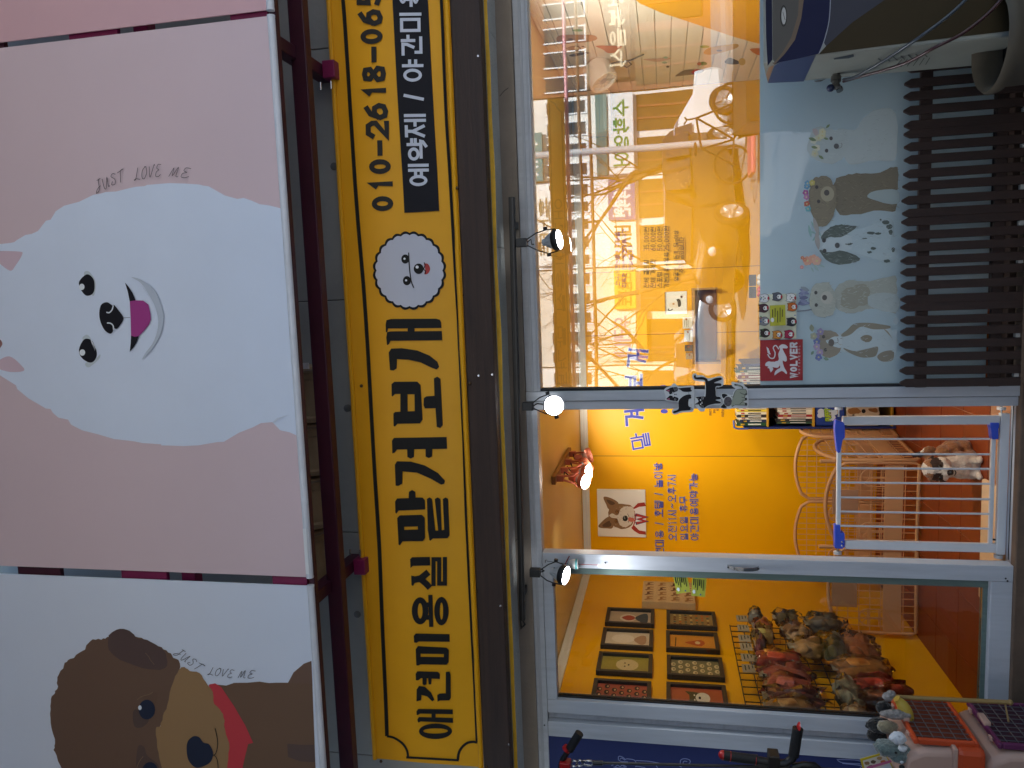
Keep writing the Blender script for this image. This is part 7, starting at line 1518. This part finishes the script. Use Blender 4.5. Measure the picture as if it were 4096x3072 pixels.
# poles and wires
M_pole = mat('pale_grey_pole', '#b8bcc0', .5, var=.1)
q = QR(2600, 590, 12.6); t = thing('street_pole', 'tall pale street pole mirrored in the middle of the window', 'pole', (q.x,q.y,-.1)); MB().tube([(q.x,q.y,-.1),(q.x+.05,q.y,7.5)], .07, 12).build('shaft', M_pole, t, smooth=60); MB().tube([(q.x,q.y,-.1),(q.x,q.y,.25)], .13, 12).build('base', M_pole, t, smooth=60); MB().bar((q.x-.5,q.y,6.6), (q.x+.5,q.y,6.6), .06, .06).build('crossarm', M_pole, t)
for k, (xi, dz) in enumerate(((2372,0), (2330,.15))):
    z = QR(xi, 900, 12.6).z; t = thing('overhead_wire', ['lower','upper'][k]+' brown overhead cable mirrored across the window', 'cable', (0,-12.6,z)); MB().tube([(-14+i*2.3, -12.6, z-.12*math.sin(math.pi*i/12)+.12) for i in range(13)], .035, 6).build('cable', mat('brown_cable', '#6a4a2c', .6), t)

# cars
def car(lab, origin, heading, L, W, H, paint, suv=True, gy='car'):
    o = Vector(origin); h = Vector((math.cos(heading), math.sin(heading), 0)); s = Vector((-h.y, h.x, 0)); t = thing('parked_car', lab, 'car', o, 'cars parked on the street')
    def pt(a, b, z): return o+h*(a*L)+s*(b*W/2)+Vector((0,0,z))
    if suv: st = [(-.5,.30,.62,.62,.80),(-.485,.26,.95,1.0,.86),(-.45,.25,1.02,1.50,.92),(-.38,.24,1.03,H,.95),(-.1,.22,1.03,H,.97),(.06,.22,1.02,H-.05,.97),(.20,.22,1.01,1.08,.97),(.30,.22,1.0,1.02,.96),(.44,.24,.93,.95,.90),(.485,.28,.80,.82,.82),(.5,.36,.60,.62,.72)]
    else: st = [(-.5,.34,.62,.64,.78),(-.48,.28,.92,.94,.86),(-.36,.24,.95,.99,.93),(-.22,.22,.95,H-.05,.95),(-.05,.22,.94,H,.96),(.08,.22,.93,H-.06,.96),(.24,.22,.90,.94,.96),(.42,.24,.80,.82,.9),(.485,.28,.68,.70,.8),(.5,.36,.55,.57,.7)]
    mb = MB(); n = 10; vs = []
    for a, zb, zbelt, zr, wd in st:
        rw_ = wd*.80 if zr > zbelt+.15 else wd*.93
        for b, z in ((-wd*.9,zb),(-wd,zb+.12),(-wd,zbelt-.06),(-wd*.97,zbelt),(-rw_,zr-.03),(rw_,zr-.03),(wd*.97,zbelt),(wd,zbelt-.06),(wd,zb+.12),(wd*.9,zb)): vs.append(pt(a,b,z))
    fs = [tuple(range(n)), tuple(len(vs)-1-i for i in range(n))]
    for i in range(len(st)-1):
        for k in range(n): fs.append((i*n+k, i*n+(k+1) % n, (i+1)*n+(k+1) % n, (i+1)*n+k))
    mb.add(vs, fs); mb.build('body', paint, t, smooth=32, bevel=.02)
    ra, rb_ = (-.36,.10) if suv else (-.21,.12); zt_ = H-.10; zb_ = 1.06 if suv else .98
    for sd in (-1,1):
        for a0, a1 in ((ra+.0,(ra+rb_)/2-.012), ((ra+rb_)/2+.012, rb_+.02)):
            MB().prism([pt(a0,sd*.985,zb_), pt(a1,sd*.985,zb_), pt(a1-.035,sd*.83,zt_), pt(a0+.01,sd*.83,zt_)], s*(sd*.012)).build('side_window', M_win, t)
        for a in (-.31,.31):
            w = MB(); r_ = .34 if suv else .31; c = pt(a, sd*.90, r_+.0)
            wo_ = w.lathe([(r_*.66,-.11),(r_*.94,-.11),(r_,-.07),(r_,.07),(r_*.94,.10),(r_*.66,.11)], c, s*sd, 26).build('wheel', mat('tyre_rubber', '#151515', .8), t, smooth=40)
            MB().lathe([(0,.06),(r_*.2,.075),(r_*.22,.06),(r_*.62,.085),(r_*.67,.10),(r_*.67,.0)], c, s*sd, 26).build('rim', mat('alloy_rim', '#b4b6b8', .3, metal=.6), wo_, smooth=40)
            for k in range(5):
                d_ = h*math.cos(k*1.2566)+Vector((0,0,1))*math.sin(k*1.2566); MB().bar(c+s*sd*.10+d_*.04, c+s*sd*.10+d_*r_*.64, .02, .05, up=s).build('spoke', mat('alloy_rim'), wo_)
        MB().ball(pt(.475,sd*.66,.72), (.12,.16,.09), 12).build('headlight', mat('headlight_glass', '#cfd4d8', .1), t, smooth=180); MB().ball(pt(-.485,sd*.72,.86), (.06,.13,.12), 10).build('tail_light', mat('tail_light_red', '#8a1410', .2), t, smooth=180)
        MB().ball(pt(rb_+.02,sd*1.06,zb_+.04), (.08,.10,.07), 10).build('mirror', paint, t, smooth=180)
    MB().prism([pt(rb_+.10,-.78,zb_), pt(rb_+.10,.78,zb_), pt(rb_+.005,.68,zt_+.02), pt(rb_+.005,-.68,zt_+.02)], h*.02+Vector((0,0,.012))).build('windscreen', M_win, t)
    MB().prism([pt(.500,-.45,.50), pt(.500,.45,.50), pt(.497,.4,.66), pt(.497,-.4,.66)], h*.015).build('grille', M_dark, t)
    return t
P_dk = mat('dark_bronze_paint', '#2b241d', .22, metal=.4, var=.05, coat=.8); P_wh = mat('white_car_paint', '#d9dbdc', .25, var=.03, coat=.8)
gw = PZ(*N('C1',1965,115), -.14); dw = gw.y
hd_ = RAD(180-48); hv = Vector((math.cos(hd_), math.sin(hd_), 0)); sv = Vector((-hv.y, hv.x, 0))
oc = Vector((gw.x, -dw, -.14)) - hv*(.31*4.6) - sv*(-.0)
# the wheel seen is the front one on the side towards the shop
oc = Vector((gw.x, -dw, -.14)) - hv*(.31*4.6) + (sv*.85 if sv.y < 0 else -sv*.85)
car('dark bronze car mirrored in the window, nose to the shop', oc, hd_, 4.6, 1.86, 1.66, P_dk)
qw = QR(2820, 700, 15.2); car('white car mirrored behind the dark bronze car', (qw.x,-15.2,-.14), RAD(180-10), 4.4, 1.8, 1.45, P_wh, suv=False)
qw = QR(2820, 1400, 16.0); car('white hatchback mirrored next to the door post', (qw.x-.2,-16.0,-.14), RAD(2), 4.0, 1.75, 1.48, mat('silver_car_paint', '#b4b8bc', .25, metal=.5, var=.03, coat=.8), suv=False)
# bicycle
q = QR(2900, 540, 10.6); t = thing('bicycle', 'black city bicycle mirrored at the right of the window', 'bicycle', (q.x,q.y,-.02)); M_bk = mat('bicycle_black', '#16161a', .4)
wA, wB = Vector((q.x-.5,q.y,.31)), Vector((q.x+.5,q.y+.1,.31))
for c in (wA, wB):
    w_ = MB().tube([c+Vector((.32*math.cos(a),.03*math.cos(a),.32*math.sin(a))) for a in [i*2*math.pi/28 for i in range(28)]], .022, 6, closed=True).build('wheel', mat('tyre_rubber'), t, smooth=60)
    for k in range(8): MB().tube([c, c+Vector((.31*math.cos(k*.785),.03*math.cos(k*.785),.31*math.sin(k*.785)))], .004, 4).build('spoke', M_steel, w_)
cr_, st_, hd2 = wA.lerp(wB,.42)+Vector((0,0,-.02)), wA.lerp(wB,.30)+Vector((0,0,.52)), wA.lerp(wB,.82)+Vector((0,0,.60))
for a, b in ((wA,cr_),(wA,st_),(st_,cr_),(cr_,hd2),(st_,hd2),(hd2,wB)): MB().tube([a,b], .018, 8).build('frame_tube', M_bk, t, smooth=50)
MB().ball(st_+Vector((0,0,.1)), (.13,.07,.03), 12).build('saddle', M_rub, t, smooth=180); MB().tube([hd2, hd2+Vector((-.02,0,.16)), hd2+Vector((-.03,-.26,.2))], .014, 8).build('handlebar', M_bk, t, smooth=50); MB().tube([hd2+Vector((-.02,0,.16)), hd2+Vector((-.03,.26,.2))], .014, 8).build('handlebar', M_bk, t, smooth=50)
# outer canopy over the pavement: yellow banner, pink tube and brace, pale gutter
DC = 4.7
cn = thing('pavement_canopy', 'pink tube canopy frame with a plain yellow banner over the pavement', 'canopy', (0,-DC,2.6))
zy0, zy1 = QR(2262, 700, DC).z, QR(2196, 700, DC).z; M_pkt = mat('pale_pink_tube', '#d99aa8', .4, var=.05)
xr_ = QR(2230, 392, DC).x
box('yellow_banner', mat('back_banner', (.90,.55,.06), .5, var=.05), cn, -3.2, xr_, -DC-.004, -DC+.004, zy0, zy1)
p = Print(frame_of((xr_,-DC+.0042,zy0), (-1,0,0), (0,0,1), (0,1,0)), .001); hb = zy1-zy0
p.ribbon('#7a5a2a', [(.02,hb*.8),(.05,hb*.55),(.10,hb*.4),(.14,hb*.15),(5,hb*.15)], .014); p.ribbon('#7a5a2a', [(.04,hb*.88),(5,hb*.88)], .012)
text(p, '#8a6a3a', '애견미용실 맡겨보개 애견용품', (1.0,hb*.28), (4.4,hb*.28), (0,hb*.48), t=.14); p.build('banner_print', cn)
zt1 = QR(2277, 900, DC).z; MB().tube([(-3.3,-DC-.02,zt1),(xr_+.05,-DC-.02,zt1)], .02, 10).build('front_tube', M_pkt, cn, smooth=60)
z2 = QR(2322, 1100, DC).z; box('gutter', M_pole, cn, -3.3, QR(2322,870,DC).x, -DC-.06, -DC-.01, z2-.03, z2+.03)
pA_, pB_ = QR(*N('C1',490,1150), DC), QR(*N('C1',880,1560), DC); MB().tube([pA_, pB_, pB_+(pB_-pA_)*1.2], .017, 8).build('brace', M_pkt, cn, smooth=60)
for k in range(10): x = xr_-.1-k*.42; MB().tube([(x,-DC-.02,zt1-.02),(x+.015,-DC-.02,zt1+.04)], .009, 6).build('tie', M_pkt, cn)
for x in (-2.66, 3.1): MB().tube([(x,-DC-.02,-.02),(x,-DC-.02,4.5)], .024, 10).build('post', M_pkt, cn, smooth=60)
MB().tube([(xr_+.05,-DC-.02,zt1),(3.1,-DC-.02,zt1)], .02, 10).build('front_tube', M_pkt, cn, smooth=60)
M_cloth = mat('canopy_cloth', '#7d8796', .8, var=.08, scale=1)
mb = MB(); n_ = 24
for i in range(n_): mb.hexa([(-3.3+6.4*i/n_,-.80,4.78+.02*(i%2)),(-3.3+6.4*(i+1)/n_,-.80,4.78+.02*((i+1)%2)),(-3.3+6.4*(i+1)/n_,-DC-.3,4.50+.02*((i+1)%2)),(-3.3+6.4*i/n_,-DC-.3,4.50+.02*(i%2))], [(-3.3+6.4*i/n_,-.80,4.784+.02*(i%2)),(-3.3+6.4*(i+1)/n_,-.80,4.784+.02*((i+1)%2)),(-3.3+6.4*(i+1)/n_,-DC-.3,4.504+.02*((i+1)%2)),(-3.3+6.4*i/n_,-DC-.3,4.504+.02*(i%2))])
mb.build('roof_cloth', M_cloth, cn)
# unseen wall added left of the forecourt to darken the left side
shw = thing('shade_wall', 'dark ribbed wall added out of view left of the blue board to block light', 'wall', (-2.8,-3,0)); M_rib = mat('dark_ribbed_metal', '#2c2724', .6, var=.15, dirt=.3)
box('wall_core', M_rib, shw, -2.85, -2.75, -6.4, -.98, -.1, 4.4)
for k in range(21): box('rib', M_rib, shw, -2.749, -2.725, -6.3+k*.25, -6.2+k*.25, -.1, 4.4, bevel=.005)
box('low_wall', M_rib, shw, -2.62, -2.5, -6.0, -.40, -.1, 2.12, bevel=.01)  # second unseen wall, added to block more light from the left
# orange traffic mat / kerb ramp in the sun
q = PZ(*N('C0',2010,1200), -.02); t = thing('pink_ramp', 'pink rubber kerb ramp lying on the pavement edge', 'ramp', (q.x,-q.y,-.02)); MB().prism([(q.x-.5,-q.y-.3,-.019),(q.x+.5,-q.y-.3,-.019),(q.x+.5,-q.y+.3,-.019),(q.x-.5,-q.y+.3,-.019)], (0,0,.08)).build('ramp_body', mat('pink_rubber', '#c9606a', .6), t, bevel=.03)
print('car', oc, 'canopy', zy0, zy1)
